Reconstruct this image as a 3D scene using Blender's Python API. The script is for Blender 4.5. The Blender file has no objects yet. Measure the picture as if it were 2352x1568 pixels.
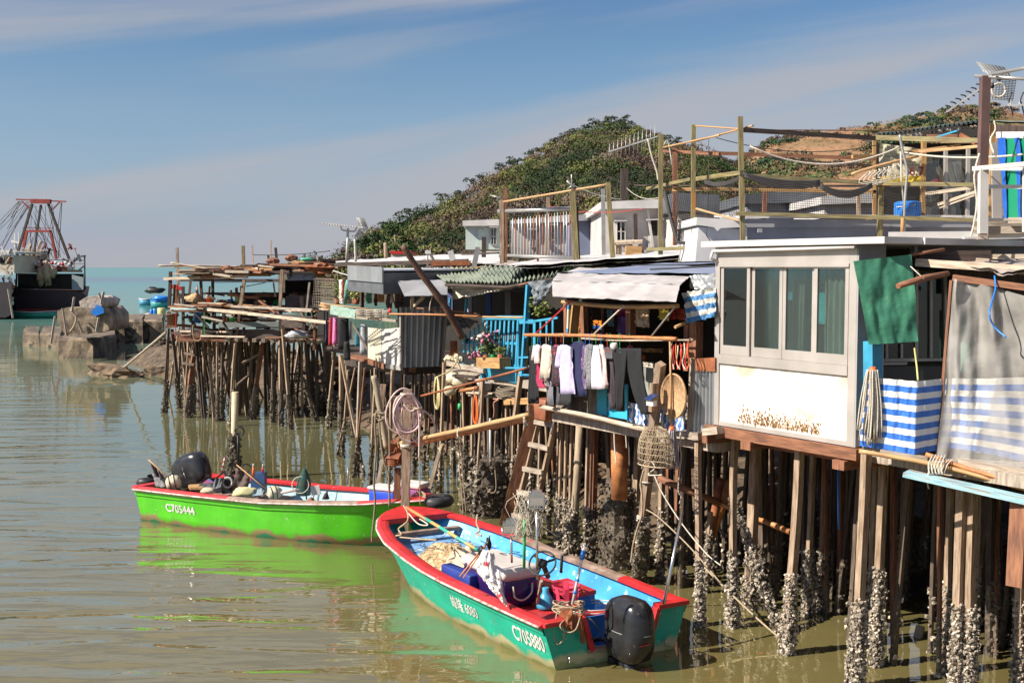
import bpy,math,random
import numpy as np
from mathutils import Vector,Matrix,noise
scene=bpy.context.scene
FPX,HOR,CH=2600.0,614.0,4.5
TH=math.atan((784-HOR)/FPX)
cd=bpy.data.cameras.new("camera");cam=bpy.data.objects.new("camera",cd)
scene.collection.objects.link(cam);scene.camera=cam
cd.sensor_width=36;cd.lens=36*FPX/2352;cd.clip_start=0.1;cd.clip_end=30000
cam.location=(0,0,CH);cam.rotation_euler=(math.pi/2-TH,0,0)
SUN_EL,SUN_AZ=math.radians(40),math.atan2(-0.94,-0.34)
world=bpy.data.worlds.new("World");scene.world=world;world.use_nodes=True
wn=world.node_tree;wn.nodes.clear()
def N(nt,t,**kw):
 n=nt.nodes.new(t)
 for k,v in kw.items():setattr(n,k,v)
 return n
sky=N(wn,'ShaderNodeTexSky',sky_type='NISHITA',sun_disc=False,sun_elevation=SUN_EL,sun_rotation=SUN_AZ%(2*math.pi),air_density=1.0,dust_density=0.6,ozone_density=2.2)
geo=N(wn,'ShaderNodeTexCoord')
sep=N(wn,'ShaderNodeSeparateXYZ');wn.links.new(geo.outputs['Generated'],sep.inputs[0])
tr=N(wn,'ShaderNodeValToRGB')
tr.color_ramp.elements[0].position=0.0;tr.color_ramp.elements[0].color=(0.56,0.68,1.05,1)
tr.color_ramp.elements[1].position=0.55;tr.color_ramp.elements[1].color=(0.45,0.62,0.90,1)
for p_,c_ in((.015,(.51,.57,.96)),(.042,(.52,.56,.76)),(.077,(.58,.60,.71)),(.129,(.60,.64,.70)),(.18,(.52,.62,.69)),(.23,(.44,.56,.68))):
 e=tr.color_ramp.elements.new(p_);e.color=(*c_,1)
wn.links.new(sep.outputs['Z'],tr.inputs[0])
mul=N(wn,'ShaderNodeMixRGB',blend_type='MULTIPLY');mul.inputs[0].default_value=1
wn.links.new(sky.outputs[0],mul.inputs[1]);wn.links.new(tr.outputs[0],mul.inputs[2])
mq=N(wn,'ShaderNodeMapping');mq.inputs['Rotation'].default_value=(0,math.radians(8.5),0);wn.links.new(geo.outputs['Generated'],mq.inputs[0])
mp=N(wn,'ShaderNodeMapping')
mp.inputs['Scale'].default_value=(.9,.9,10);mp.inputs['Location'].default_value=(7.7,1.1,2.2)
wn.links.new(mq.outputs[0],mp.inputs[0])
cn=N(wn,'ShaderNodeTexNoise');cn.inputs['Scale'].default_value=1.25;cn.inputs['Detail'].default_value=7
cn.inputs['Roughness'].default_value=0.5;cn.inputs['Distortion'].default_value=0.55
wn.links.new(mp.outputs[0],cn.inputs['Vector'])
cr=N(wn,'ShaderNodeValToRGB');cr.color_ramp.elements[0].position=0.34;cr.color_ramp.elements[1].position=0.64
cr.color_ramp.interpolation='EASE'
wn.links.new(cn.outputs[0],cr.inputs[0])
fm=N(wn,'ShaderNodeMath',operation='MULTIPLY');fm.inputs[1].default_value=0.8;wn.links.new(cr.outputs[0],fm.inputs[0])
cl=N(wn,'ShaderNodeMixRGB');cl.inputs[2].default_value=(3.15,3.15,3.4,1)
wn.links.new(fm.outputs[0],cl.inputs[0]);wn.links.new(mul.outputs[0],cl.inputs[1])
bg=N(wn,'ShaderNodeBackground');bg.inputs[1].default_value=0.085
wo=N(wn,'ShaderNodeOutputWorld')
wn.links.new(cl.outputs[0],bg.inputs[0]);wn.links.new(bg.outputs[0],wo.inputs[0])
sd=bpy.data.lights.new("sun",'SUN');sun=bpy.data.objects.new("sun",sd);scene.collection.objects.link(sun)
sd.energy=5.0;sd.angle=math.radians(0.53);sd.color=(1.0,0.92,0.80)
sdir=Vector((math.cos(SUN_EL)*math.sin(SUN_AZ),math.cos(SUN_EL)*math.cos(SUN_AZ),math.sin(SUN_EL)))
sun.rotation_euler=(-sdir).to_track_quat('-Z','Y').to_euler();sun.location=(-40,-20,60)
scene.view_settings.view_transform='Standard';scene.view_settings.look='None'
scene.view_settings.exposure=0.8;scene.view_settings.gamma=1
scene.cycles.max_bounces=7;scene.cycles.transparent_max_bounces=16
scene.cycles.caustics_reflective=False;scene.cycles.caustics_refractive=False
R=random.Random(7)
CT,ST=math.cos(TH),math.sin(TH)
def ray(px,py):
 cx,cy=(px-1176)/FPX,-(py-784)/FPX
 return Vector((cx,CT+cy*ST,-ST+cy*CT))
def P(px,py,D):
 d=ray(px,py);k=D/d.y
 return Vector((d.x*k,D,CH+d.z*k))
def Wz(px,py,z=0.0):
 d=ray(px,py);k=(z-CH)/d.z
 return Vector((d.x*k,d.y*k,z))
US,UT=Vector((.555,-.832,0)),Vector((.832,.555,0))
def T(px,py,t):
 d=ray(px,py);k=t/(UT.x*d.x+UT.y*d.y)
 return Vector((d.x*k,d.y*k,CH+d.z*k))
def S(px,py,s):
 d=ray(px,py);k=s/(US.x*d.x+US.y*d.y)
 return Vector((d.x*k,d.y*k,CH+d.z*k))
def H(s,t,z):return Vector((US.x*s+UT.x*t,US.y*s+UT.y*t,z))
def st(v):return(US.x*v.x+US.y*v.y,UT.x*v.x+UT.y*v.y)
def view(x0,k,y0):return lambda x,y:(x0+k*x,y0+k*y)
z1=view(0,.3126,398);z2=view(343,.2968,539);z3=view(735,.2929,520.6);z4=view(1163.75,.3125,551.25)
z5=view(1592.5,.3516,490);z6=view(1923.25,.4103,520.6);z7=view(1010.6,.2734,245);z8=view(1592.5,.3229,122.5)
w1=view(281.75,.3333,980);w2=view(857.5,.3229,1133);w3=view(820.75,.2539,826.9);w4=view(1163.75,.2929,888)
w5=view(1592.5,.3944,949.4);w6=view(1923.25,.336,1041);x1=view(1984.5,.29306,122.5);x2=view(1163.75,.2617,1133.1)
x3=view(722.75,.1172,477.75);x4=view(294,.16146,1010.6);x6=view(343,.15623,551.25)
MATS={}
def ramp(nt,fac,stops,interp='LINEAR'):
 r=N(nt,'ShaderNodeValToRGB');r.color_ramp.interpolation=interp
 el=r.color_ramp.elements
 while len(el)<len(stops):el.new(0.5)
 for i,(p,c)in enumerate(stops):
  el[i].position=p;el[i].color=(c[0],c[1],c[2],1)if hasattr(c,'__len__')else(c,c,c,1)
 nt.links.new(fac,r.inputs[0]);return r.outputs[0]
def mixc(nt,f,a,b,mode='MIX'):
 m=N(nt,'ShaderNodeMixRGB',blend_type=mode)
 for i,v in enumerate((f,a,b)):
  if hasattr(v,'is_output')or isinstance(v,bpy.types.NodeSocket):nt.links.new(v,m.inputs[i])
  elif isinstance(v,(int,float)):m.inputs[i].default_value=v if i==0 else(v,v,v,1)
  else:m.inputs[i].default_value=(v[0],v[1],v[2],1)
 return m.outputs[0]
def noise_t(nt,vec,scale,detail=4,rough=.55,dist=0):
 n=N(nt,'ShaderNodeTexNoise');n.inputs['Scale'].default_value=scale;n.inputs['Detail'].default_value=detail
 n.inputs['Roughness'].default_value=rough;n.inputs['Distortion'].default_value=dist
 nt.links.new(vec,n.inputs['Vector']);return n.outputs[0]
def M(name,c1,c2=None,scale=3,rough=.75,bump=.2,co='Object',st_=(1,1,1),metal=0,isl=.0,spots=(),spec=.5,lo=.35,hi=.65,bd=.01,stripes=None,alpha=1,bscale=None,obj=0):
 """spots: (colour, scale, threshold, stretch) layers of dirt, rust or growth; stripes: (axis, period, colour)"""
 m=bpy.data.materials.new(name);m.use_nodes=True;nt=m.node_tree;nt.nodes.clear()
 tc=N(nt,'ShaderNodeTexCoord');mp=N(nt,'ShaderNodeMapping');mp.inputs['Scale'].default_value=st_
 nt.links.new(tc.outputs[co],mp.inputs[0]);v=mp.outputs[0]
 n1=noise_t(nt,v,scale)
 c2=c2 or tuple(x*.72 for x in c1)
 col=ramp(nt,n1,[(lo,c2),(hi,c1)])
 if stripes:
  axis,per,c3=stripes
  sp=N(nt,'ShaderNodeSeparateXYZ');nt.links.new(tc.outputs['UV'],sp.inputs[0])
  a=N(nt,'ShaderNodeMath',operation='DIVIDE');a.inputs[1].default_value=per;nt.links.new(sp.outputs[axis],a.inputs[0])
  b=N(nt,'ShaderNodeMath',operation='FRACT');nt.links.new(a.outputs[0],b.inputs[0])
  c=N(nt,'ShaderNodeMath',operation='GREATER_THAN');c.inputs[1].default_value=.5;nt.links.new(b.outputs[0],c.inputs[0])
  sc=mixc(nt,n1,tuple(x*.8 for x in c3),c3)
  col=mixc(nt,c.outputs[0],col,sc)
 for(sc_,s_,th_,str_)in spots:
  mp2=N(nt,'ShaderNodeMapping');mp2.inputs['Scale'].default_value=str_;mp2.inputs['Location'].default_value=(3.1,7.7,1.3)
  nt.links.new(tc.outputs[co],mp2.inputs[0])
  nn=noise_t(nt,mp2.outputs[0],s_,6,.65)
  f=ramp(nt,nn,[(th_,0),(min(th_+.07,1),1)])
  col=mixc(nt,f,col,sc_)
 if isl or obj:
  if isl:
   g=N(nt,'ShaderNodeNewGeometry');rnd=g.outputs['Random Per Island'];k=isl
  else:
   g=N(nt,'ShaderNodeObjectInfo');rnd=g.outputs['Random'];k=obj
  mr=N(nt,'ShaderNodeMapRange');mr.inputs['To Min'].default_value=1-k;mr.inputs['To Max'].default_value=1+k*.8
  nt.links.new(rnd,mr.inputs[0])
  hs=N(nt,'ShaderNodeHueSaturation');nt.links.new(mr.outputs[0],hs.inputs['Value']);nt.links.new(col,hs.inputs['Color']);col=hs.outputs[0]
 bs=N(nt,'ShaderNodeBsdfPrincipled');nt.links.new(col,bs.inputs['Base Color'])
 bs.inputs['Roughness'].default_value=rough;bs.inputs['Metallic'].default_value=metal;bs.inputs['Specular IOR Level'].default_value=spec
 if bump:
  nb=noise_t(nt,v,(bscale or scale*2.3),5)
  bp=N(nt,'ShaderNodeBump');bp.inputs['Strength'].default_value=bump;bp.inputs['Distance'].default_value=bd
  nt.links.new(nb,bp.inputs['Height']);nt.links.new(bp.outputs[0],bs.inputs['Normal'])
 out=N(nt,'ShaderNodeOutputMaterial')
 if alpha<1:
  tp=N(nt,'ShaderNodeBsdfTransparent');mx=N(nt,'ShaderNodeMixShader');mx.inputs[0].default_value=alpha
  nt.links.new(tp.outputs[0],mx.inputs[1]);nt.links.new(bs.outputs[0],mx.inputs[2]);nt.links.new(mx.outputs[0],out.inputs[0])
 else:nt.links.new(bs.outputs[0],out.inputs[0])
 MATS[name]=m;return m
WS=(9,1.1,9)
m_post=M('weathered post wood',(.43,.32,.23),(.20,.13,.08),3,.85,.5,'UV',WS,isl=.3,spots=[((.09,.06,.04),2.2,.62,(6,.8,1))])
m_postd=M('wet post wood and painted shade',(.17,.12,.085),(.06,.042,.03),3,.8,.5,'UV',WS,isl=.4)  # wet wood, also colours rear posts to paint the gloom below
m_plank=M('grey sawn plank',(.46,.39,.31),(.23,.18,.14),3,.85,.5,'UV',WS,isl=.28)
m_brown=M('reddish brown timber',(.30,.13,.065),(.12,.05,.03),3,.75,.4,'UV',WS,isl=.3)
m_dark=M('charred timber and painted shade',(.075,.05,.04),(.025,.018,.015),3,.8,.4,'UV',WS,isl=.35)  # charred timber, also used where shade is put into the colour
m_pale=M('bleached driftwood',(.62,.52,.40),(.33,.25,.18),3,.8,.4,'UV',WS,isl=.2)
m_yel=M('raw yellow timber',(.50,.30,.12),(.30,.16,.06),3,.7,.3,'UV',WS,isl=.15)
m_olive=M('olive painted timber',(.27,.23,.10),(.13,.10,.05),3,.65,.3,'UV',WS,isl=.15,spots=[((.36,.16,.03),1.5,.6,(3,1,1))])
m_bam=M('tan bamboo',(.56,.36,.17),(.33,.18,.08),3,.5,.2,'UV',WS,isl=.2)
m_bamo=M('orange bamboo',(.58,.25,.09),(.34,.12,.05),3,.5,.2,'UV',(5,3,1),isl=.2)
m_blue=M('sky blue paint',(.04,.33,.52),(.03,.23,.38),4,.5,.15,'UV',(2,1,1),isl=.12,spots=[((.2,.2,.18),5,.68,(2,1,1))])
m_barn=M('barnacle shell',(.60,.52,.42),(.10,.075,.05),22,.85,.4,'Object',isl=.5)
m_barnd=M('dark wet mussel',(.16,.125,.09),(.035,.028,.02),30,.6,.4,'Object',isl=.6)
m_galv=M('galvanised sheet',(.42,.43,.44),(.27,.28,.29),2,.38,.1,'Object',(1,1,.4),metal=.55,spots=[((.16,.12,.09),3,.66,(2,2,.5))])
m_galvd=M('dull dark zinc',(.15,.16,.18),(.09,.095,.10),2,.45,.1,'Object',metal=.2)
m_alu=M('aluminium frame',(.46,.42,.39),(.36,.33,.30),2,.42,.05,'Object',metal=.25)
m_alud=M('aluminium cladding with painted shade',(.34,.34,.35),(.28,.28,.29),2,.5,.05,'Object')  # darker copy of the aluminium, side shade put into its colour
m_white=M('white paint',(.66,.63,.60),(.50,.47,.45),2,.55,.08,'Object',spots=[((.36,.32,.27),2.5,.66,(1,1,.4))])
m_concw=M('whitewashed render',(.62,.58,.55),(.44,.41,.39),1.4,.85,.2,'Object',spots=[((.25,.23,.22),2,.66,(1,1,.5))])
m_grey=M('grey render',(.30,.30,.32),(.22,.22,.24),1.4,.8,.15,'Object',spots=[((.12,.12,.13),2,.64,(1,1,.4))])
m_roofb=M('blue grey roof sheet',(.23,.27,.38),(.16,.19,.29),1.2,.5,.15,'Object',spots=[((.42,.42,.45),1.5,.64,(1,1,1))])
m_roofw=M('pale roof sheet',(.66,.63,.61),(.44,.42,.41),1.5,.5,.15,'Object',spots=[((.25,.19,.15),1.7,.63,(1,1,1))])
m_silver=M('creased silver sheet',(.52,.48,.46),(.38,.35,.34),2.5,.45,.3,'Object',metal=.2,bd=.02,bscale=2.5,spots=[((.30,.25,.22),2,.66,(1,1,.5))])
m_green_roof=M('faded green corrugated roofing',(.21,.24,.18),(.12,.145,.11),2,.6,.2,'Object',spots=[((.5,.47,.4),1.5,.64,(1,1,1)),((.45,.26,.08),1.1,.68,(1,1,1))])
m_rust=M('rusty iron',(.35,.12,.045),(.16,.05,.025),6,.85,.5,'Object',spots=[((.48,.40,.32),3,.66,(1,1,1))])
m_redm=M('dark red painted steel',(.32,.045,.035),(.17,.03,.025),2,.5,.1,'Object')
m_black=M('black rubber',(.018,.018,.02),(.008,.008,.009),3,.5,.2,'Object')
m_hole=M('near black interior shade',(.02,.017,.015),(.008,.007,.006),2,.9,0,'Object')  # near-black colour paints the shade inside rooms and openings
m_pipe=M('grey steel tube',(.42,.42,.41),(.30,.29,.28),4,.4,.1,'Object',metal=.5)
m_chrome=M('stainless steel',(.75,.75,.75),(.6,.6,.6),4,.2,0,'Object',metal=.95)
m_conc=M('weathered concrete',(.24,.18,.12),(.06,.045,.035),1.3,.9,.9,'Object',bd=.08,spots=[((.035,.03,.025),1.6,.54,(1,1,1)),((.42,.36,.28),5,.66,(1,1,1))])
m_rock=M('brown rock',(.27,.18,.105),(.07,.05,.035),2.2,.9,.9,'Object',bd=.06,obj=.3,spots=[((.04,.035,.03),3,.6,(1,1,1))])
m_mud=M('muddy rubble',(.15,.10,.06),(.035,.025,.016),2.6,.8,1,'Object',bd=.08,spots=[((.30,.23,.15),7,.63,(1,1,1))])
m_rope=M('tan rope',(.48,.38,.26),(.26,.19,.12),60,.9,.3,'Object')
m_rope2=M('pale cord',(.66,.60,.50),(.45,.40,.33),60,.9,.1,'Object')
m_wire=M('black cable',(.03,.03,.03),None,5,.6,0)
m_net=M('fine straw coloured fishing net',(.62,.45,.25),(.28,.18,.09),9,.95,1,'Object',bd=.03,spots=[((.75,.66,.5),22,.58,(1,1,1))])
m_hose=M('pale pink hose',(.72,.55,.53),(.6,.42,.40),4,.35,0,'Object')
m_orange=M('orange plastic',(.80,.16,.03),None,4,.5,0)
m_redp=M('red plastic',(.62,.03,.03),None,4,.4,0)
m_pink=M('pink plastic',(.80,.08,.16),None,4,.4,0)
m_bluep=M('blue plastic',(.02,.22,.72),(.015,.16,.55),4,.4,.05)
m_yelp=M('pale yellow plastic',(.62,.58,.22),(.48,.43,.16),3,.5,.05)
m_greenp=M('green plastic',(.03,.45,.12),None,4,.45,0)
m_styro=M('dirty foam float',(.72,.66,.50),(.42,.34,.2),6,.8,.3)
m_leafd=M('dark green leaf',(.055,.11,.025),(.02,.05,.012),3,.7,0,isl=.5)
m_leafy=M('yellow green leaf',(.25,.28,.05),(.12,.16,.03),3,.7,0,isl=.5)
m_clay=M('terracotta pot',(.42,.15,.07),None,5,.8,.1)
def glass(name,tint,refl=.25,dens=.75,co=(.02,.025,.022)):
 m=bpy.data.materials.new(name);m.use_nodes=True;nt=m.node_tree;nt.nodes.clear()
 tp=N(nt,'ShaderNodeBsdfTransparent');tp.inputs[0].default_value=(*tint,1)
 gl=N(nt,'ShaderNodeBsdfGlossy');gl.inputs['Roughness'].default_value=.03;gl.inputs[0].default_value=(.9,.95,.95,1)
 df=N(nt,'ShaderNodeBsdfDiffuse');df.inputs[0].default_value=(*co,1)
 fr=N(nt,'ShaderNodeFresnel');fr.inputs[0].default_value=1.45
 a=N(nt,'ShaderNodeMath',operation='MULTIPLY_ADD');a.inputs[1].default_value=1.0;a.inputs[2].default_value=refl*.3;a.use_clamp=True
 nt.links.new(fr.outputs[0],a.inputs[0])
 m1=N(nt,'ShaderNodeMixShader');m1.inputs[0].default_value=1-dens
 nt.links.new(df.outputs[0],m1.inputs[1]);nt.links.new(tp.outputs[0],m1.inputs[2])
 m2=N(nt,'ShaderNodeMixShader');nt.links.new(a.outputs[0],m2.inputs[0]);nt.links.new(m1.outputs[0],m2.inputs[1]);nt.links.new(gl.outputs[0],m2.inputs[2])
 o=N(nt,'ShaderNodeOutputMaterial');nt.links.new(m2.outputs[0],o.inputs[0]);return m
m_glass=glass('window glass',(.8,.9,.88),.25,.12,(.05,.055,.05))
m_glassd=glass('dark window glass',(.5,.55,.55),.2,.7)
def plain(c,rough=.85,bump=.25):
 k='cloth %.2f %.2f %.2f'%tuple(c)
 return MATS.get(k)or M(k,c,tuple(x*.75 for x in c),14,rough,bump,'Object',bd=.01)
def frame(d,up=None):
 d=d.normalized()
 up=Vector(up)if up is not None else(Vector((0,0,1))if abs(d.z)<.9 else US.copy())
 x=d.cross(up)
 if x.length<1e-6:x=d.cross(Vector((1,0,0)))
 x.normalize();y=x.cross(d).normalized();return x,y
def wsec(p,q,w,h,k=6,amp=.09):
 p=Vector(p);q=Vector(q);x,y=frame(q-p,US);s0=R.random()*90;out=[]
 for i in range(k+1):
  f=i/k;c=p.lerp(q,f)+(x*noise.noise(Vector((f*2.2,s0,0)))+y*noise.noise(Vector((f*2.2,0,s0))))*w*.28
  out.append([c+x*a*w/2*(1+amp*noise.noise(Vector((f*6,s0,a))))+y*b*h/2*(1+amp*noise.noise(Vector((f*6,s0,b+3))))for a,b in((-1,-1),(1,-1),(1,1),(-1,1))])
 return out
class MB:
 def __init__(s):s.v=[];s.f=[];s.uv=[];s.sm=[]
 def face(s,idx,uv=None,sm=False):
  s.f.append(tuple(idx));s.uv.extend(uv or[(0,0)]*len(idx));s.sm.append(sm)
 def hexa(s,c,uvl=None):
  b=len(s.v);s.v.extend(tuple(x)for x in c)
  L=(Vector(c[4])-Vector(c[0])).length;a=(Vector(c[1])-Vector(c[0])).length;h=(Vector(c[3])-Vector(c[0])).length
  o=R.random()*9;q=R.random()*9
  s.face([b+3,b+2,b+1,b],[(o,q),(o+a,q),(o+a,q+h),(o,q+h)])
  s.face([b+4,b+5,b+6,b+7],[(o,q),(o+a,q),(o+a,q+h),(o,q+h)])
  for i,w in((0,a),(1,h),(2,a),(3,h)):
   j=(i+1)%4;oo=o+i*1.3
   s.face([b+i,b+j,b+4+j,b+4+i],[(oo,q),(oo+w,q),(oo+w,q+L),(oo,q+L)])
  return s
 def bar(s,p,q,w=.06,h=None,up=None,w2=None):
  p=Vector(p);q=Vector(q);h=h or w;x,y=frame(q-p,up);k=(w2/w)if w2 else 1
  c=[p+x*a*w/2+y*b*h/2 for a,b in((-1,-1),(1,-1),(1,1),(-1,1))]
  c+=[q+x*a*w*k/2+y*b*h*k/2 for a,b in((-1,-1),(1,-1),(1,1),(-1,1))]
  return s.hexa(c)
 def wbar(s,p,q,w,h):
  se=wsec(p,q,w,h);L=(Vector(q)-Vector(p)).length/6;o=R.random()*9;b=len(s.v)
  for c in se:s.v+=[tuple(v)for v in c]
  for k in range(6):
   for i in range(4):j=(i+1)%4;u=o+i*1.3;s.face([b+k*4+i,b+k*4+j,b+k*4+4+j,b+k*4+4+i],[(u,k*L),(u+w,k*L),(u+w,k*L+L),(u,k*L+L)])
  s.face([b+3,b+2,b+1,b]);s.face([b+24,b+25,b+26,b+27]);return s
 def hbox(s,s0,s1,t0,t1,za,zb):
  c=[H(a,b,z)for z in(za,zb)for a,b in((s0,t0),(s1,t0),(s1,t1),(s0,t1))]
  return s.hexa(c)
 def slab(s,pts,th,up=(0,0,1)):
  pts=[Vector(p)for p in pts];n=len(pts);b=len(s.v);u=Vector(up).normalized()*th
  s.v+=[tuple(p)for p in pts]+[tuple(p+u)for p in pts]
  o=pts[0];e1=(pts[1]-o).normalized();e2=(pts[-1]-o);e2=(e2-e1*e2.dot(e1));e2=e2.normalized()if e2.length>1e-6 else e1
  uv=[((p-o).dot(e1),(p-o).dot(e2))for p in pts]
  s.face([b+i for i in range(n-1,-1,-1)],uv[::-1]);s.face([b+n+i for i in range(n)],uv)
  for i in range(n):
   j=(i+1)%n;L=(pts[j]-pts[i]).length
   s.face([b+i,b+j,b+n+j,b+n+i],[(0,0),(L,0),(L,th),(0,th)])
  return s
 def loft(s,secs,cap=True,sm=True,closed=True):
  b=len(s.v);n=len(secs[0])
  for c in secs:s.v+=[tuple(p)for p in c]
  o=R.random()*7
  L=0
  for k in range(len(secs)-1):
   dl=(Vector(secs[k+1][0])-Vector(secs[k][0])).length
   for i in range(n if closed else n-1):
    j=(i+1)%n;u0,u1=o+i*.03,o+(i+1)*.03
    s.face([b+k*n+i,b+k*n+j,b+(k+1)*n+j,b+(k+1)*n+i],[(u0,L),(u1,L),(u1,L+dl),(u0,L+dl)],sm)
   L+=dl
  if cap and closed:
   s.face([b+i for i in range(n-1,-1,-1)]);s.face([b+(len(secs)-1)*n+i for i in range(n)])
  return s
 def tube(s,pts,r=.02,n=6,cap=True,sm=True):
  pts=[Vector(p)for p in pts];secs=[];x=None
  for i,p in enumerate(pts):
   d=pts[min(i+1,len(pts)-1)]-pts[max(i-1,0)]
   if d.length<1e-9:d=Vector((0,0,1))
   if x is None:x,y=frame(d)
   else:
    d.normalize();x=(x-d*x.dot(d))
    x=x.normalized()if x.length>1e-6 else frame(d)[0]
    y=x.cross(d).normalized()
   rr=r[i]if hasattr(r,'__len__')else r
   secs.append([p+(x*math.cos(a)+y*math.sin(a))*rr for a in[2*math.pi*k/n for k in range(n)]])
  return s.loft(secs,cap,sm)
 def grid(s,fn,nu,nv,sm=True,wu=1,wv=1,th=0):
  fn0=fn
  for side in((0,1)if th else(0,)):
   b=len(s.v)
   for i in range(nu+1):
    for j in range(nv+1):
     p=fn0(i/nu,j/nv)
     if side:
      e=1e-3;q=Vector(fn0(min(i/nu+e,1),j/nv))-Vector(fn0(max(i/nu-e,0),j/nv));w=Vector(fn0(i/nu,min(j/nv+e,1)))-Vector(fn0(i/nu,max(j/nv-e,0)))
      nn=q.cross(w);p=Vector(p)-(nn.normalized()*th if nn.length>0 else Vector((0,0,th)))
     s.v.append(tuple(p))
   for i in range(nu):
    for j in range(nv):
     a=b+i*(nv+1)+j;q=[a,a+nv+1,a+nv+2,a+1]
     uv=[(i/nu*wu,j/nv*wv),((i+1)/nu*wu,j/nv*wv),((i+1)/nu*wu,(j+1)/nv*wv),(i/nu*wu,(j+1)/nv*wv)]
     if side:q=q[::-1];uv=uv[::-1]
     s.face(q,uv,sm)
  return s
 def blob(s,c,r,nz=.2,seg=8,rings=6,sq=(1,1,1),seed=None,sm=True):
  c=Vector(c);sd_=R.random()*50 if seed is None else seed;secs=[]
  for k in range(rings+1):
   a=math.pi*(k+.02)/(rings+.04);row=[]
   for i in range(seg):
    b_=2*math.pi*i/seg;d=Vector((math.sin(a)*math.cos(b_),math.sin(a)*math.sin(b_),math.cos(a)))
    q=r*(1+nz*noise.noise(d*1.6+Vector((sd_,sd_*.7,0)))*2)
    row.append(c+Vector((d.x*q*sq[0],d.y*q*sq[1],d.z*q*sq[2])))
   secs.append(row)
  return s.loft(secs[::-1],True,sm)
 def build(s,name,mat,parent=None,**kw):
  me=bpy.data.meshes.new(name)
  vs=[Vector(v)for v in s.v]
  if parent is not None:org=parent['_o'];org=Vector(org)
  elif vs:
   org=Vector(((min(v.x for v in vs)+max(v.x for v in vs))/2,(min(v.y for v in vs)+max(v.y for v in vs))/2,min(v.z for v in vs)))
  me.from_pydata([tuple(v-org)for v in vs],[],s.f)
  uvl=me.uv_layers.new(name='UVMap');uvl.data.foreach_set('uv',[c for t in s.uv for c in t])
  me.polygons.foreach_set('use_smooth',s.sm)
  me.materials.append(mat);me.update()
  o=bpy.data.objects.new(name,me);scene.collection.objects.link(o);o['_o']=tuple(org)
  if parent is not None:o.parent=parent
  else:o.location=org
  for k,v in kw.items():o[k]=v
  return o
USED={}
def tag(o,label=None,cat=None,group=None,kind=None):
 if label:o['label']=label
 if cat:o['category']=cat
 if group:o['group']=group
 if kind:o['kind']=kind
 return o
def thing(name,loc,label,cat,group=None):
 o=bpy.data.objects.new(name,None);scene.collection.objects.link(o);o.location=loc;o['_o']=tuple(loc)
 o.empty_display_size=.1;return tag(o,label,cat,group)
def solo(mb,name,mat,label,cat,group=None):return tag(mb.build(name,mat),label,cat,group)
def sag(p,q,k=.1,n=10):
 p=Vector(p);q=Vector(q);return[p.lerp(q,i/n)-Vector((0,0,k*4*(i/n)*(1-i/n)))for i in range(n+1)]
def smooth(pts,n=4):
 pts=[Vector(p)for p in pts];out=[]
 for i in range(len(pts)-1):
  a=pts[max(i-1,0)];b=pts[i];c=pts[i+1];d=pts[min(i+2,len(pts)-1)]
  for k in range(n):
   u=k/n;out.append(.5*((2*b)+(c-a)*u+(2*a-5*b+4*c-d)*u*u+(3*b-a-3*c+d)*u**3))
 out.append(pts[-1]);return out
def rings(c,r,n=16,ax=None,up=None,k=1.0):
 c=Vector(c);x,y=frame(Vector(ax or(0,0,1)),up);return[c+x*r*math.cos(2*math.pi*i/n)+y*r*k*math.sin(2*math.pi*i/n)for i in range(n)]
def lathe(mb,c,prof,n=18,ax=(0,0,1),cap=True):
 c=Vector(c);a=Vector(ax).normalized()
 return mb.loft([rings(c+a*h,max(r,1e-3),n,a)for r,h in prof],cap)
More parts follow.
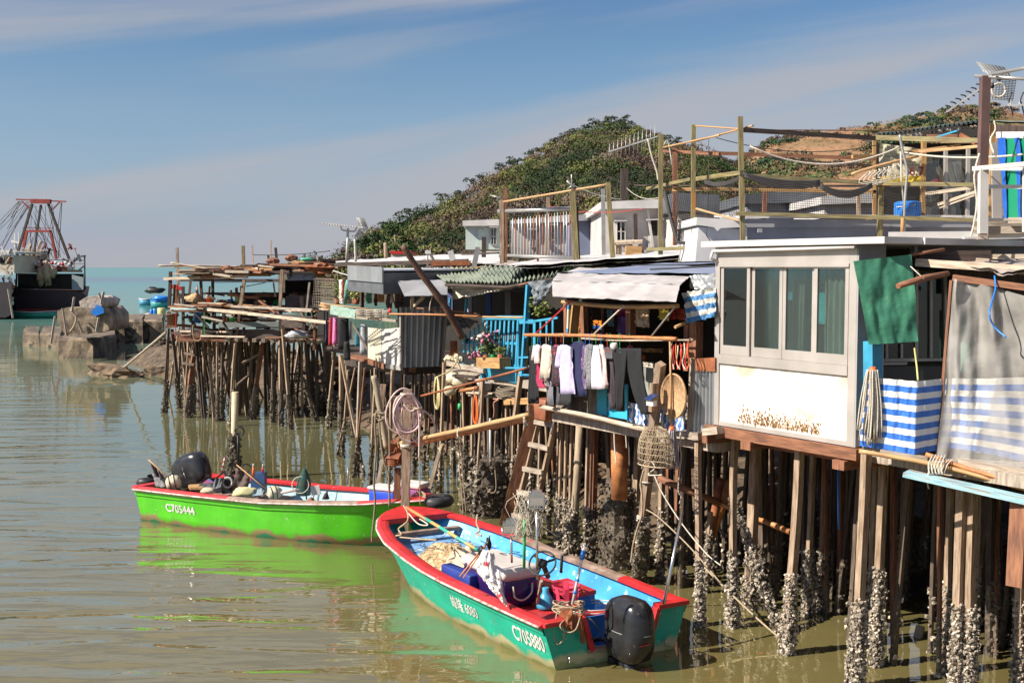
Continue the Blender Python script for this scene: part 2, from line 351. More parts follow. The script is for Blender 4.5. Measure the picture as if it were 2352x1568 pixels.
def water_material():
 m=bpy.data.materials.new('murky tidal water');m.use_nodes=True;nt=m.node_tree;nt.nodes.clear()
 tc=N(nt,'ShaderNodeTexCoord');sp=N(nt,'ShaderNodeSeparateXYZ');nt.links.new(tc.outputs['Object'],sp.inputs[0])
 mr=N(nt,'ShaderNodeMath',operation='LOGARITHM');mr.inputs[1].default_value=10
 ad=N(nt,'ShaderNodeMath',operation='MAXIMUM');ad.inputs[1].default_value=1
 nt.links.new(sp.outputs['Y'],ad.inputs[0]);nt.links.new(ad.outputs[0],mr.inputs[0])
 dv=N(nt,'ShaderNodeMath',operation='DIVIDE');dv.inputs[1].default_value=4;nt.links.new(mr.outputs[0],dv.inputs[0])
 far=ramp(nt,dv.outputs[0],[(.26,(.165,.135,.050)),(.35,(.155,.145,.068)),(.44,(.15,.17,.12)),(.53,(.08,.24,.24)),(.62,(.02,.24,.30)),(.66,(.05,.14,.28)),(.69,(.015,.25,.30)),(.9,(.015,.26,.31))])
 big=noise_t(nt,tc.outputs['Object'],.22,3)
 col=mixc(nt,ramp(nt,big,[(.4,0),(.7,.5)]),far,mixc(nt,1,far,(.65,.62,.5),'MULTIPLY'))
 def rip(rot,sx,sy,sc,det=3,dist=.4):
  mp=N(nt,'ShaderNodeMapping');mp.inputs['Rotation'].default_value=(0,0,math.radians(rot));mp.inputs['Scale'].default_value=(sx,sy,1)
  nt.links.new(tc.outputs['Object'],mp.inputs[0]);return noise_t(nt,mp.outputs[0],sc,det,.5,dist)
 a=rip(-12,.26,1.25,1.2,1,.55);b=rip(9,.5,2.0,2.4,2,.5);c=rip(-4,.08,.35,.8,3)
 m1=N(nt,'ShaderNodeMath',operation='MULTIPLY_ADD');m1.inputs[1].default_value=.16;nt.links.new(b,m1.inputs[0]);nt.links.new(a,m1.inputs[2])
 m2=N(nt,'ShaderNodeMath',operation='MULTIPLY_ADD');m2.inputs[1].default_value=1.3;nt.links.new(c,m2.inputs[0]);nt.links.new(m1.outputs[0],m2.inputs[2])
 dt=N(nt,'ShaderNodeVectorMath',operation='DOT_PRODUCT');dt.inputs[1].default_value=tuple(UT);nt.links.new(tc.outputs['Object'],dt.inputs[0])
 mr2=N(nt,'ShaderNodeMapRange');mr2.inputs['From Min'].default_value=3.5;mr2.inputs['From Max'].default_value=9.0
 mr2.inputs['To Min'].default_value=.62;mr2.inputs['To Max'].default_value=.06;nt.links.new(dt.outputs['Value'],mr2.inputs[0])
 bp=N(nt,'ShaderNodeBump');bp.inputs['Distance'].default_value=.14;nt.links.new(mr2.outputs[0],bp.inputs['Strength']);nt.links.new(m2.outputs[0],bp.inputs['Height'])
 df=N(nt,'ShaderNodeBsdfDiffuse');nt.links.new(col,df.inputs[0])
 gl=N(nt,'ShaderNodeBsdfGlossy');gl.inputs['Roughness'].default_value=.02;gl.inputs[0].default_value=(.97,.96,.88,1);nt.links.new(bp.outputs[0],gl.inputs['Normal'])
 fr=N(nt,'ShaderNodeFresnel');fr.inputs[0].default_value=1.45;nt.links.new(bp.outputs[0],fr.inputs['Normal'])
 a1=N(nt,'ShaderNodeMath',operation='MULTIPLY_ADD');a1.inputs[1].default_value=1.7;a1.inputs[2].default_value=.02;a1.use_clamp=True;nt.links.new(fr.outputs[0],a1.inputs[0])
 mn=N(nt,'ShaderNodeMath',operation='MINIMUM');mn.inputs[1].default_value=.6;nt.links.new(a1.outputs[0],mn.inputs[0])
 ms=N(nt,'ShaderNodeMixShader');nt.links.new(mn.outputs[0],ms.inputs[0]);nt.links.new(df.outputs[0],ms.inputs[1]);nt.links.new(gl.outputs[0],ms.inputs[2])
 o=N(nt,'ShaderNodeOutputMaterial');nt.links.new(ms.outputs[0],o.inputs[0]);return m
mb=MB();b_=20000
for x0,x1_,y0,y1 in((-b_,b_,-200,b_),):
 mb.v+=[(x0,y0,0),(x1_,y0,0),(x1_,y1,0),(x0,y1,0)];mb.face([0,1,2,3])
sea=mb.build('sea',water_material());sea.location=(0,0,0)
for v in sea.data.vertices:v.co.y+=(y0+y1)/2
tag(sea,'calm murky green tidal water turning turquoise out to the horizon',kind='structure')
def bank_z(s,t):
 n=noise.noise(Vector((s*.5,t*.5,0)))*.5+noise.noise(Vector((s*1.7,t*1.7,3)))*.22
 lo=12.6+.5*math.sin(s*.5)+1.9*max(0,min(1,(-15-s)/5))*max(0,min(1,(s+40)/6))+2.4*max(0,min(1,(-34-s)/3))
 up=(t-lo)/2.2
 z=-.5+1.25*max(0,min(1,up+.4))+(.22 if s<-30 else.75)*max(0,up-1)
 if s<-36:
  hi=20.5
  z=min(z,.75)*max(0,min(1,(hi-t)/2))-(.5 if t>hi-1 else 0)
 if s<-56:z-=(-56-s)*.25
 return min(z,1.5 if s<-30 else 2.15)+n*(.45 if z>-.4 else.1)
mb=MB();ns,ntt=260,90
mb.grid(lambda u,v:H(-66+66*u+.0,11.5+36*v**1.7,bank_z(-66+66*u,11.5+36*v**1.7)),ns,ntt)
tag(mb.build('mud_bank',m_mud),kind='structure')
protos=[]
for i in range(5):
 mb=MB();mb.blob((0,0,0),.5,.55,9,7,(1.1,.8,.65),seed=i*3.3,sm=False);o=mb.build('boulder',m_rock);protos.append(o)
k=0
for i in range(150):
 s_=R.uniform(-58,-4);t_=R.uniform(12.2,14.4)+(1.9 if s_<-20 else 0)+(1.3 if s_<-34 else 0)+R.random()*(s_<-34)
 o=protos[i]if i<5 else protos[i%5].copy()
 if i>=5:scene.collection.objects.link(o)
 sc=R.uniform(.3,1.0)*(.85 if s_<-30 else.6)
 if s_>-16:sc*=.6
 z_=max(bank_z(s_,t_),-.1)
 o.location=H(s_,t_,z_);o.scale=(sc,sc*R.uniform(.7,1.1),sc*R.uniform(.6,1));o.rotation_euler=(R.uniform(-.4,.4),R.uniform(-.4,.4),R.uniform(0,6))
 tag(o,'rough brown boulder lying in the muddy rubble at the waterline behind the stilts','rock','boulders of the muddy shore')
for i,(px,py,r)in enumerate(((255,855,.75),(282,862,.5),(316,862,.25),(368,858,.5),(400,855,.5))):
 mb=MB();c=Wz(px,py,.05);mb.blob(c,r,.4,10,7,(1.3,.9,.55),sm=False)
 lab=['largest wet brown rock standing alone in the water left of the jetty','flat tan rock lying in front of the larger lone rock','tiny dark rock just breaking the water','low rock beside the first jetty stilt on its left','low rock beside the first jetty stilt on its right'][i]
 solo(mb,'rock',m_rock,lab,'rock')
def block(pts,zt,zb,label):
 mb=MB();b=[Vector((p.x,p.y,zb))for p in pts];n=len(pts);c=sum(b,Vector())/n;secs=[]
 for z,k in((zb,1.02),(zb+.25*(zt-zb),1.0),(zt-.12,.985),(zt,.94)):
  row=[]
  for i in range(n):
   for f in(0,.25,.5,.75):
    p=c+(b[i].lerp(b[(i+1)%n],f)-c)*k;p.z=z
    row.append(p+Vector((noise.noise(p*1.3)*.12,noise.noise(p*1.3+Vector((9,0,0)))*.12,0)))
  secs.append(row)
 mb.loft(secs,True,False);return solo(mb,'concrete_block',m_conc,label,'concrete block','old concrete blocks of the breakwater')
block([Wz(133,822),Wz(214,824),Wz(268,812),Wz(262,780),Wz(190,784)],1.0,-.4,'largest tilted concrete block with dark weed-stained front')
block([Wz(52,794),Wz(90,796),Wz(92,776),Wz(60,774)],.75,-.4,'leftmost low concrete block of the breakwater')
block([Wz(93,797),Wz(140,800),Wz(150,778),Wz(100,776)],.8,-.4,'low concrete block between the leftmost block and the big tilted one')
for i,(xa,xb,yb,zt,lab)in enumerate(((252,285,790,1.35,'dark upright block just right of the tarpaulin heap'),(287,330,789,1.4,'broad black-faced block in the middle of the breakwater row'),(330,376,786,1.35,'rough block at the jetty end of the breakwater row'))):
 block([Wz(xa,yb),Wz(xb,yb),Wz(xb+2,yb-20),Wz(xa+2,yb-20)],zt,-.3,lab)
def interp(pts,x):
 if x<=pts[0][0]:return pts[0][1]
 for(a,b),(c,d)in zip(pts,pts[1:]):
  if x<=c:return b+(d-b)*(x-a)/(c-a)
 return pts[-1][1]
RA=[(640,618),(765,603),(800,572),(850,533),(900,508),(960,482),(1010,462),(1060,437),(1130,397),(1200,362),(1260,328),(1320,300),(1380,288),(1420,286),(1470,300),(1530,322),(1580,334),(1640,356),(1690,376),(1740,402),(1800,440),(1900,480),(2000,530),(2200,612)]
RB=[(1450,600),(1600,480),(1690,372),(1712,350),(1767,322),(1850,308),(1915,300),(1996,291),(2077,277),(2150,262),(2206,250),(2270,246),(2351,268),(2450,300),(2700,420),(2900,600)]
def hill_pt(ridge,D0,DR,px,D,amp):
 x=(px-1176)/FPX*D
 el=(HOR-interp(ridge,px)-(7+14*max(0,min(1,(1390-px)/150))*max(0,min(1,(px-800)/100))if ridge is RA else 0))/FPX*DR+CH
 if D<=DR:k=max(0,(D-D0)/(DR-D0));k=k*(1.25-.25*k)if k<1 else 1
 else:k=1-.6*((D-DR)/(DR-D0))**2
 z=el*k+amp*(noise.noise(Vector((x*.03,D*.03,5)))*3+noise.noise(Vector((x*.09,D*.09,1))))*min(1,max(0,k))*(1-max(0,k)**6*.8)
 return Vector((x,D,max(z,-2)-.5))
def hill_mat(name,c1,c2,c3,th):
 return M(name,c1,c2,.05,.95,.6,'Object',bd=1.0,spots=[(c3,.035,th,(1,1,1)),(tuple(x*.7 for x in c2),.3,.6,(1,1,1))],bscale=.5)
for nm,ridge,D0,DR,D1,p0,p1,mt in(('wooded_hill',RA,140,260,360,640,2200,hill_mat('hill undergrowth',(.08,.06,.03),(.03,.03,.015),(.17,.10,.055),.55)),('grassy_hill',RB,300,450,560,1450,2900,hill_mat('dry hill grass',(.30,.16,.085),(.15,.11,.045),(.12,.14,.045),.56))):
 mb=MB();mb.grid(lambda u,v:hill_pt(ridge,D0,DR,p0+(p1-p0)*u,D0+(D1-D0)*v,1.0),130,50)
 tag(mb.build(nm,mt),kind='structure')
mb=MB();mb.grid(lambda u,v:Vector((-14+140*u,50+110*v,min(3.0,.8+2.2*v)*min(1,6*u)-.6)),20,10)
tag(mb.build('village_ground',m_mud),kind='structure')
def leaf_mat(name):
 m=bpy.data.materials.new(name);m.use_nodes=True;nt=m.node_tree;nt.nodes.clear()
 at=N(nt,'ShaderNodeAttribute');at.attribute_name='tint';g=N(nt,'ShaderNodeNewGeometry')
 mr=N(nt,'ShaderNodeMapRange');mr.inputs['To Min'].default_value=.75;mr.inputs['To Max'].default_value=1.2;nt.links.new(g.outputs['Random Per Island'],mr.inputs[0])
 hs=N(nt,'ShaderNodeHueSaturation');nt.links.new(at.outputs['Color'],hs.inputs['Color']);nt.links.new(mr.outputs[0],hs.inputs['Value'])
 bs=N(nt,'ShaderNodeBsdfPrincipled');bs.inputs['Roughness'].default_value=.8;bs.inputs['Specular IOR Level'].default_value=.2
 nt.links.new(hs.outputs[0],bs.inputs['Base Color']);o=N(nt,'ShaderNodeOutputMaterial');nt.links.new(bs.outputs[0],o.inputs[0]);return m
m_foliage=leaf_mat('mixed foliage')
def foliage_mesh(name,crowns,leaf,nl,mat=None,parent=None,seed=1):
 """crowns: (x,y,z,r,(colour)); each crown is nl leaf clumps spread over an uneven ellipsoid"""
 rg=np.random.default_rng(seed);V=[];C=[]
 for(x,y,z,r,c)in crowns:
  d=rg.normal(size=(nl,3));d/=np.linalg.norm(d,axis=1)[:,None];d[:,2]=np.abs(d[:,2])*.9-.15
  lob=1+.28*np.sin(d[:,0:1]*5+x)*np.cos(d[:,1:2]*4+y)
  p=d*r*lob*rg.uniform(.72,1.0,(nl,1))*np.array([1,1,.8])+np.array([x,y,z])
  nrm=d+rg.normal(size=(nl,3))*.45;nrm/=np.linalg.norm(nrm,axis=1)[:,None]
  a=np.cross(nrm,rg.normal(size=(nl,3)));a/=np.linalg.norm(a,axis=1)[:,None];b=np.cross(nrm,a)
  l=leaf*rg.uniform(.6,1.3,(nl,1))*(r**.5)
  q=np.stack([p-a*l,p-b*l*.7,p+a*l,p+b*l*.7],1)
  V.append(q.reshape(-1,3));cc=np.array(c)[None]*rg.uniform(.86,1.14,(nl,1));C.append(np.repeat(cc,4,0))
 V=np.concatenate(V);C=np.concatenate(C);n=len(V)
 org=np.array(parent['_o'])if parent is not None else np.array([V[:,0].mean(),V[:,1].mean(),V[:,2].min()])
 me=bpy.data.meshes.new(name);me.vertices.add(n);me.loops.add(n);me.polygons.add(n//4)
 me.vertices.foreach_set('co',(V-org).astype(np.float32).ravel());me.loops.foreach_set('vertex_index',np.arange(n,dtype=np.int32))
 me.polygons.foreach_set('loop_start',np.arange(0,n,4,dtype=np.int32));me.update(calc_edges=True)
 at=me.attributes.new('tint','FLOAT_COLOR','POINT');at.data.foreach_set('color',np.concatenate([C,np.ones((n,1))],1).astype(np.float32).ravel())
 me.materials.append(mat or m_foliage);o=bpy.data.objects.new(name,me);scene.collection.objects.link(o);o['_o']=tuple(org)
 if parent is not None:o.parent=parent
 else:o.location=org
 return o
GR=[(.028,.045,.02),(.045,.07,.022),(.085,.105,.03),(.17,.18,.05),(.13,.08,.05),(.17,.13,.10),(.09,.065,.055)]
def crowns_on(ridge,D0,DR,p0,p1,n,rr,dens=None,pal=GR):
 out=[];tries=0
 while len(out)<n and tries<n*9:
  tries+=1;px=R.uniform(p0,p1);D=D0+(DR-D0)*(R.random()**1.15)*1.02
  g=hill_pt(ridge,D0,DR,px,D,1.0)
  if g.z<1.0:continue
  if dens and R.random()>dens(px,D,g):continue
  q=1.5*noise.noise(Vector((g.x*.06,g.y*.06,2)))+R.uniform(-.28,.28)
  i=0 if q<-.30 else 1 if q<-.08 else 2 if q<.06 else 3 if q<.16 else 4 if q<.32 else 5 if q<.5 else 6
  r=rr[0]+(rr[1]-rr[0])*R.random()**1.8;r=min(r,1.5)if D>DR-14 else r;out.append((g.x,g.y,g.z+r*.55,r,pal[i]))
 return out
o=foliage_mesh('forest',crowns_on(RA,143,260,690,2050,3100,(.9,3.3)),.115,150,seed=3)
tag(o,'dense mixed green and brown woodland covering the near hill',kind='stuff')
def densB(px,D,g):
 q=noise.noise(Vector((g.x*.02,g.y*.02,9)))
 return 1.0 if px<1860 and q<.35 else(.85 if q<-.05 else.05)
o=foliage_mesh('scrub',crowns_on(RB,310,452,1640,2420,1300,(1.6,3.6),densB,[(.03,.055,.035),(.04,.075,.035),(.07,.10,.04),(.11,.13,.045),(.14,.09,.05),(.14,.10,.07),(.08,.06,.05)]),.3,50,seed=4)
tag(o,'dark green scrub patches on the dry far hill',kind='stuff')
o=foliage_mesh('dry_grass',crowns_on(RB,305,452,1640,2500,3000,(.6,1.6),None,[(.16,.11,.045),(.24,.13,.06),(.30,.16,.08),(.20,.17,.07),(.27,.14,.08),(.13,.12,.05),(.22,.12,.07)]),.16,26,seed=6)
tag(o,'reddish brown tussock grass covering the far hill',kind='stuff')
m_trunk=M('grey tree trunk',(.34,.27,.21),(.16,.12,.09),6,.9,.4,'Object')
PN=[(1404,270,260,1.5),(1424,268,260,1.9),(1442,276,259,1.4),(1372,277,260,1.4),(1396,282,258,1.2),(1350,290,259,1.3),(1304,298,258,1.3),(1278,311,259,1.2),(1262,325,258,1.2),(1228,342,257,1.6),(1182,362,257,1.5),(1176,366,255,1.2),(1148,377,256,1.5),(1106,402,256,1.5),(1082,412,256,1.3),(1042,438,256,1.4),(1016,446,255,1.5),(940,482,254,1.6),(916,487,254,1.3),(880,510,252,1.2),(1556,318,262,1.4),(1530,312,262,1.2)]
for i,(px,py,D,k)in enumerate(PN):
 ridge_z=interp(RA,px)
 g=hill_pt(RA,140,260,px,258,0);top=P(px,py,D);base=Vector((top.x+R.uniform(-.3,.3),D,g.z-.5))
 if top.z<base.z+2:base.z=top.z-3
 t=thing('pine_tree',base,'small dark flat topped pine standing on the skyline of the wooded hill','tree','pines along the hill crest')
 mb=MB();mb.tube([base,base.lerp(top,.5)+Vector((R.uniform(-.3,.3),0,0)),top],[.22,.14,.06],5)
 for q in range(4):
  a=R.uniform(0,6.3);b0=base.lerp(top,.55+.1*q);mb.tube([b0,b0+Vector((math.cos(a)*1.1*k,math.sin(a)*k,.55))],[.07,.03],4)
 mb.build('trunk',m_trunk,t)
 cr=[]
 for q in range(7):
  a=R.uniform(0,6.3);rr=R.uniform(.2,1.25)*k;cr.append((top.x+math.cos(a)*rr,top.y+math.sin(a)*rr,top.z-R.uniform(.0,1.3),R.uniform(.5,.9)*k*.8,(.035,.05,.028)))
 foliage_mesh('crown',cr,.2,34,parent=t,seed=50+i)
for i,(px,py,D,r,c,lab)in enumerate(((795,566,170,2.3,(.085,.06,.055),'purple brown leafless looking tree at the seaward foot of the hill'),(772,592,168,1.1,(.07,.06,.05),'lowest small twiggy tree at the very end of the headland'),(852,528,175,2.6,(.03,.055,.02),'dark green round tree behind the rooftop aerial'),(905,505,180,2.4,(.04,.07,.02),'dark green tree with spiky top above the headland'),(872,552,165,2.2,(.13,.15,.04),'olive green rounded tree lower on the headland'),(842,585,160,2.3,(.15,.12,.10),'grey brown bare bush low on the headland'),(925,560,160,2.4,(.045,.08,.02),'deep green bushy tree above the pale metal roof'))):
 top=P(px,py,D);base=Vector((top.x,D,0));t=thing('broadleaf_tree',base,lab,'tree')
 mb=MB();mb.tube([base,base.lerp(top,.5)+Vector((.3,0,0)),top],[.3,.2,.08],6)
 for q in range(5):
  a=R.uniform(0,6.3);b0=base.lerp(top,.5+.09*q);mb.tube([b0,b0+Vector((math.cos(a)*r*.7,math.sin(a)*r*.7,r*.4))],[.09,.03],4)
 mb.build('trunk',m_trunk,t)
 foliage_mesh('crown',[(top.x+R.uniform(-.7,.7)*r,top.y+R.uniform(-.7,.7)*r,top.z-R.uniform(.3,2.2)*r*.8,r*R.uniform(.4,.65),c)for q in range(12)],.22,60,parent=t,seed=90+i)
def barnacles(parent,p,q,w,ztop,n,mat,size=.03,under=-.12):
 """crust of shells round a post from just under the water to about ztop"""
 p=Vector(p);q=Vector(q);d=q-p;mb=MB();x,y=frame(d);n=int(n*1.35)
 sl_=MB();ks=[((-.35+(ztop*.93+.35)*i/9)-q.z)/(p.z-q.z)for i in range(10)]
 sl_.loft([[q.lerp(p,k)+(x*math.cos(a)+y*math.sin(a))*w*(.56+.16*R.random())*(1.12-.22*i/9)/max(abs(math.cos(a)),abs(math.sin(a)))**.7 for a in[2*math.pi*j/10 for j in range(10)]]for i,k in enumerate(ks)],True,False)
 sl_.build('tide_band',m_barnd,parent)
 for i in range(n):
  z=under+(ztop-under)*(R.random()**1.35);z+=R.uniform(-.05,.05)
  k=(z-q.z)/(p.z-q.z);c=q.lerp(p,k);a=R.uniform(0,2*math.pi)
  rx=w/2*(1.0+.25*R.random())*(1.5 if z<ztop*.55 else 1.12)
  m_=max(abs(math.cos(a)),abs(math.sin(a)));c=c+(x*math.cos(a)+y*math.sin(a))*rx/m_
  s_=size*R.uniform(.5,1.45);b=len(mb.v)
  u=Vector((R.uniform(-1,1),R.uniform(-1,1),R.uniform(-1,1))).normalized();v=u.orthogonal().normalized();w_=u.cross(v)
  for e in(u*s_,v*s_*.8,-u*s_,-v*s_*.8,w_*s_*.7,-w_*s_*.7):mb.v.append(tuple(c+e))
  for f in((0,1,4),(1,2,4),(2,3,4),(3,0,4),(1,0,5),(2,1,5),(3,2,5),(0,3,5)):mb.face([b+j for j in f])
 return mb.build('barnacle_crust',mat,parent,kind='stuff')
def stilt(house,tx,ty,bx,by,w,mat=None,zb=.75,n=90,bm=None,rnd=False,name='stilt',D=None,bs=None):
 b=Wz(bx,by);t_=st(b)[1];top=T(tx,ty,t_)if D is None else P(tx,ty,D)
 w*=1 if rnd else.7;d=(b-top).normalized();end=b+d*.6;mb=MB()
 if rnd:mb.tube([top,top.lerp(end,.35)+Vector((.02,0,0)),end],[w/2,w/2*1.06,w/2*1.1],9)
 else:mb.wbar(top,end,w,w*R.uniform(.8,1.15))
 o=mb.build(name,mat or m_post,house)
 if n:barnacles(o,top,end,w,zb,n,bm or m_barn,(bs or.021+w*.05)*min(1.6,b.y/14))
 return o
def fill_stilts(house,s0,s1,t0,t1,ztop,n,mat=None,seed=1,nb=14,w0=.035,w1=.075):
 rg=random.Random(seed)
 for i in range(int(n*1.7)):
  s_=rg.uniform(s0,s1);t_=rg.uniform(t0,t1);top=H(s_,t_,ztop);b=H(s_+rg.gauss(0,.12),t_+rg.gauss(0,.1),-.5);w=rg.uniform(w0,w1)
  mb=MB();mb.wbar(top,b,w,w);o=mb.build('stilt',mat or rg.choice((m_postd,m_postd,m_dark,m_brown)),house)  # mostly dark woods, putting the shade under the houses into the colour
  barnacles(o,top,b,w,rg.uniform(.5,1.0),nb,rg.choice((m_barn,m_barnd,m_barnd)),.04)
def sheet(mb,p00,p10,p01,p11,nu,nv,amp=0,fr=1.0,n=None,th=.004,wu=1,wv=1,corr=None,seed=0,sag_=0):
 """rectangle of sheet between four corners; amp: creases; corr=(waves, depth) runs along u"""
 p00,p10,p01,p11=map(Vector,(p00,p10,p01,p11));nn=Vector(n)if n is not None else(p10-p00).cross(p01-p00).normalized()
 def f(u,v):
  p=p00.lerp(p10,u).lerp(p01.lerp(p11,u),v)
  k=0
  if corr:k+=corr[1]*math.sin(2*math.pi*corr[0]*u)
  if amp:k+=amp*(noise.noise(Vector((u*fr*3+seed,v*fr*2,seed)))+.5*noise.noise(Vector((u*fr*8,v*fr*4+seed,2))))
  return p+nn*k-Vector((0,0,sag_*math.sin(math.pi*u)))
 return mb.grid(f,nu,nv,True,wu,wv,th)
def qd(mb,vw,pts,t,th=.02,fn=T):
 ps=[fn(*vw(*p),t)for p in pts];nn=(ps[1]-ps[0]).cross(ps[2]-ps[1]);nn=nn.normalized()
 if nn.y<0:nn=-nn
 return mb.slab(ps,th,nn)
def B(vw,x,y,t):return T(*vw(x,y),t)
TF=9.73
sE0,sE1=st(T(1262,900,TF))[0],st(T(1641,900,TF))[0]
hE=thing('stilt_house',H((sE0+sE1)/2,12,0),'open fronted stilt house with creased silver awning and washing hung along its front','house')
mb=MB();mb.hbox(sE0,sE1,TF+.05,15.5,2.22,2.34);mb.build('floor',m_plank,hE)
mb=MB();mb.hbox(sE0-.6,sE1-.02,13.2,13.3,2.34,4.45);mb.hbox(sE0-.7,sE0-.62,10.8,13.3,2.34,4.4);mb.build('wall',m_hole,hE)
eL,eR=T(1281,626,9.9),T(1643,634,9.9);eR.z=eL.z;bL,bR=H(st(eL)[0]-1.0,14.6,4.68),H(sE1-.02,14.6,4.72)
mb=MB();sheet(mb,eL,eR,bL,bR,40,16,.02,1.5,(0,0,1),.05);roofE=mb.build('roof',m_roofb,hE)
mb=MB()
for k in(.3,.62):mb.tube([eL.lerp(bL,k)+Vector((.2,0,.035)),eR.lerp(bR,k)+Vector((0,0,.035))],.008,4)
mb.tube([eL.lerp(eR,.55).lerp(bL.lerp(bR,.55),.05)+Vector((0,0,.035)),eR.lerp(bR,.5)+Vector((0,0,.04))],.012,4);mb.build('roof_cable',m_wire,roofE)
aL,aR=T(1270,682,9.15),T(1553,694,9.15);eR2=T(1585,635,9.82);eL2=eL-Vector((0,0,.01))
mb=MB();mid=lambda a,b:a.lerp(b,.45)+Vector((-.05,-.04,.03))
sheet(mb,eL2,eR2,mid(eL2,aL),mid(eR2,aR),50,10,.02,3,None,.006);sheet(mb,mid(eL2,aL)+Vector((-.004,-.004,.0)),mid(eR2,aR)+Vector((-.004,-.004,0)),aL,aR,50,10,.014,3,None,.006)
mb.build('awning',m_silver,hE)
mb=MB();sheet(mb,eR2+Vector((0,0,.01)),T(1643,627,9.84),T(1585,664,9.76),T(1643,664,9.84),24,10,.018,3,None,.006);mb.build('awning_flap',m_galv,hE)
mb=MB();mb.tube(smooth([B(z4,410,455,9.5),B(z4,640,478,9.5),B(z4,870,490,9.5),B(z4,1260,485,9.5)]),.03,7);mb.build('eave_pole',m_bam,hE)
mb=MB()
for x0,y0,x1_,y1,w,tt in((440,470,445,700,.07,9.8),(565,480,572,700,.09,10.2),(912,490,912,740,.1,10.0),(1395,600,1390,870,.12,9.75),(1335,620,1330,960,.08,9.9),(600,500,605,720,.06,11),(700,500,700,700,.04,11.2)):
 mb=MB();mb.bar(B(z4,x0,y0,tt),B(z4,x1_,y1,tt),w);mb.build('frame_post',m_brown,hE)
mb=MB();mb.bar(B(z4,512,470,9.78),B(z4,490,690,9.78),.14,.03);mb.build('plank',m_yel,hE)
mb=MB();mb.bar(B(z4,475,475,9.76),B(z4,468,680,9.76),.12,.03);mb.build('blue_white_board',M('blue white printed board',(.05,.32,.6),(.03,.25,.5),2,.5,0,'UV',stripes=(1,.55,(.75,.72,.55))),hE)
mb=MB();rl0,rl1=B(z4,250,1225,9.62),B(z4,1035,1398,9.62);mb.tube(smooth([rl0,rl0.lerp(rl1,.5)+Vector((0,0,.02)),rl1]),.035,8);mb.tube([B(z4,360,1262,9.7),B(z4,1040,1385,9.7)],.03,6);mb.build('rail',m_pale,hE)
mb=MB()
for i in range(24):
 f=i/23;a=B(z4,380+300*f,1080+10*f,9.82);b=B(z4,380+300*f,1245+75*f,9.82);mb.bar(a,b,.1,.02,UT)
mb.build('board_front',m_plank,hE)
mb=MB();qd(mb,z4,[(662,1040),(735,1045),(735,1290),(662,1275)],9.8);qd(mb,z4,[(745,1045),(880,1060),(880,1318),(745,1295)],9.78,.03);qd(mb,z4,[(845,1060),(885,1060),(885,1320),(845,1310)],9.76);mb.build('turquoise_door',M('worn turquoise paint',(.03,.42,.58),(.02,.33,.5),2,.6,.1,'Object',spots=[((.25,.13,.08),5,.62,(1,1,1))]),hE)
m_str1=M('blue white striped cloth',(.74,.73,.70),(.62,.61,.6),4,.7,.2,'UV',stripes=(0,.11,(.10,.22,.50)))
mb=MB();sheet(mb,B(z4,895,1190,9.8),B(z4,1052,1225,9.8),B(z4,885,1330,9.8),B(z4,1052,1378,9.8),24,8,.05,3,None,.004,.62,.4);sheet(mb,B(z4,1118,1170,9.78),B(z4,1330,1180,9.78),B(z4,1112,1415,9.78),B(z4,1300,1425,9.78),30,12,.06,3,None,.004,.75,.8);mb.build('patched_cloth',m_str1,hE)
mb=MB();qd(mb,z4,[(990,930),(1110,945),(1110,1230),(990,1200)],9.9,.02);mb.build('mesh_screen',M('dirty translucent screen',(.30,.33,.30),(.16,.18,.16),3,.6,.1,'Object'),hE)
c0,c1=B(z4,1362,868,9.73),B(z4,1532,870,9.73);d0,d1=B(z4,1335,1408,9.73),B(z4,1530,1405,9.73)
mb=MB();sheet(mb,c0,c1,d0,d1,60,4,.01,2,None,.004,corr=(7,.018));mb.build('corrugated_panel',m_galv,hE)
mb=MB();qd(mb,z4,[(1385,870),(1532,862),(1532,965),(1388,962)],9.69,.01);mb.build('rusty_tray',m_rust,hE)
mb=MB();mb.bar(B(z4,1362,865,9.69),B(z4,1340,1410,9.69),.05,.03);mb.bar(B(z4,1120,1415,9.7),B(z4,1420,1440,9.7),.09,.09);mb.bar(B(z4,1350,1470,9.8),B(z4,1560,1430,9.8),.08,.1);mb.bar(B(z4,1460,1405,9.6),B(z4,1570,1395,9.6),.11,.09);mb.bar(B(z4,1380,1440,9.6),B(z4,1425,1440,9.6),.09,.09)
mb.bar(B(z4,1370,1510,10.2),B(z4,1570,1490,10.2),.1,.1);mb.build('floor_beam',m_plank,hE)
for a in((1290,945,1283,1262,.085),(1302,945,1296,1264,.085),(1314,947,1308,1266,.085),(1284,945,1276,1255,.06),(1352,960,1344,1292,.09),(1240,970,1236,1215,.08),(1222,960,1216,1205,.07),(1205,975,1192,1190,.07),(1254,965,1262,1225,.07)):
 stilt(hE,*a[:4],a[4]*.75,zb=.85,n=150,bs=.024)
stilt(hE,1333,950,1311,1272,.12,M('debarked log',(.46,.36,.25),(.27,.2,.13),3,.8,.4,'UV',WS),.75,160,rnd=True)
stilt(hE,1366,965,1358,1290,.12,m_brown,.9,140,m_barnd);stilt(hE,1472,980,1457,1302,.13,zb=1.0,n=150);stilt(hE,1526,1000,1516,1330,.1,zb=1.1,n=160)
stilt(hE,1603,1000,1607,1436,.085,zb=.85,n=420,bs=.026);stilt(hE,1632,1175,1618,1360,.07,zb=.9,n=200,bs=.026);stilt(hE,1655,1100,1606,1345,.11,m_rust,.5,0,rnd=True)
mb=MB();mb.tube([B(w4,880,330,10.3),B(w4,885,880,10.3)],[.12,.12],12);o=mb.build('stilt',m_bamo,hE)
pc=Wz(1420,1300);mb=MB()
secs=[]
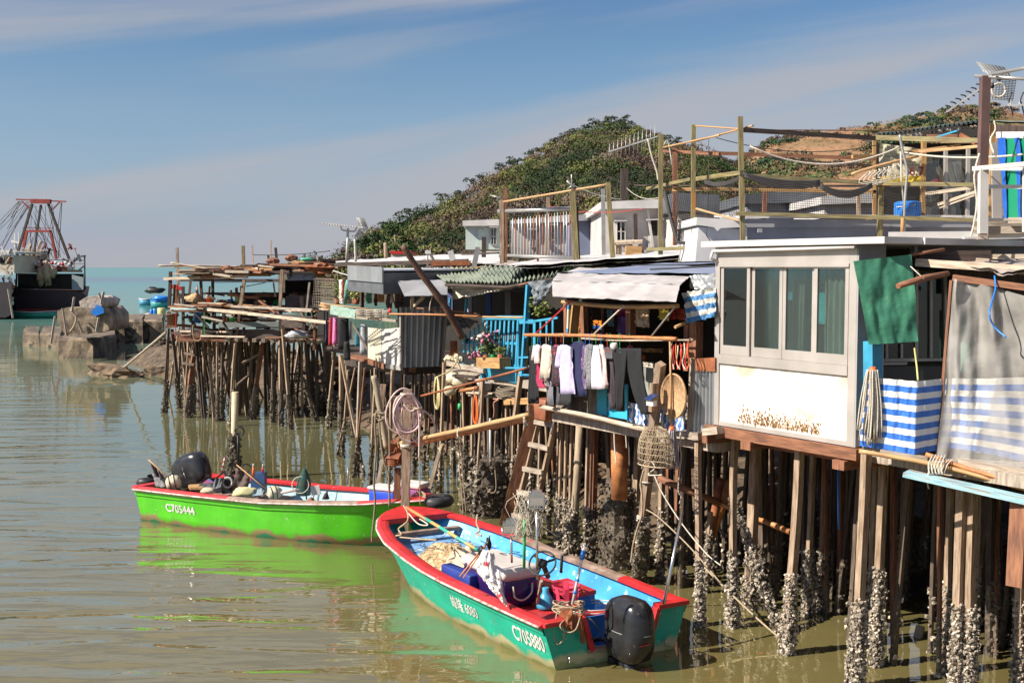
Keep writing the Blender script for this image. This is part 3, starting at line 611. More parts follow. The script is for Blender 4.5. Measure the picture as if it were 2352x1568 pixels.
for k in range(9):
 z=-.5+k*(1.33+.5)/8;secs.append([Vector((pc.x,pc.y,z))+(Vector((math.cos(a),math.sin(a),0))*(.17+.03*noise.noise(Vector((a,z*3,1)))))/max(abs(math.cos(a-.6)),abs(math.sin(a-.6)))**.6 for a in[i*math.pi/8 for i in range(16)]])
mb.loft(secs);o=mb.build('concrete_footing',m_conc,hE);barnacles(o,pc+Vector((0,0,1.3)),pc-Vector((0,0,.4)),.36,1.25,420,m_barnd,.03)
fill_stilts(hE,sE0-.5,sE1,10.4,13.5,2.3,26,seed=5)
mb=MB();mb.tube([B(w4,1190,715,10.2),B(w4,1440,820,10.4),B(w4,1673,910,10.8)],.05,8);mb.build('brace',m_brown,hE)
sF0,sF1=st(T(1645,900,TF))[0],st(T(1966,900,TF))[0]
hF=thing('stilt_house',H((sF0+sF1)/2,11,0),'stilt house with a projecting aluminium bay of four sliding windows over a white rust-stained panel','house')
ZB,ZT,ZS=2.58,4.74,3.40
mb=MB();mb.hbox(sF0,sF1+2.6,TF+.04,15.5,2.44,2.56);mb.build('floor',m_plank,hF)
m_panel=M('white enamel panel',(.76,.72,.66),(.68,.63,.55),1.0,.45,.03,'Object',spots=[((.50,.41,.30),1.0,.56,(1,1,.8)),((.34,.25,.16),2.3,.66,(2,2,.4))],lo=.3)
mb=MB();mb.hbox(sF0+.06,sF1-.1,TF,TF+.03,ZB+.05,ZS-.06);pn=mb.build('panel',m_panel,hF)
mb=MB();rr=random.Random(5)
for i in range(650):
 u=rr.random();z=ZB+.08+.17*abs(rr.gauss(0,.5))*(1-.3*u);s_=sF0+.38+(sF1-sF0-.85)*u;r=.004+.009*rr.random()**2;h=r*rr.uniform(1,3.5)
 b=len(mb.v);mb.v+=[tuple(H(s_+a,TF-.003,z+c))for a,c in((-r,0),(0,-h),(r,0),(0,r))];mb.face([b,b+1,b+2,b+3])
mb.build('rust_spots',M('rust stain',(.30,.17,.05),(.20,.09,.03),9,.9,0),pn,kind='stuff')
mb=MB()
mb.hbox(sF0,sF0+.06,TF-.02,TF+.06,ZB,ZT);mb.hbox(sF1-.1,sF1,TF-.02,TF+.06,ZB,ZT)
mb.hbox(sF0+.06,sF1-.1,TF-.03,TF+.05,ZS-.06,ZS+.05);mb.hbox(sF0+.06,sF1-.1,TF-.022,TF+.05,ZT-.2,ZT-.003);mb.hbox(sF0+.06,sF1-.1,TF-.015,TF+.05,ZB,ZB+.05)
mb.hbox(sF0+.06,sF1-.1,TF-.035,TF+.0,ZT-.235,ZT-.20);mb.build('bay_frame',m_alu,hF)
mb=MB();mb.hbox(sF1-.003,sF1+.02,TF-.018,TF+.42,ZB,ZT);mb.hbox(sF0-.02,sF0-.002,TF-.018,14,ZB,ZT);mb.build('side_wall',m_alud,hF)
wA,wB=sF0+.07,sF1-.11;ww=(wB-wA)/4
for i in range(4):
 a,b=wA+ww*i,wA+ww*(i+1);t0=TF-.012+(.03 if i in(1,2)else 0)
 z0,z1_=ZS+.052,ZT-.205;mb=MB();fw=.05
 mb.hbox(a+.003,a+fw,t0,t0+.03,z0,z1_);mb.hbox(b-fw,b-.003,t0,t0+.03,z0,z1_);mb.hbox(a+fw,b-fw,t0,t0+.03,z0,z0+.11);mb.hbox(a+fw,b-fw,t0,t0+.03,z1_-.05,z1_)
 o=mb.build('window',m_alu,hF);mb=MB();mb.hbox(a+fw-.004,b-fw+.004,t0+.012,t0+.017,z0+.1,z1_-.04);mb.build('pane',m_glass,o)
m_in=M('greyish brown interior wall',(.22,.19,.15),(.17,.155,.13),2,.9,0)  # the wall's own greyish brown
mb=MB();mb.hbox(sF0+.01,sF1+.3,12.4,12.45,ZB,ZT);mb.build('inner_wall',m_in,hF)
mb=MB()
def curtain(mb,s0,s1,t,za,zb,n,amp=.03):
 mb.grid(lambda u,v:H(s0+(s1-s0)*u,t+amp*math.sin(u*n*2*math.pi)*(.6+.4*v)+.01*noise.noise(Vector((u*20,v*3,0))),zb+(za-zb)*v),n*8,6,True,1,1)
curtain(mb,wA+3*ww+.03,wB-.03,TF+.14,ZS+.1,ZT-.22,5);curtain(mb,wA+2*ww-.02,wA+2.35*ww,TF+.2,ZS+.1,ZT-.22,4);curtain(mb,wA+ww+.02,wA+1.3*ww,TF+.2,ZS+.1,ZT-.22,3)
mb.build('curtain',M('pale grey curtain',(.42,.42,.37),(.30,.31,.27),3,.9,.05),hF)
def poster(name,s0,s1,z0,z1_,c1,c2,label):
 mb=MB();mb.hbox(s0,s1,TF+.3,TF+.31,z0,z1_)
 o=mb.build(name,M('printed '+name+str(s0),c1,c2,3.2,.5,0,spots=[((.55,.50,.38),2.6,.60,(1,1,1)),((.02,.05,.12),4,.62,(1,1,2))]),hF);tag(o,label)
poster('poster',wA+ww+.07,wA+2*ww-.06,ZT-.62,ZT-.25,(.08,.42,.62),(.03,.2,.35),'blue sea picture behind the second window');poster('poster',wA+2*ww+.12,wA+3*ww-.04,ZT-.88,ZT-.25,(.06,.62,.68),(.03,.28,.34),'turquoise fish picture behind the third window')
mb=MB();mb.hbox(sF0-.17,sF1+.42,TF-.12,TF+.5,ZT+.005,ZT+.075);mb.hbox(sF0-.12,sF1+.45,TF+.5,14.5,ZT+.0,ZT+.07);mb.build('roof',m_white,hF)
mb=MB();g0,g1=H(sF0+.0,TF-.08,ZT-.045),H(sF1+.02,TF-.08,ZT-.03);mb.tube([g0,g1],.022,8);mb.tube([g0,g0-Vector((.03,0,.09)),H(sF0+.02,TF-.02,ZT-.17)],.02,7);mb.build('gutter_pipe',m_white,hF)
mb=MB();mb.bar(H(sF0-.12,TF-.01,ZB-.07),H(sF1+.08,TF-.01,ZB-.07),.13,.12,(0,0,1));mb.build('sill_beam',m_brown,hF)
mb=MB()
for s_,dz in((sF0-.1,-.18),(sF0+.62,-.17),(sF1-.12,-.2)):mb.bar(H(s_,TF-.12,ZB+dz),H(s_,11.5,ZB+dz),.16,.1)
mb.bar(H(sF0+.1,10.1,ZB-.2),H(sF1,10.1,ZB-.2),.1,.1);mb.build('floor_beam',m_brown,hF)
for a in((1688,990,1681,1440,.13,420),(1838,1018,1808,1500,.145,640),(1868,1025,1853,1412,.10,220),(1898,1030,1881,1402,.09,220),(1735,1010,1722,1398,.17,260),(1912,1030,1905,1345,.05,60),(1955,1035,1940,1385,.07,160),(1643,1010,1640,1330,.06,70)):
 stilt(hF,*a[:4],a[4]*.84,zb=.95 if a[5]>300 else.85,n=a[5],bm=m_barn if a[5]>200 else m_barnd,mat=m_post if a[5]>200 else m_postd,bs=.027)
stilt(hF,1727,1270,1793,1462,.09,zb=1.6,n=420,bs=.03);stilt(hF,1748,1010,1752,1380,.12,m_postd,.8,140,m_barnd)
stilt(hF,1992,1040,1965,1578,.13,zb=.95,n=620,bs=.026);stilt(hF,2012,1050,1996,1480,.09,zb=.95,n=300,bs=.026);stilt(hF,2032,1050,2010,1528,.11,zb=1.1,n=480,bs=.026)
mb=MB();mb.tube([B(w5,40,478,10.9),B(w5,230,555,10.9)],.035,7);mb.tube([B(w5,355,600,11),B(w5,565,690,11)],.04,7);mb.tube([B(w5,222,395,11.2),B(w5,105,700,11.2)],.07,9);mb.build('brace',m_bamo,hF)
mb=MB();mb.tube([B(w5,842,270,10.4),B(w5,843,560,10.4),B(w5,848,675,10.4)],.012,6);mb.build('water_pipe',m_bluep,hF)
fill_stilts(hF,sF0,sF1+.8,10.6,14,2.5,22,seed=8,mat=None)
DG=12.5
hG=thing('stilt_house',P(2170,1400,13),'right hand stilt house with dark recessed windows behind tarpaulins','house')
def G(x,y,d=DG):return P(*z6(x,y),d)
def gq(mb,pts,d=DG,th=.02):
 ps=[G(x,y,d)for x,y in pts];return mb.slab(ps,th,(0,1,0))
mb=MB();mb.slab([P(1980,1030,11.9),P(2700,1060,11.2),P(2700,960,18),P(1980,950,18)],.1);mb.build('floor',m_plank,hG)
mb=MB();mb.hbox(sF1-.6,sF1+9,10.7,22,2.26,2.36);mb.build('sky_gap_blocker',m_dark,hG)  # added unseen slab, blocks the sky gap mirrored in the water
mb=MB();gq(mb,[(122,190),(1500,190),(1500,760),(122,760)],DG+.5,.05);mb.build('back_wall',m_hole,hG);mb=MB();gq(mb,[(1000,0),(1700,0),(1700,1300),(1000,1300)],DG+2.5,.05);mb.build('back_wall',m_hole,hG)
mb=MB();gq(mb,[(118,780),(900,780),(900,1240),(118,1240)],DG+.02,.04);mb.build('apron_wall',M('charcoal panel',(.085,.085,.085),(.06,.06,.06),1,.6,0),hG)
mb=MB();gq(mb,[(118,738),(600,735),(600,752),(118,757)],DG-.02,.05);gq(mb,[(118,760),(392,757),(392,772),(118,778)],DG-.03,.03)
for x0,y0,x1_,y1,w in((447,240,447,738,13),(527,270,527,738,13),(608,280,608,738,13),(278,655,278,738,14),(362,655,362,738,13),(122,640,122,1230,7)):
 gq(mb,[(x0-w/2,y0),(x0+w/2,y0),(x1_+w/2,y1),(x1_-w/2,y1)],DG-.02,.04)
mb.build('window_frame',m_alu,hG)
mb=MB();gq(mb,[(118,240),(615,240),(615,738),(118,738)],DG+.03,.006);mb.build('pane',m_glassd,hG)
mb=MB();gq(mb,[(456,690),(520,690),(520,735),(456,735)],DG+.2);gq(mb,[(540,690),(600,690),(600,735),(540,735)],DG+.2);mb.build('inner_shelf',m_pale,hG)
mb=MB();lathe(mb,G(567,308,DG+.06),[(.085,0),(.085,.012),(.04,.02)],20,(0,-1,0));mb.build('round_sticker',M('yellow ring',(.6,.55,.08),(.3,.3,.08),20,.5,0),hG)
mb=MB();mb.slab([P(2040,551,12.9),P(2700,545,12.9),P(2700,560,18),P(2040,560,18)],.09);mb.build('roof',m_white,hG)
mb=MB();gq(mb,[(425,100),(1600,95),(1600,170),(425,170)],13.1,.03);mb.build('fascia',m_grey,hG)
mb=MB();mb.bar(G(428,95,13.0),G(428,155,13.0),.06);mb.build('fascia_post',m_alu,hG)
ca,cb,cc,cd_=G(440,190,12.6),G(1500,160,12.6),G(430,205,12.2),G(1500,320,10.6)
mb=MB();sheet(mb,ca,cb,cc,cd_,40,8,.05,3,(0,0,1),.03);mb.build('canopy',M('weathered canopy sheet',(.40,.34,.31),(.22,.18,.16),2,.8,.3),hG)
mb=MB();mb.bar(G(452,166,12.3),G(850,160,12.2),.14,.11);mb.build('ridge_log',m_dark,hG)
mb=MB();mb.bar(G(850,168,12.2),G(1200,165,12.0),.11,.05);mb.bar(G(775,185,12.1),G(850,190,12.05),.05,.04);mb.bar(G(440,200,12.0),G(1300,255,11.2),.05,.08);mb.build('canopy_batten',m_pale,hG)
mb=MB();gq(mb,[(640,230),(1500,290),(1500,420),(640,380)],12.3,.03);mb.build('canopy_painted_shade',m_dark,hG)  # dark sheet paints the shade beneath the canopy
mb=MB();mb.bar(G(198,640,11.9),G(200,1100,11.9),.16,.12);mb.build('corner_post',m_blue,hG)
mb=MB();mb.tube([G(410,158,11.9),G(600,127,11.9)],.018,7);mb.tube([G(340,332,11.4),G(480,290,11.6),G(620,262,11.8)],[.03,.035,.03],8);mb.build('pole',m_brown,hG)
mb=MB();gq(mb,[(700,480),(745,480),(745,810),(700,810)],12.2,.05);mb.build('green_door_edge',M('green cloth strip',(.12,.35,.26),(.08,.25,.2),3),hG)
mb=MB();mb.bar(G(640,300,11.4),G(560,1290,11.4),.03);mb.bar(G(650,285,11.2),G(1500,400,10.2),.045,.06);mb.build('sheet_frame',m_brown,hG)
for a in((2182,1108,2174,1545,.11,460),(2208,1112,2193,1605,.12,620),(2237,1118,2224,1608,.135,620),(2296,1130,2277,1455,.08,200),(2252,1118,2240,1500,.07,150),(2348,1140,2338,1590,.13,460),(2078,1060,2064,1374,.075,140),(2390,1150,2384,1600,.12,0),(2155,1080,2150,1400,.06,60)):
 stilt(hG,*a[:4],a[4]*.85,zb=1.0,n=a[5],bs=.026)
mb=MB();mb.bar(B(w6,1245,330,9.6),B(w6,1215,910,9.5),.16,.05,UT);mb.build('hanging_board',m_brown,hG)
fill_stilts(hG,sF1-.2,sF1+3,11.2,14.5,2.5,16,seed=12)
mb=MB();mb.bar(G(150,1240,11.6),G(470,1300,11.3),.07,.09,(0,0,1));mb.bar(G(240,1260,11.4),G(505,1300,11.2),.05,.05);mb.bar(G(680,1320,11.0),G(1500,1460,10.2),.06,.08,(0,0,1))
mb.build('floor_beam',m_plank,hG)
m_bb=M('flaking turquoise board',(.40,.62,.66),(.22,.40,.46),4,.7,.4,'UV',(6,1,1),spots=[((.30,.24,.2),3,.52,(5,.8,1))])
mb=MB();mb.bar(G(385,1378,10.9),G(1500,1630,9.9),.22,.045,(0,0,1));mb.build('edge_board',m_bb,hG)
mb=MB();mb.bar(G(640,1345,11.1),G(1500,1520,10.2),.16,.03,(0,0,1));mb.build('edge_board',m_rust,hG)
def poleobj(pts,r,label,mat,name='bamboo_pole',cat='pole',group=None,n=8):
 mb=MB();P_=[Vector(p)for p in pts]
 P2=smooth(P_,6)if len(P_)>2 else[P_[0].lerp(P_[1],i/8)for i in range(9)]
 rr_=[r*(1.1 if i%2 else.96)for i in range(len(P2))]
 mb.tube(P2,rr_,n);return solo(mb,name,mat,label,cat,group)
poleobj([G(122,1255,11.35),G(560,1335,11.0),G(1045,1465,10.6),G(1400,1570,10.3)],.023,'long pale bamboo pole laid along the gangway edge under the striped tarpaulin',m_bam)
poleobj([G(495,1272,11.1),G(800,1375,10.8),G(1400,1545,10.2)],.022,'orange bamboo pole starting at the tarpaulin corner above the turquoise board',m_bamo)
poleobj([G(530,1325,11.05),G(1045,1415,10.7),G(1400,1500,10.4)],.017,'thin tan cane lying between the bamboo pole and the orange pole',m_bam)
mb=MB()
for k in range(5):
 x=515+18*k;mb.tube(smooth([G(x+20,1275,11.0),G(x-5,1330,10.85),G(x+5,1385,10.8),G(x+30,1330,10.9),G(x+60,1300,10.95)]),.006,5)
mb.tube(smooth([G(540,1280,11),G(510,1380,10.8),G(505,1430,10.8),G(512,1465,10.8)]),.008,5);solo(mb,'cord',m_rope2,'pale cord lashing the bamboo poles to the turquoise board','rope')
m_gt=M('green tarpaulin',(.06,.25,.15),(.035,.17,.11),2.2,.6,.35,'Object',bd=.03,bscale=9,spots=[((.16,.22,.12),1.5,.62,(1,1,1)),((.03,.26,.22),2.5,.66,(1,1,1))])
ga,gb,gc,gd_=G(90,193,11.75),G(415,155,11.75),G(178,660,11.75),G(452,642,11.75)
mb=MB();sheet(mb,ga,gb,gc,gd_,26,30,.03,1.2,None,.004,seed=3,sag_=0);t=solo(mb,'tarpaulin',m_gt,'plain green tarpaulin square hung beside the bay window','tarpaulin')
m_st=M('blue and white striped tarpaulin',(.80,.79,.76),(.70,.69,.67),6,.45,.6,'UV',bd=.02,stripes=(1,.1335,(.035,.17,.62)))
def striped(top,bot,wv,label,nu=60,amp=.03,mat=None,fr=4):
 mb=MB()
 def f(u,v):
  a=u*(len(top)-1);i=min(int(a),len(top)-2);k=a-i;p=top[i].lerp(top[i+1],k).lerp(bot[i].lerp(bot[i+1],k),v)
  return p+Vector((-.5,-.85,0))*amp*(noise.noise(Vector((u*fr*3,v*1.4,4)))+.4*noise.noise(Vector((u*fr*8,v*6,1))))
 mb.grid(f,nu,34,True,1,wv,.004);return solo(mb,'tarpaulin',mat or m_st,label,'tarpaulin')
striped([G(158,842,11.55),G(300,852,11.4),G(440,865,11.25),G(590,850,11.4)],[G(124,1225,11.55),G(290,1250,11.4),G(430,1275,11.25),G(556,1250,11.4)],.80,'blue and white striped tarpaulin screening the gangway left of the clear plastic sheet')
striped([G(592,850,11.45),G(655,848,11.4),G(800,850,11.4),G(1100,840,11.3),G(1500,830,11.3)],[G(556,1235,11.45),G(655,1240,11.4),G(800,1260,11.3),G(1100,1325,11.2),G(1500,1400,11.2)],.80,'striped tarpaulin seen through the clear plastic sheet',70)
def plastic():
 m=bpy.data.materials.new('clear plastic film');m.use_nodes=True;nt=m.node_tree;nt.nodes.clear()
 tc=N(nt,'ShaderNodeTexCoord');n1=noise_t(nt,tc.outputs['Object'],1.7,3)
 tp=N(nt,'ShaderNodeBsdfTransparent');tp.inputs[0].default_value=(.86,.84,.80,1)
 bs=N(nt,'ShaderNodeBsdfPrincipled');bs.inputs['Base Color'].default_value=(.66,.63,.59,1);bs.inputs['Roughness'].default_value=.13;bs.inputs['Specular IOR Level'].default_value=.9
 nb=noise_t(nt,tc.outputs['Object'],5,5);bp=N(nt,'ShaderNodeBump');bp.inputs['Strength'].default_value=.5;bp.inputs['Distance'].default_value=.03
 nt.links.new(nb,bp.inputs['Height']);nt.links.new(bp.outputs[0],bs.inputs['Normal'])
 mx=N(nt,'ShaderNodeMixShader');f=ramp(nt,n1,[(.35,.28),(.68,.58)]);nt.links.new(f,mx.inputs[0]);nt.links.new(tp.outputs[0],mx.inputs[1]);nt.links.new(bs.outputs[0],mx.inputs[2])
 o=N(nt,'ShaderNodeOutputMaterial');nt.links.new(mx.outputs[0],o.inputs[0]);return m
tp_=[G(652,290,11.1),G(800,320,11.0),G(1045,385,10.7),G(1500,470,10.2)];bt_=[G(556,1290,11.15),G(760,1310,11.0),G(1045,1372,10.7),G(1500,1450,10.2)]
def plf(u,v):
 a=u*3;i=min(int(a),2);k=a-i;p=tp_[i].lerp(tp_[i+1],k).lerp(bt_[i].lerp(bt_[i+1],k),v)
 w=u*9-v*2.2
 return p+Vector((-.45,-.9,0))*(.06*math.sin(w*2.4+2*noise.noise(Vector((u*4,v*2,0))))*(1-v*.6)+.05*noise.noise(Vector((u*10,v*5,3))))
mb=MB();mb.grid(plf,110,50,True,1,1);solo(mb,'plastic_sheet',plastic(),'cloudy clear plastic sheet hanging in folds at the right edge','plastic sheet')
mb=MB();mb.tube(smooth([G(880,275,10.9),G(885,350,10.8),G(852,480,10.6),G(880,560,10.6),G(945,620,10.5)],6),.009,5);solo(mb,'cord',m_bluep,'pale blue cord dangling in front of the plastic sheet','rope')
mb=MB();mb.tube([G(432,680,11.7),G(445,780,11.5),G(452,860,11.3)],.01,5);solo(mb,'cord',m_yelp,'yellow cord tied from the green tarpaulin corner to the striped one','rope')
mb=MB();mb.tube([G(410,222,11.7),G(485,292,11.55)],.006,5);solo(mb,'cord',m_rope2,'short pale cord tying the green tarpaulin to the brown pole','rope')
def mop(c,w,h,label,mat,handle=None,hm=None):
 t=thing('mop',c,label,'mop');mb=MB();rg=random.Random(int(c.x*99))
 for i in range(46):
  a=rg.uniform(0,6.3);r=w/2*rg.random()**.5;p0=c+Vector((math.cos(a)*r*.4,math.sin(a)*r*.3,0));p1=c+Vector((math.cos(a)*r,math.sin(a)*r*.5,-h*rg.uniform(.75,1)))
  mb.tube(smooth([p0,p0.lerp(p1,.5)+Vector((rg.uniform(-.02,.02),0,0)),p1],3),.008,4)
 mb.build('mop_head',mat,t)
 if handle:mb=MB();mb.tube([c+Vector((0,0,-.02)),handle],.013,7);mb.build('handle',hm or m_bam,t)
 mb=MB();lathe(mb,c+Vector((0,0,-.03)),[(.03,0),(.04,.02),(.03,.06)],10);mb.build('mop_collar',m_orange,t)
mop(G(198,800,11.45),.30,.78,'cream string mop head hung over the blue corner post',m_rope2)
mop(B(z4,1213,1385,9.45),.22,.52,'grey mop with orange collar hanging upside down in front of the straw mat',plain((.45,.42,.44)),B(z4,1200,745,9.45))
def pp(mb,pts,d,th=.03):
 ps=[P(x,y,d)for x,y in pts];return mb.slab(ps,th,(0,1,0))
def V8(x,y,d):return P(*z8(x,y),d)
def V7(x,y,d):return P(*z7(x,y),d)
def X1(x,y,d):return P(*x1(x,y),d)
hT=thing('upper_storey',P(1960,540,16.5),'low grey upper storey with a flat coping behind the bay window roof','building')
mb=MB();pp(mb,[(1712,520),(2245,520),(2245,600),(1712,600)],16.0,3.5);mb.build('wall',m_grey,hT)
mb=MB();pp(mb,[(1712,503),(2240,506),(2240,522),(1712,522)],15.93,.16);pp(mb,[(1741,525),(1751,525),(1751,534),(1741,534)],15.9,.05);mb.build('coping',m_grey,hT)
mb=MB();mb.slab([P(1700,501,15.9),P(2250,503,15.9),P(2330,500,22),P(1640,499,22)],.05);mb.build('roof',m_roofw,hT)
mb=MB()
b_=[P(1599,580,16.2),P(1714,580,15.9)]
for a in(((1604,521),(1712,527),(1712,600),(1597,600)),):pp(mb,a,16.0,1.6)
pp(mb,[(1600,499),(1702,506),(1702,522),(1655,524),(1648,531),(1640,522),(1599,516)],15.9,1.8);pp(mb,[(1702,508),(1716,506),(1716,600),(1702,600)],15.95,.1);mb.build('white_end_wall',m_white,hT)
def post(parent,name,x0,y0,x1_,y1,d,w,mat,vw=None,w2=None):
 if vw:(x0,y0),(x1_,y1)=vw(x0,y0),vw(x1_,y1)
 w*=.66;mb=MB();mb.bar(P(x0,y0,d),P(x1_,y1,d),w,w2 or w,(0,1,0));return mb.build(name,mat,parent)
def beam(parent,name,x0,y0,d0,x1_,y1,d1,w,mat,vw=None,rnd=False,n=8,sg=0):
 if vw:(x0,y0),(x1_,y1)=vw(x0,y0),vw(x1_,y1)
 w*=.66;mb=MB();a,b=P(x0,y0,d0),P(x1_,y1,d1)
 if rnd:mb.tube(sag(a,b,sg,10),w/2,7)
 else:mb.bar(a,b,w,w,(0,0,1))
 return mb.build(name,mat,parent)if parent is not None else mb
rt=thing('roof_railing',P(1850,555,15.8),'wooden roof railing of olive posts and rails hung with black netting','railing')
post(rt,'post',1593,287,1592,545,16.6,.09,m_olive);post(rt,'post',1700,268,1706,556,15.7,.10,m_olive);post(rt,'post',1518,308,1517,585,17.4,.10,m_olive)
post(rt,'post',2024,430,2020,545,15.7,.10,m_olive);post(rt,'post',1757,440,1755,505,17.5,.09,m_brown);post(rt,'post',2008,310,2008,505,17,.07,m_yel);post(rt,'post',1972,448,1972,505,17.5,.08,m_post)
for a in((5,515,16.6,345,540,15.7,.035,m_bam,z8),(0,630,17.0,425,515,15.6,.045,m_bam,z8),(345,545,15.7,1300,605,16.2,.09,m_dark,z8),(1300,600,16.2,2040,622,15,.10,m_olive,z8),(0,705,17,1300,750,17,.075,m_brown,z8),(1130,735,16.8,1300,735,16.9,.08,m_yel,z8),(580,750,17,1300,800,17,.03,m_dark,z8),(15,895,17.2,345,848,15.65,.09,m_olive,z8),(365,870,15.65,1300,925,15.65,.08,m_olive,z8),(1250,925,15.65,1990,935,15.1,.08,m_olive,z8),(0,942,17,1980,945,17,.05,m_dark,z8),(0,962,17,1300,985,17,.07,m_yel,z8),(300,1140,15.65,1990,1185,15.3,.08,m_olive,z8),(20,1105,16.5,340,1195,15.8,.05,m_bam,z8),(1740,690,18,2110,608,16.9,.07,m_olive,z7),(1860,700,17.5,2350,690,17.2,.08,m_yel,z7),(1870,345,17.4,2350,240,15.7,.045,m_bam,z7),(1870,370,17.4,2350,400,16.6,.07,m_brown,z7),(1630,660,18,2350,665,17,.03,m_dark,z7),(1740,1200,17.5,2150,1185,17,.08,m_olive,z7)):
 beam(rt,'rail',*a,rnd=a[7]is m_bam)
beam(rt,'rail',345,545,15.8,1550,550,16.5,.025,m_brown,z8,True)
m_netb=M('black netting cord',(.05,.045,.045),None,5,.8,0)
def net(parent,p00,p10,p01,p11,nu,nv,r=.0028,wob=.02,name='netting',mat=None):
 mb=MB();p00,p10,p01,p11=map(Vector,(p00,p10,p01,p11))
 def q(u,v):
  p=p00.lerp(p10,u).lerp(p01.lerp(p11,u),v);return p+Vector((noise.noise(p*3.1),noise.noise(p*2.7+Vector((5,0,0))),noise.noise(p*3.3+Vector((0,9,0)))))*wob
 for i in range(nu+1):mb.tube([q(i/nu,j/nv)for j in range(0,nv+1)],r,3,False,False)
 for j in range(nv+1):mb.tube([q(i/nu,j/nv)for i in range(0,nu+1)],r,3,False,False)
 return mb.build(name,mat or m_netb,parent)
net(rt,V8(360,950,15.7),V8(1320,985,15.7),V8(360,1145,15.7),V8(1320,1175,15.7),62,11)
net(rt,V8(1340,960,15.6),V8(1740,980,15.4),V8(1340,1170,15.6),V8(1760,1180,15.4),26,11)
net(rt,V8(10,960,17),V8(340,940,16),V8(10,1160,17),V8(340,1150,16),20,11)
net(rt,V7(1880,710,17.5),V7(2120,720,17),V7(2000,1135,17.5),V7(2160,1150,17),14,24,.004)
mb=MB()
for k in range(5):mb.tube(sag(V8(350+4*k,850+6*k,15.6),V8(900,905+7*k,15.5),.05+.012*k,16),.014,4);mb.tube(sag(V8(900,930+5*k,15.5),V8(1270,925+6*k,15.5),.10+.01*k,12),.014,4);mb.tube(sag(V8(80,905+5*k,16.6),V8(330,875+5*k,15.7),.06,10),.012,4)
mb.build('rolled_netting',m_netb,rt)
mb=MB();mb.tube([V7(1880,700,17.4),V7(1930,900,17.3),V7(1990,1140,17.2),V7(2150,1150,17)],.03,6);mb.build('net_edge_rope',m_netb,rt)
def line(a,b,da,db,k,label,mat=m_rope2,vw=None,r=.006,n=14):
 if vw:a,b=vw(*a),vw(*b)
 mb=MB();mb.tube(sag(P(*a,da),P(*b,db),k,n),r,4);return solo(mb,'clothes_line',mat,label,'line')
line((400,660),(1500,650),15.7,16,.26,'thick pale line sagging across the roof terrace',vw=z8,r=.012)
line((160,600),(1300,655),16,16.5,.14,'thin dark wire above the sagging pale line',m_wire,z8)
line((0,705),(1180,825),17,16,.22,'thin green line sagging lowest across the terrace',m_leafd,z8)
line((0,720),(2352,720),30,30,0.4,'distant line',m_wire,z8)if False else None
line((1500,705),(2340,720),15.6,12.4,.05,'white clothes line running to the brown corner post',vw=z8,r=.012)
line((905,830),(1700,860),26,18,.1,'reddish clothes line strung between the roof frames',m_redp,z7)
line((1110,655),(1530,780),24,22,.05,'grey wire slanting down from the gate post to the white house',m_pipe,z7)
line((1565,680),(1850,760),22,18,.1,'pale wire slanting from the dark post to the olive post',vw=z7)
mb=MB();mb.tube([V8(110,610,16.6),V8(108,900,16.6),V8(95,1180,16.6),V8(100,1240,15.9),V8(90,1290,15.9),V8(120,1335,15.9)],.006,4);solo(mb,'cable',m_wire,'thin black cable hanging down over the white end wall','cable')
pt=[V8(1468,580,15.4),V8(1490,700,15.4),V8(1520,830,15.4),V8(1508,1000,15.4),V8(1500,1160,15.4),V8(1500,1310,15.4)]
mb=MB();mb.tube(smooth(pt),.018,8);solo(mb,'crooked_pole',m_pipe,'crooked grey pole bound with orange tape standing against the netting','pole')
mb=MB();mb.tube([V8(1475,700,15.5),V8(1480,900,15.5),V8(1500,1100,15.5)],.012,5);solo(mb,'cord',m_rope2,'loose white cord beside the crooked grey pole','rope')
mb=MB();mb.tube([V8(1490,1170,15.38),V8(1485,1310,15.38)],.025,8);solo(mb,'wooden_stake',m_yel,'short orange brown stake at the foot of the crooked pole','stake')
mb=MB();mb.tube(smooth([V8(1125,860,15.6),V8(1300,805,15.6),V8(1600,730,15.7)]),.022,7);solo(mb,'bamboo_pole',m_bam,'tan bamboo pole leaning up beside the banner with hangers on it','pole')
mb=MB()
for k in range(7):
 a=V8(1240+34*k,850-9*k,15.55);mb.tube(smooth([a,a+Vector((-.12,0,-.13)),a+Vector((.14,0,-.15)),a+Vector((.02,0,.02))],3),.008,5)
solo(mb,'clothes_hanger',m_rope2,'tangled bunch of white plastic hangers on the terrace bamboo pole','clothes hangers')
bc=V8(1522,1168,16.0);t=thing('plastic_drum',bc,'bright blue plastic drum standing behind the terrace netting','drum')
mb=MB();lathe(mb,bc,[(.165,0),(.18,.03),(.185,.13),(.178,.16),(.185,.18),(.178,.21),(.14,.225)],24);mb.build('body',m_bluep,t)
mb=MB();mb.tube([bc+Vector((-.19,-.1,.14)),bc+Vector((.03,-.19,.16)),bc+Vector((.04,-.19,.19))],.008,6);mb.build('handle',m_rope2,t)
hut=thing('rooftop_hut',V8(1700,1175,17),'ramshackle rooftop hut with corrugated roof, old window panels and a torn banner','hut')
mb=MB();a,b,c,d=V8(1290,590,17.5),V8(2120,480,16.0),V8(1310,580,20),V8(2130,475,20)
sheet(mb,a,b,c,d,150,6,.02,2,(0,0,1),.01,corr=(26,.035));mb.build('roof',m_green_roof,hut)
mb=MB();a,b,c,d=V8(2110,482,15.8),V8(2700,500,13.5),V8(2130,476,20),V8(2700,490,20);sheet(mb,a,b,c,d,60,4,.01,2,(0,0,1),.02);mb.build('roof',m_green_roof,hut)
mb=MB()
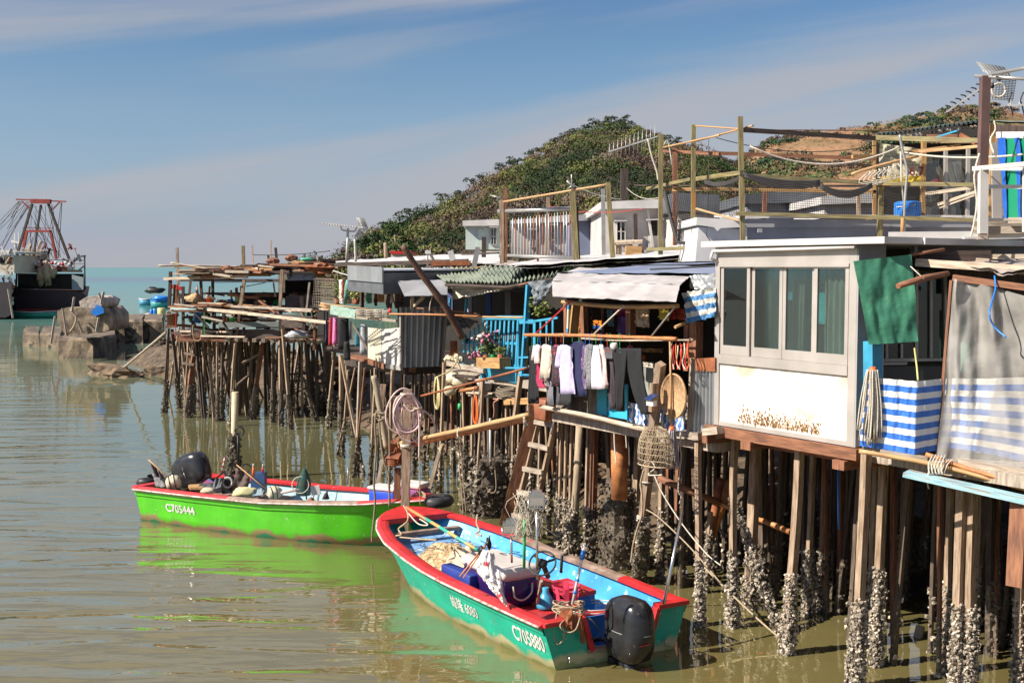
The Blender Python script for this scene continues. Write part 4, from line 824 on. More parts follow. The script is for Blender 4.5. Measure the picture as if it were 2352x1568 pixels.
mb.slab([V8(1300,640,20),V8(2080,640,20),V8(2080,1180,20),V8(1300,1180,20)],.05,(0,1,0));mb.build('back_wall',m_hole,hut);mb=MB();mb.slab([V8(1300,595,17.2),V8(2040,490,16.2),V8(2040,605,16.2),V8(1300,612,17.2)],.03,(0,1,0));mb.build('back_wall',m_hole,hut)
for k in range(26):
 f=k/25;x=1300+700*f;y=592-92*f;mb=MB();mb.bar(V8(x,y+14,17.0-.9*f),V8(x+R.uniform(4,18),y+R.uniform(22,38),17.0-.9*f),.045,.015);mb.build('eave_slat',R.choice((m_plank,m_galv,m_dark)),hut)
for a in((1640,600,1630,1165,.09,m_yel),(1795,690,1795,1165,.07,m_alu),(1955,680,1950,1165,.07,m_alu),(2135,500,2110,1165,.10,m_yel),(2060,500,2050,600,.05,m_brown)):
 post(hut,'frame_post',a[0],a[1],a[2],a[3],16.2,a[4],a[5],z8)
for a in((1500,710,16.1,1900,660,15.9,.08,m_yel),(1600,700,16.0,2050,660,15.5,.06,m_bam),(1660,590,16,1880,590,15.8,.07,m_brown),(1690,610,16,1880,550,15.6,.03,m_blue),(1900,580,15.8,2010,640,15.6,.08,m_rust),(1650,1000,16.1,1990,955,15.8,.07,m_pale),(1740,1075,16.0,2010,985,15.7,.06,m_pale),(1750,1100,16.0,2000,1010,15.7,.03,m_pale)):
 beam(hut,'beam',*a,vw=z8)
mb=MB();mb.slab([V8(1650,720,16.3),V8(1795,720,16.3),V8(1795,1160,16.3),V8(1650,1160,16.3)],.01,(0,1,0));mb.slab([V8(1800,720,16.3),V8(2050,720,16.3),V8(2050,1160,16.3),V8(1800,1160,16.3)],.01,(0,1,0));mb.build('window_pane',glass('dusty glass',(.7,.72,.7),.15,.35,(.22,.21,.19)),hut)
for x0,y0,x1_,y1,w,m_ in((1740,810,1790,930,.14,m_pale),(1815,775,1850,920,.12,m_alu),(1870,770,1905,915,.22,m_roofw),(1820,1000,1830,1165,.14,m_pale)):
 mb=MB();mb.bar(V8(x0,y0,16.55),V8(x1_,y1,16.55),w*.5,.03,(0,1,0));mb.build('stored_board',m_,hut)
mb=MB();mb.blob(V8(1735,925,16.6),.09,.1,14,8,(1.2,.8,.7));mb.build('red_umbrella',m_redp,hut)
bnr=thing('banner',V8(1480,915,16.5),'torn cream printed banner with a yellow lower edge hung on the hut','banner')
a,b,c,d=V8(1325,640,16.3),V8(1622,680,16.2),V8(1320,912,16.3),V8(1618,912,16.2)
mb=MB();sheet(mb,a,b,c,d,24,14,.05,2,None,.004);mb.build('cloth',M('cream banner cloth',(.52,.47,.33),(.32,.30,.21),2,.7,.2),bnr)
def text_pts(s,size):
 cu=bpy.data.curves.new('t','FONT');cu.body=s;cu.size=size;cu.resolution_u=3
 o=bpy.data.objects.new('t',cu);scene.collection.objects.link(o);bpy.context.view_layer.update()
 me=bpy.data.meshes.new_from_object(o.evaluated_get(bpy.context.evaluated_depsgraph_get()))
 vs=[(v.co.x,v.co.y)for v in me.vertices];fs=[tuple(p.vertices)for p in me.polygons]
 bpy.data.objects.remove(o);bpy.data.curves.remove(cu);bpy.data.meshes.remove(me);return vs,fs
def text_on(s,size,fn,mat,parent,name='lettering',bold=0):
 vs,fs=text_pts(s,size);mb=MB();w=max(v[0]for v in vs)
 for dx,dy in(((0,0),)if not bold else((-bold,0),(bold,0),(0,bold),(0,-bold))):
  b=len(mb.v);mb.v+=[tuple(fn(x+dx,y+dy,w)+Vector((dx*.03,dy*.02-abs(dx)*.01,0)))for x,y in vs]
  for f in fs:mb.face([b+i for i in f])
 return mb.build(name,mat,parent)
m_ink=M('dark red ink',(.22,.03,.03),None,3,.6,0);m_inkd=M('dark ink',(.04,.04,.04),None,3,.6,0)
def bf(x0,y0,k=1.0):
 o=V8(x0,y0,16.12);return lambda x,y,w:o+Vector((x,0,y))
text_on('6.7',.17,bf(1536,868),m_ink,bnr,bold=.004);text_on('Indigenous',.05,bf(1345,740),m_inkd,bnr);text_on('Major Region',.04,bf(1500,800),m_inkd,bnr);text_on('of us',.05,bf(1530,778),m_inkd,bnr)
mb=MB();sheet(mb,V8(1330,872,16.22),V8(1618,872,16.12),V8(1330,912,16.22),V8(1618,914,16.12),24,4,.03,2);mb.build('yellow_band',M('yellow print',(.62,.42,.03),None,3,.7,0),bnr)
mb=MB();ca,cb,cc,cd_=X1(1050,665,13.2),X1(1600,665,12.2),X1(1085,1292,13.2),X1(1600,1292,12.2)
m_cur=M('blue and green striped sheet',(.015,.11,.50),(.01,.08,.38),3,.4,.3,'UV',stripes=(0,.52,(.01,.26,.13)))
def cf(u,v):p=ca.lerp(cb,u).lerp(cc.lerp(cd_,u),v);return p+Vector((0,-.06*math.sin(u*28+v)-.05*noise.noise(Vector((u*8,v*3,2))),0))
mb.grid(cf,70,24,True,2.2,2.6,.004);solo(mb,'striped_curtain',m_cur,'vertical blue and green striped plastic curtain at the upper right edge','curtain')
mb=MB();mb.slab([X1(1045,615,13.5),X1(1700,612,12.2),X1(1700,668,12.2),X1(1045,664,13.5)],.04,(0,1,0));mb.build('white_fascia',m_white,hut)
mb=MB();mb.slab([X1(1035,560,13.6),X1(1700,590,12.2),X1(1700,615,12.2),X1(1035,612,13.6)],.04,(0,1,0));mb.build('eave_board',m_dark,hut)
mb=MB();mb.tube(smooth([X1(1020,530,13.4),X1(1030,600,13.4),X1(990,680,13.4),X1(1020,790,13.3)]),.011,6);solo(mb,'hose',m_rope2,'cream hose looped over the eave beside the brown corner post','hose')
mb=MB();mb.slab([X1(1000,700,13.6),X1(1060,700,13.6),X1(1085,1290,13.6),X1(1010,1290,13.6)],.03,(0,1,0));solo(mb,'tall_board',m_alu,'pale panel leaning left of the striped curtain','panel')
mb=MB();mb.bar(X1(950,180,12.4),X1(925,1000,12.4),.09,.09,(0,1,0));mb.bar(X1(925,1000,12.4),X1(930,1450,12.4),.075,.075,(0,1,0));solo(mb,'corner_post',M('dark brown painted post',(.15,.085,.075),(.09,.05,.045),3,.45,.1),'tall dark brown post rising above the roofs at the right','post')
rl=thing('white_railing',X1(1050,1400,11.8),'white painted railing in front of the striped curtain','railing')
for x0,y0,d0,x1_,y1,d1,w,h in((852,905,11.8,1500,845,11.2,.03,.045),(970,1045,11.9,1500,1048,11.4,.03,.04),(970,905,11.95,1500,905,11.4,.02,.035),(860,1308,11.8,1145,1303,11.8,.03,.025)):
 mb=MB();mb.bar(X1(x0,y0,d0),X1(x1_,y1,d1),w,h,(0,0,1));mb.build('rail',m_white,rl)
mb=MB();mb.bar(X1(935,905,11.75),X1(930,1412,11.75),.085,.07,(0,1,0));mb.build('post',m_white,rl);mb=MB();mb.bar(X1(1262,890,11.5),X1(1262,1400,11.5),.04,.04,(0,1,0));mb.build('post',m_white,rl)
mb=MB();mb.bar(X1(860,1385,11.9),X1(1500,1380,11.6),.06,.075,(0,0,1));mb.bar(X1(960,1340,12.2),X1(1500,1340,12.2),.05,.05,(0,0,1));mb.bar(X1(1130,1310,11.7),X1(1500,1310,11.5),.05,.06,(0,0,1));mb.bar(X1(890,1440,12),X1(970,1440,12),.05,.05,(0,0,1));mb.build('deck_beam',m_plank,rl)
mb=MB();mb.bar(X1(975,1430,11.9),X1(1500,1425,11.6),.05,.05,(0,0,1));mb.bar(X1(780,1447,11.9),X1(930,1444,11.9),.05,.02,(0,0,1));mb.build('deck_edge',m_white,rl)
mb=MB();mb.tube(smooth([X1(905,785,11.9),X1(865,960,11.9),X1(885,1150,11.9),X1(870,1300,11.9),X1(835,1445,11.9)]),.012,5);solo(mb,'cord',m_rope2,'long pale cord hanging down beside the brown corner post','rope')
for x0,y0,x1_,y1,d0,d1,lab in((1010,165,1500,70,12.3,11.5,'upper grey steel tube laid across the top of the brown post'),(870,178,1500,215,12.45,12.0,'lower grey steel tube laid across the top of the brown post')):
 mb=MB();mb.tube([X1(x0,y0,d0),X1(x1_,y1,d1)],.02,9);solo(mb,'steel_tube',m_pipe,lab,'tube')
def yagi(name,pts,el,n,esz,label,refl=None,eldir=None,group=None,mast=None,rb=.02):
 a,b=Vector(pts[0]),Vector(pts[1]);t=thing('tv_aerial',b if not mast else Vector(mast[1]),label,'aerial')
 mb=MB();mb.bar(a,b,rb,rb);mb.build('boom',m_pipe,t)
 mb=MB();ed=Vector(eldir)if eldir else Vector((0,.2,1));ed.normalize()
 for i in range(n):
  p=a.lerp(b,(i+.2)/n);L=esz*(.7+.5*i/n);mb.tube([p-ed*L,p+ed*L],.005,4)
 mb.build('element',m_pipe,t)
 if mast:mb=MB();mb.tube([Vector(mast[0]),Vector(mast[1])],.03,8);mb.build('mast',m_pipe,t)
 return t
t=yagi('a',(X1(645,462,12.8),X1(1010,210,12.6)),None,9,.05,'long aerial pointing down to the left from the brown corner post',eldir=(.75,-.35,.45))
mb=MB()
for i in range(9):
 p=X1(645,462,12.8).lerp(X1(1010,210,12.6),i/9);mb.tube(smooth([p+Vector((-.07,0,.035)),p+Vector((-.02,0,.025)),p+Vector((0,0,.0)),p+Vector((.03,0,-.02))],2),.008,5)
mb.build('clip',m_black,t)
mb=MB()
g=[X1(875,70,12.9),X1(1100,112,12.9),X1(1190,215,12.7),X1(985,200,12.7)]
def grid_wires(mb,q,nu,nv,r=.005):
 for i in range(nu+1):mb.tube([q[0].lerp(q[1],i/nu),q[3].lerp(q[2],i/nu)],r,3)
 for j in range(nv+1):mb.tube([q[0].lerp(q[3],j/nv),q[1].lerp(q[2],j/nv)],r,3)
grid_wires(mb,g,8,14);grid_wires(mb,[X1(985,200,12.7),X1(1190,215,12.7),X1(1165,370,12.9),X1(985,360,12.9)],8,12);mb.build('reflector',m_pipe,t)
mb=MB();mb.tube(rings(X1(1055,290,12.6),.075,20,(0,1,0))+[rings(X1(1055,290,12.6),.075,20,(0,1,0))[0]],.012,5);mb.build('cable_loop',m_rope2,t)
mb=MB();mb.blob(X1(1005,255,12.5),.028,.1,8,6,(.8,.8,1.2));mb.blob(X1(1065,195,12.4),.03,.3,8,6);mb.build('junction_box',m_black,t)
t=yagi('b',(X1(1130,408,12.0),X1(1500,398,11.4)),None,5,.08,'partly cropped aerial with forked black clips at the right picture edge',eldir=(.12,0,1))
mb=MB()
for k in range(4):
 p=X1(1150+90*k,405,12.0-.15*k);mb.tube(smooth([p+Vector((.01,0,.13)),p+Vector((-.02,0,.05)),p,p+Vector((.01,0,-.05)),p+Vector((.03,0,-.11))],3),.008,5)
mb.build('clip',m_black,t)
t=yagi('c',(V7(1415,380,17.6),V7(1830,250,17.4)),None,12,.17,'comb-like aerial with upright rods clamped to the olive post before the wooded hill',eldir=(.05,0,1))
mb=MB();mb.tube(smooth([V7(1745,270,17.4),V7(1780,420,17.4),V7(1820,540,17.4),V7(1832,620,17.4)]),.015,5);mb.build('cable',m_rope2,t)
mb=MB();mb.tube(sag(V7(1880,330,17.2),V7(1950,500,17.2),-.2,8),.01,4);solo(mb,'cord',m_rope2,'short loose cord hanging beside the red topped olive post','rope')
def X3(x,y,d=29):return P(*x3(x,y),d)
t=thing('tv_aerial',X3(630,1075),'aerial with corner reflector on a pale mast above the left roofs','aerial')
mb=MB();mb.tube([X3(655,400),X3(625,1075)],.035,8);mb.build('mast',m_white,t)
mb=MB();mb.bar(X3(175,302),X3(955,388),.035);mb.build('boom',m_white,t)
mb=MB();mb.tube(smooth([X3(520,350),X3(530,420),X3(640,448),X3(780,455),X3(820,380)]),.022,6);mb.build('bracket',m_white,t)
mb=MB()
for i in range(13):p=X3(200+52*i,306+5.7*i);mb.tube([p+Vector((-.02,-.16,0)),p+Vector((.02,.16,0))],.022,5)
mb.build('element',m_white,t)
mb=MB();grid_wires(mb,[X3(825,185),X3(980,215),X3(1040,385),X3(880,360)],5,12,.008);grid_wires(mb,[X3(880,400),X3(1035,395),X3(930,590),X3(780,560)],5,12,.008);mb.build('reflector',m_pipe,t)
poleobj([X3(785,610),X3(805,1050)],.03,'thin pale rod standing right of the reflector aerial mast',m_white,'rod','rod')
poleobj([X3(1385,680,30),X3(1400,985,30)],.05,'short weathered post on the long pale roof left of the red roofed hut',m_post,'short_post','post')
gr=thing('roof_railing',V7(820,1260,23),'tubular steel grille railing on the roof in front of the white houses','railing')
mb=MB();mb.tube([V7(490,882,23),V7(1130,855,22)],.045,9);mb.tube([V7(500,1250,23),V7(1130,1268,22)],.035,8);mb.build('rail',m_pipe,gr)
for i in range(23):
 f=i/22;x=560+555*f;mb=MB();mb.tube([V7(x,888-24*f,23-f),V7(x+2,1245+16*f,23-f)],.014,5);mb.build('bar',m_pipe if i%3 else m_rust,gr)
for x,y0,y1,w,m_ in((517,785,1320,.13,m_post),(548,680,1310,.11,m_brown),(820,870,1310,.07,m_rust)):post(gr,'post',x,y0,x+3,y1,22.9,w,m_,z7)
fr=thing('roof_frame',V7(1280,1320,21),'leaning olive post frame with a long bamboo top pole beside the steel grille','frame')
post(fr,'post',1112,710,1148,1344,21.5,.16,m_olive,z7);post(fr,'post',1410,635,1455,1315,21,.13,m_olive,z7);post(fr,'post',1150,850,1170,1330,21.6,.07,m_dark,z7)
beam(fr,'top_pole',535,800,22.8,1400,655,21,.07,m_bam,z7,True)
for a in((1550,520,1548,780,22,.14,m_dark,'charred post with a crooked top rising in front of the hill','post'),(1370,690,1375,1245,24,.08,m_pipe,'slim grey steel post between the blue wall and the white house','post'),(910,760,890,1275,24,.08,m_post,'rusty bound stake behind the grille bars','stake'),(1975,350,1975,1165,18.5,.07,m_brown,'thin brown post behind the black netting','post'),(1640,900,1645,1120,24,.08,m_dark,'short dark plank leaning on the white house wall','plank'),(370,1095,368,1265,26,.1,m_dark,'dark stub post in front of the pale green house','post'),(320,1180,285,1344,23,.1,m_pipe,'leaning grey pipe stub on the rusty roof','pipe'),(85,1210,110,1290,24,.12,m_roofw,'leaning white plank stub behind the charred log','plank')):
 mb=MB();mb.bar(V7(a[0],a[1],a[4]),V7(a[2],a[3],a[4]),a[5],a[5],(0,1,0));solo(mb,'post' if 'post' in a[8]else a[8],a[6],a[7],a[8])
mb=MB();mb.tube([V7(1105,570,21.4),V7(1108,710,21.5)],.012,5);mb.tube([V7(1065,625,21.5),V7(1130,680,21.5)],.02,5);mb.tube([V7(1075,690,21.5),V7(1130,650,21.5)],.015,5);solo(mb,'small_aerial',m_pipe,'tiny broken aerial on top of the middle olive post','aerial')
mb=MB();mb.tube([V7(420,745,23),V7(520,770,22.9)],.015,5);mb.tube([V7(470,790,23),V7(520,740,23),V7(505,800,23)],.012,5);solo(mb,'small_aerial',m_pipe,'small white aerial at the left end of the bamboo top pole','aerial')
def house(pts_wall,d,depth,roof,label,mat,roofmat,wins=(),doors=(),name='white_house'):
 t=thing(name,P(pts_wall[2][0],pts_wall[2][1],d),label,'house');mb=MB();pp(mb,pts_wall,d,depth);mb.build('wall',mat,t)
 mb=MB();pp(mb,roof,d-.25,depth+.5);mb.build('roof',roofmat,t)
 for x0,y0,x1_,y1 in wins:
  mb=MB();fw=(x1_-x0)*.1
  for q in(((x0,y0),(x0+fw,y0),(x0+fw,y1),(x0,y1)),((x1_-fw,y0),(x1_,y0),(x1_,y1),(x1_-fw,y1)),(((x0+x1_-fw)/2,y0),((x0+x1_+fw)/2,y0),((x0+x1_+fw)/2,y1),((x0+x1_-fw)/2,y1))):pp(mb,q,d-.06,.05)
  for yy in(y0,(y0+y1)/2,y1):pp(mb,[(x0+fw,yy-.8),(x1_-fw,yy-.8),(x1_-fw,yy+.8),(x0+fw,yy+.8)],d-.055,.05)
  pp(mb,[(x0-3,y0-4),(x1_+3,y0-4),(x1_+3,y0-2),(x0-3,y0-2)],d-.3,.3)
  o=mb.build('window',m_white,t);mb=MB();pp(mb,[(x0,y0),(x1_,y0),(x1_,y1),(x0,y1)],d-.02,.015);mb.build('pane',m_glassd,o)
 for x0,y0,x1_,y1 in doors:
  mb=MB();pp(mb,[(x0,y0),(x1_,y0),(x1_,y1),(x0,y1)],d-.05,.045);mb.build('door',m_hole,t)
 return t
V=lambda*a:[z7(x,y)for x,y in a]
m_mint=M('pale mint paint',(.60,.68,.64),(.50,.58,.55),1,.7,.05)
house(V((215,1000),(497,995),(500,1200),(215,1200)),40,5,V((190,958),(495,945),(495,1000),(190,1002)),'small pale mint house with a white cornice left of the steel grille',m_mint,m_white,[(*z7(425,1022),*z7(475,1158))])
mb=MB();pp(mb,V((315,1028),(375,1028),(375,1200),(315,1200)),39.95,.04);solo(mb,'shutter_panel',m_mint,'closed mint shutter on the small pale mint house','shutter')
house(V((600,975),(1120,960),(1120,1260),(600,1260)),34,6,V((590,955),(1110,905),(1120,965),(590,985)),'long cream house seen behind the steel grille',m_concw,m_roofw,[(*z7(752,1040),*z7(802,1180)),(*z7(938,1000),*z7(968,1120))])
m_bluew=M('blue grey render',(.22,.25,.36),(.15,.17,.26),1,.85,.1)
house(V((1100,955),(1385,935),(1385,1260),(1100,1260)),31,6,V((1090,920),(1395,885),(1395,945),(1090,965)),'blue grey house with a white framed window behind the olive posts',m_bluew,m_grey,[(*z7(1325,1005),*z7(1365,1125))])
house(V((1390,855),(1985,845),(1985,1260),(1390,1260)),26,6,V((1350,800),(1990,770),(1990,850),(1350,860)),'tall whitewashed house with a twin window and a white door',m_concw,m_roofw,[(*z7(1482,968),*z7(1560,1128))],[(*z7(1765,950),*z7(1825,1085))])
mb=MB();pp(mb,V((1750,1085),(1835,1085),(1835,1185),(1750,1185)),25.9,.05);pp(mb,V((1735,865),(1755,865),(1800,1180),(1780,1180)),25.85,.05);pp(mb,V((1740,945),(1880,940),(1880,950),(1740,955)),25.7,.2);solo(mb,'white_screen_door',m_white,'half-height white screen door on the tall whitewashed house','door')
house(V((2000,900),(2350,900),(2350,1180),(2000,1180)),24,5,V((1960,720),(2350,740),(2350,905),(1960,870)),'shadowed lean-to behind the black netting',m_concw,m_galvd,(),[(*z7(2000,960),*z7(2110,1140))])
house([z8(930,1040),z8(1310,1040),z8(1310,1170),z8(930,1170)],27,5,[z8(910,1020),z8(1400,960),z8(1400,1060),z8(910,1075)],'low white shed roof seen through the terrace netting',m_concw,m_roofw)
house([z8(380,1040),z8(900,1040),z8(900,1180),z8(380,1180)],30,5,[z8(370,1000),z8(950,960),z8(950,1060),z8(370,1070)],'grey roofed shed left of the white shed behind the netting',m_grey,m_galvd)
house([(898,581),(935,581),(935,592),(898,592)],60,4,[(895,577),(945,577),(943,583),(897,583)],'tiny distant hut with a pinkish red roof at the foot of the hill',m_white,m_redp,name='distant_hut')
tb=thing('workbench',V7(1560,1240,23),'small makeshift wooden workbench on the roof by the whitewashed house','bench')
mb=MB();mb.slab([V7(1465,1160,22.8),V7(1700,1150,22.8),V7(1700,1135,24),V7(1465,1142,24)],.05);mb.build('top',m_pale,tb)
for x,y1 in((1480,1240),(1500,1240),(1590,1235),(1690,1225)):mb=MB();mb.bar(V7(x,1160,22.9),V7(x,y1,22.9),.09);mb.build('leg',m_plank,tb)
mb=MB();mb.bar(V7(1560,1210,22.7),V7(1690,1215,22.7),.2,.2);solo(mb,'wooden_box',m_yel,'low wooden box under the roof workbench','box')
def roofpoly(pts,th,mat,label,kind='roof',amp=.03,corr=None,nu=30,nv=10):
 mb=MB();a,b,c,d=pts;sheet(mb,a,b,c,d,nu,nv,amp,2,(0,0,1),th,corr=corr);return solo(mb,'roof_sheet',mat,label,'roof')
roofpoly([V7(500,1344,21.2),V7(2300,1228,18.0),V7(900,1262,27),V7(2160,1190,24)],.06,m_roofw,'broad pale patched roof between the laundry house and the white houses')
roofpoly([P(1290,626,18.5),P(1500,624,17.5),P(1380,604,22),P(1560,596,21)],.05,m_roofw,'whitish roof strip behind the creased awning')
TD=12.0
def A3(x,y,t=TD):return T(*z3(x,y),t)
sD0,sD1=st(A3(1000,1060))[0],st(T(1262,900,TD))[0]
hD=thing('stilt_house',H((sD0+sD1)/2,13,0),'stilt house with a sky blue balcony railing and a faded corrugated roof','house')
mb=MB();mb.hbox(sD0-.2,sD1+.4,TD+.02,17,2.22,2.36);mb.build('floor',m_plank,hD)
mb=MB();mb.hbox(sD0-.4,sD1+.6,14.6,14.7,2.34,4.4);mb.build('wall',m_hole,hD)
mb=MB()
for i in range(5):
 x=1000+150*i;mb=MB();mb.slab([A3(x,470,14),A3(x+40,470,14),A3(x+40,690,14),A3(x,690,14)],.03,UT);mb.build('inner_curtain',plain(((.05,.06,.16),(.30,.30,.36),(.04,.10,.35),(.25,.25,.3),(.02,.05,.2))[i]),hD)
n0,n1,n2=P(1024,647,22.2),P(1163,650,21.0),P(1284,632,19.6);f0,f1,f2=P(975,618,27),P(1135,612,25),P(1300,603,22.5)
mb=MB();sheet(mb,n0,n1,f0,f1,120,10,.03,2,(0,0,1),.01,corr=(15,.03));sheet(mb,n1,n2,f1,f2,100,10,.03,2,(0,0,1),.01,corr=(13,.03),seed=4);mb.build('roof',m_green_roof,hD)
mb=MB();sheet(mb,P(980,625,25.4),P(1035,622,25.4),P(965,617,27.4),P(1055,612,26.6),30,4,.02,2,(0,0,1),.02,corr=(5,.03));mb.build('roof',m_roofw,hD)
mb=MB();sheet(mb,P(1035,621,25.6),P(1095,618,24.8),P(1052,613,26.8),P(1150,611,25.9),40,4,.02,2,(0,0,1),.03,corr=(7,.03));mb.build('roof',M('tan corrugated roofing',(.50,.30,.12),(.34,.20,.09),2,.6,.1),hD)
mb=MB();mb.tube([n0-Vector((0,0,.06)),n1-Vector((0,0,.08)),n2-Vector((0,0,.05))],.035,6);mb.build('eave_pole',m_dark,hD)
mb=MB();mb.tube([A3(820,482,11.6),A3(1490,470,11.6)],.014,7);mb.build('awning_pole',m_white,hD);mb=MB();mb.tube([A3(1440,488,11.6),A3(1680,430,11.5)],.018,7);mb.build('awning_pole',m_brown,hD)
mb=MB();sheet(mb,A3(1035,478,11.65),A3(1600,468,11.65),A3(1038,572,11.6),A3(1420,500,11.6),30,6,.06,2,None,.004);mb.build('valance',M('cream canvas',(.62,.56,.47),(.40,.36,.30),3,.8,.3),hD)
for x0,y0,x1_,y1,w in((1640,455,1600,1120,.12),(1150,560,1140,690,.08),(1560,715,1558,1100,.09),(1020,560,1015,690,.07)):
 mb=MB();mb.bar(A3(x0,y0),A3(x1_,y1),w*.55,w*.55,US);mb.build('post',m_blue,hD)
br=thing('balcony_railing',A3(1330,1100),'sky blue slatted balcony railing with flowers hooked on it','railing')
for i in range(13):
 x=1128+34.5*i;y0=738 if x>1270 else 738+(1270-x)*.75;mb=MB();mb.bar(A3(x+12,y0,TD-.02),A3(x-6,1065+(x-1128)*.1,TD-.02),.055,.025,UT);mb.build('slat',m_blue,br)
for x0,y0,x1_,y1,w,h in((1280,712,1600,714,.05,.08),(1100,1055,1570,1100,.05,.08),(1120,905,1560,915,.03,.05),(1285,1118,1545,1165,.04,.30),(1570,745,1680,742,.05,.08)):
 mb=MB();mb.bar(A3(x0,y0),A3(x1_,y1),w,h,(0,0,1));mb.build('rail',m_blue,br)
mb=MB();mb.bar(A3(1285,1080,TD-.05),A3(1278,1192,TD-.05),.09,.06);mb.build('bracket',m_blue,br)
mb=MB();mb.slab([A3(1395,850,TD+.2),A3(1545,850,TD+.2),A3(1545,1100,TD+.2),A3(1395,1080,TD+.2)],.03,UT);mb.slab([A3(1225,820,TD+.22),A3(1290,820,TD+.22),A3(1290,1050,TD+.22),A3(1225,1045,TD+.22)],.03,UT);solo(mb,'pink_board',plain((.50,.32,.28)),'faded pink boards standing behind the blue balcony slats','board')
sb=thing('blue_trellis',B(z4,170,1000,11.2),'sky blue timber frame between the balcony and the hanging clothes','frame')
for x0,y0,x1_,y1,w,h in((155,330,112,1000,.09,.09),(140,605,380,570,.06,.07),(205,590,205,780,.12,.03),(250,590,250,700,.08,.03),(295,585,295,700,.08,.03),(340,580,340,690,.08,.03),(95,862,165,860,.05,.08),(0,938,165,938,.05,.12),(90,990,170,990,.05,.06),(130,720,175,690,.05,.05)):
 mb=MB();mb.bar(B(z4,x0,y0,11.2),B(z4,x1_,y1,11.2),w*.6,h*.6,UT);mb.build('bar',m_blue,sb)
mb=MB();qd(mb,z4,[(115,745),(145,745),(145,935),(115,935)],11.25,.04);mb.build('yellow_board',m_yel,sb)
mb=MB();sheet(mb,B(z4,160,305,11.0),B(z4,375,290,11.0),B(z4,215,480,11.0),B(z4,235,470,11.0),20,14,.10,2.4,None,.004);solo(mb,'grey_tarp',M('grey canvas',(.22,.25,.28),(.12,.14,.16),3,.8,.5),'grey canvas scrap hanging as a triangle beside the creased awning','tarpaulin')
def plant(c,r,n,mat,label,h=1.0,name='potted_plant',pot=True,flowers=None,pm=None,cat='plant',seed=0):
 rg=random.Random(seed+3);c=Vector(c);t=thing(name,c,label,cat)
 if pot:mb=MB();lathe(mb,c,[(r*.3,0),(r*.42,.02),(r*.5,r*.8),(r*.45,r*.82)],14);mb.build('pot',pm or m_clay,t)
 mb=MB();top=c+Vector((0,0,r*.8 if pot else 0))
 for i in range(6):e=top+Vector((rg.gauss(0,.4)*r,rg.gauss(0,.4)*r,r*h*rg.uniform(.8,1.7)));mb.tube(smooth([top,top.lerp(e,.5)+Vector((0,0,.05)),e],3),.006,4)
 mb.build('stem',m_leafd,t);mb=MB()
 for i in range(n):
  p=top+Vector((rg.gauss(0,.5)*r,rg.gauss(0,.45)*r,abs(rg.gauss(.8,.5))*r*h));a=Vector((rg.uniform(-1,1),rg.uniform(-1,1),rg.uniform(-.3,1))).normalized();b=a.orthogonal().normalized();s_=rg.uniform(.03,.05)*(r/.3)**.5
  k=len(mb.v);mb.v+=[tuple(p),tuple(p+a*s_+b*s_*.5),tuple(p+a*s_*2.2),tuple(p+a*s_-b*s_*.5)];mb.face([k,k+1,k+2,k+3])
 mb.build('foliage',mat,t)
 if flowers:
  mb=MB()
  for i in range(flowers[1]):mb.blob(top+Vector((rg.gauss(0,.55)*r,rg.gauss(-.2,.4)*r,abs(rg.gauss(.9,.5))*r*h)),rg.uniform(.02,.038),.5,6,4)
  mb.build('flower',flowers[0],t,kind='stuff')
 return t
pb=thing('planter_box',A3(1365,1090,TD-.3),'yellow wooden planter box hung outside the blue railing','planter')
mb=MB();mb.bar(A3(1270,1062,TD-.2),A3(1452,1068,TD-.2),.26,.2,(0,0,1));mb.build('box',m_yel,pb)
m_flow=M('pink petals',(.75,.25,.38),None,9,.7,0);m_flow2=M('pale petals',(.82,.66,.66),None,9,.7,0)
plant(A3(1300,1040,TD-.2),.12,170,m_leafy,'yellow green plant in a terracotta pot in the yellow planter',.9,seed=1);plant(A3(1352,1040,TD-.2),.13,120,m_leafd,'plant in a pale green pot in the yellow planter',.9,pm=m_greenp,seed=2);plant(A3(1415,1040,TD-.2),.12,120,m_leafy,'small olive plant at the right end of the yellow planter',.8,seed=3)
plant(A3(1300,960,TD-.12),.17,170,m_leafd,'pink and white flowering plant climbing the blue slats',1.3,'flowering_plant',False,(m_flow2,26),seed=4);plant(A3(1345,930,TD-.14),.16,60,m_leafd,'cluster of deep pink blossoms on the blue railing',1.0,'flowering_plant',False,(m_flow,16),seed=5)
plant(A3(1210,1040,TD-.2),.11,90,m_leafd,'trailing plant with pink blossoms left of the planter box',.8,'flowering_plant',False,(m_flow,18),seed=6);plant(A3(1225,1110,TD-.2),.12,40,m_leafy,'pale pink blossoms drooping under the railing',.4,'flowering_plant',False,(m_flow2,12),seed=7)
plant(A3(1150,920,TD-.1),.07,60,m_hole,'withered dark plant at the left end of the blue railing',1.0,'flowering_plant',False,None,seed=8)
plant(B(z4,240,560,11.6),.2,220,m_leafy,'dry leafy shrub behind the grey canvas scrap',1.0,'shrub',False,seed=9)
for v in range(1):
 mb=MB();qd(mb,z3,[(1105,985),(1215,1005),(1225,1085),(1105,1062)],TD-.08,.05);solo(mb,'black_tray',m_black,'flat black tray fixed to the blue railing beside the pink flowers','tray')
mb=MB();mb.blob(A3(1130,768,TD),.075,.5,10,7,(1.5,1,.7));solo(mb,'pink_bag',m_pink,'bright pink bag lying where the dark pole leans on the balcony','bag')
mb=MB();sheet(mb,A3(1000,710,11.9),A3(1240,735,11.9),A3(1060,800,11.7),A3(1180,790,11.8),20,8,.08,2,None,.01);solo(mb,'dark_cloth',plain((.09,.075,.065)),'dark cloth draped under the leaning pole','cloth')
mb=MB();lathe(mb,A3(1048,1010,12.3),[(.08,0),(.08,.3),(.075,.31)],16);solo(mb,'rusty_drum',m_rust,'rusty oil drum in the gloom left of the balcony','drum')
mb=MB()
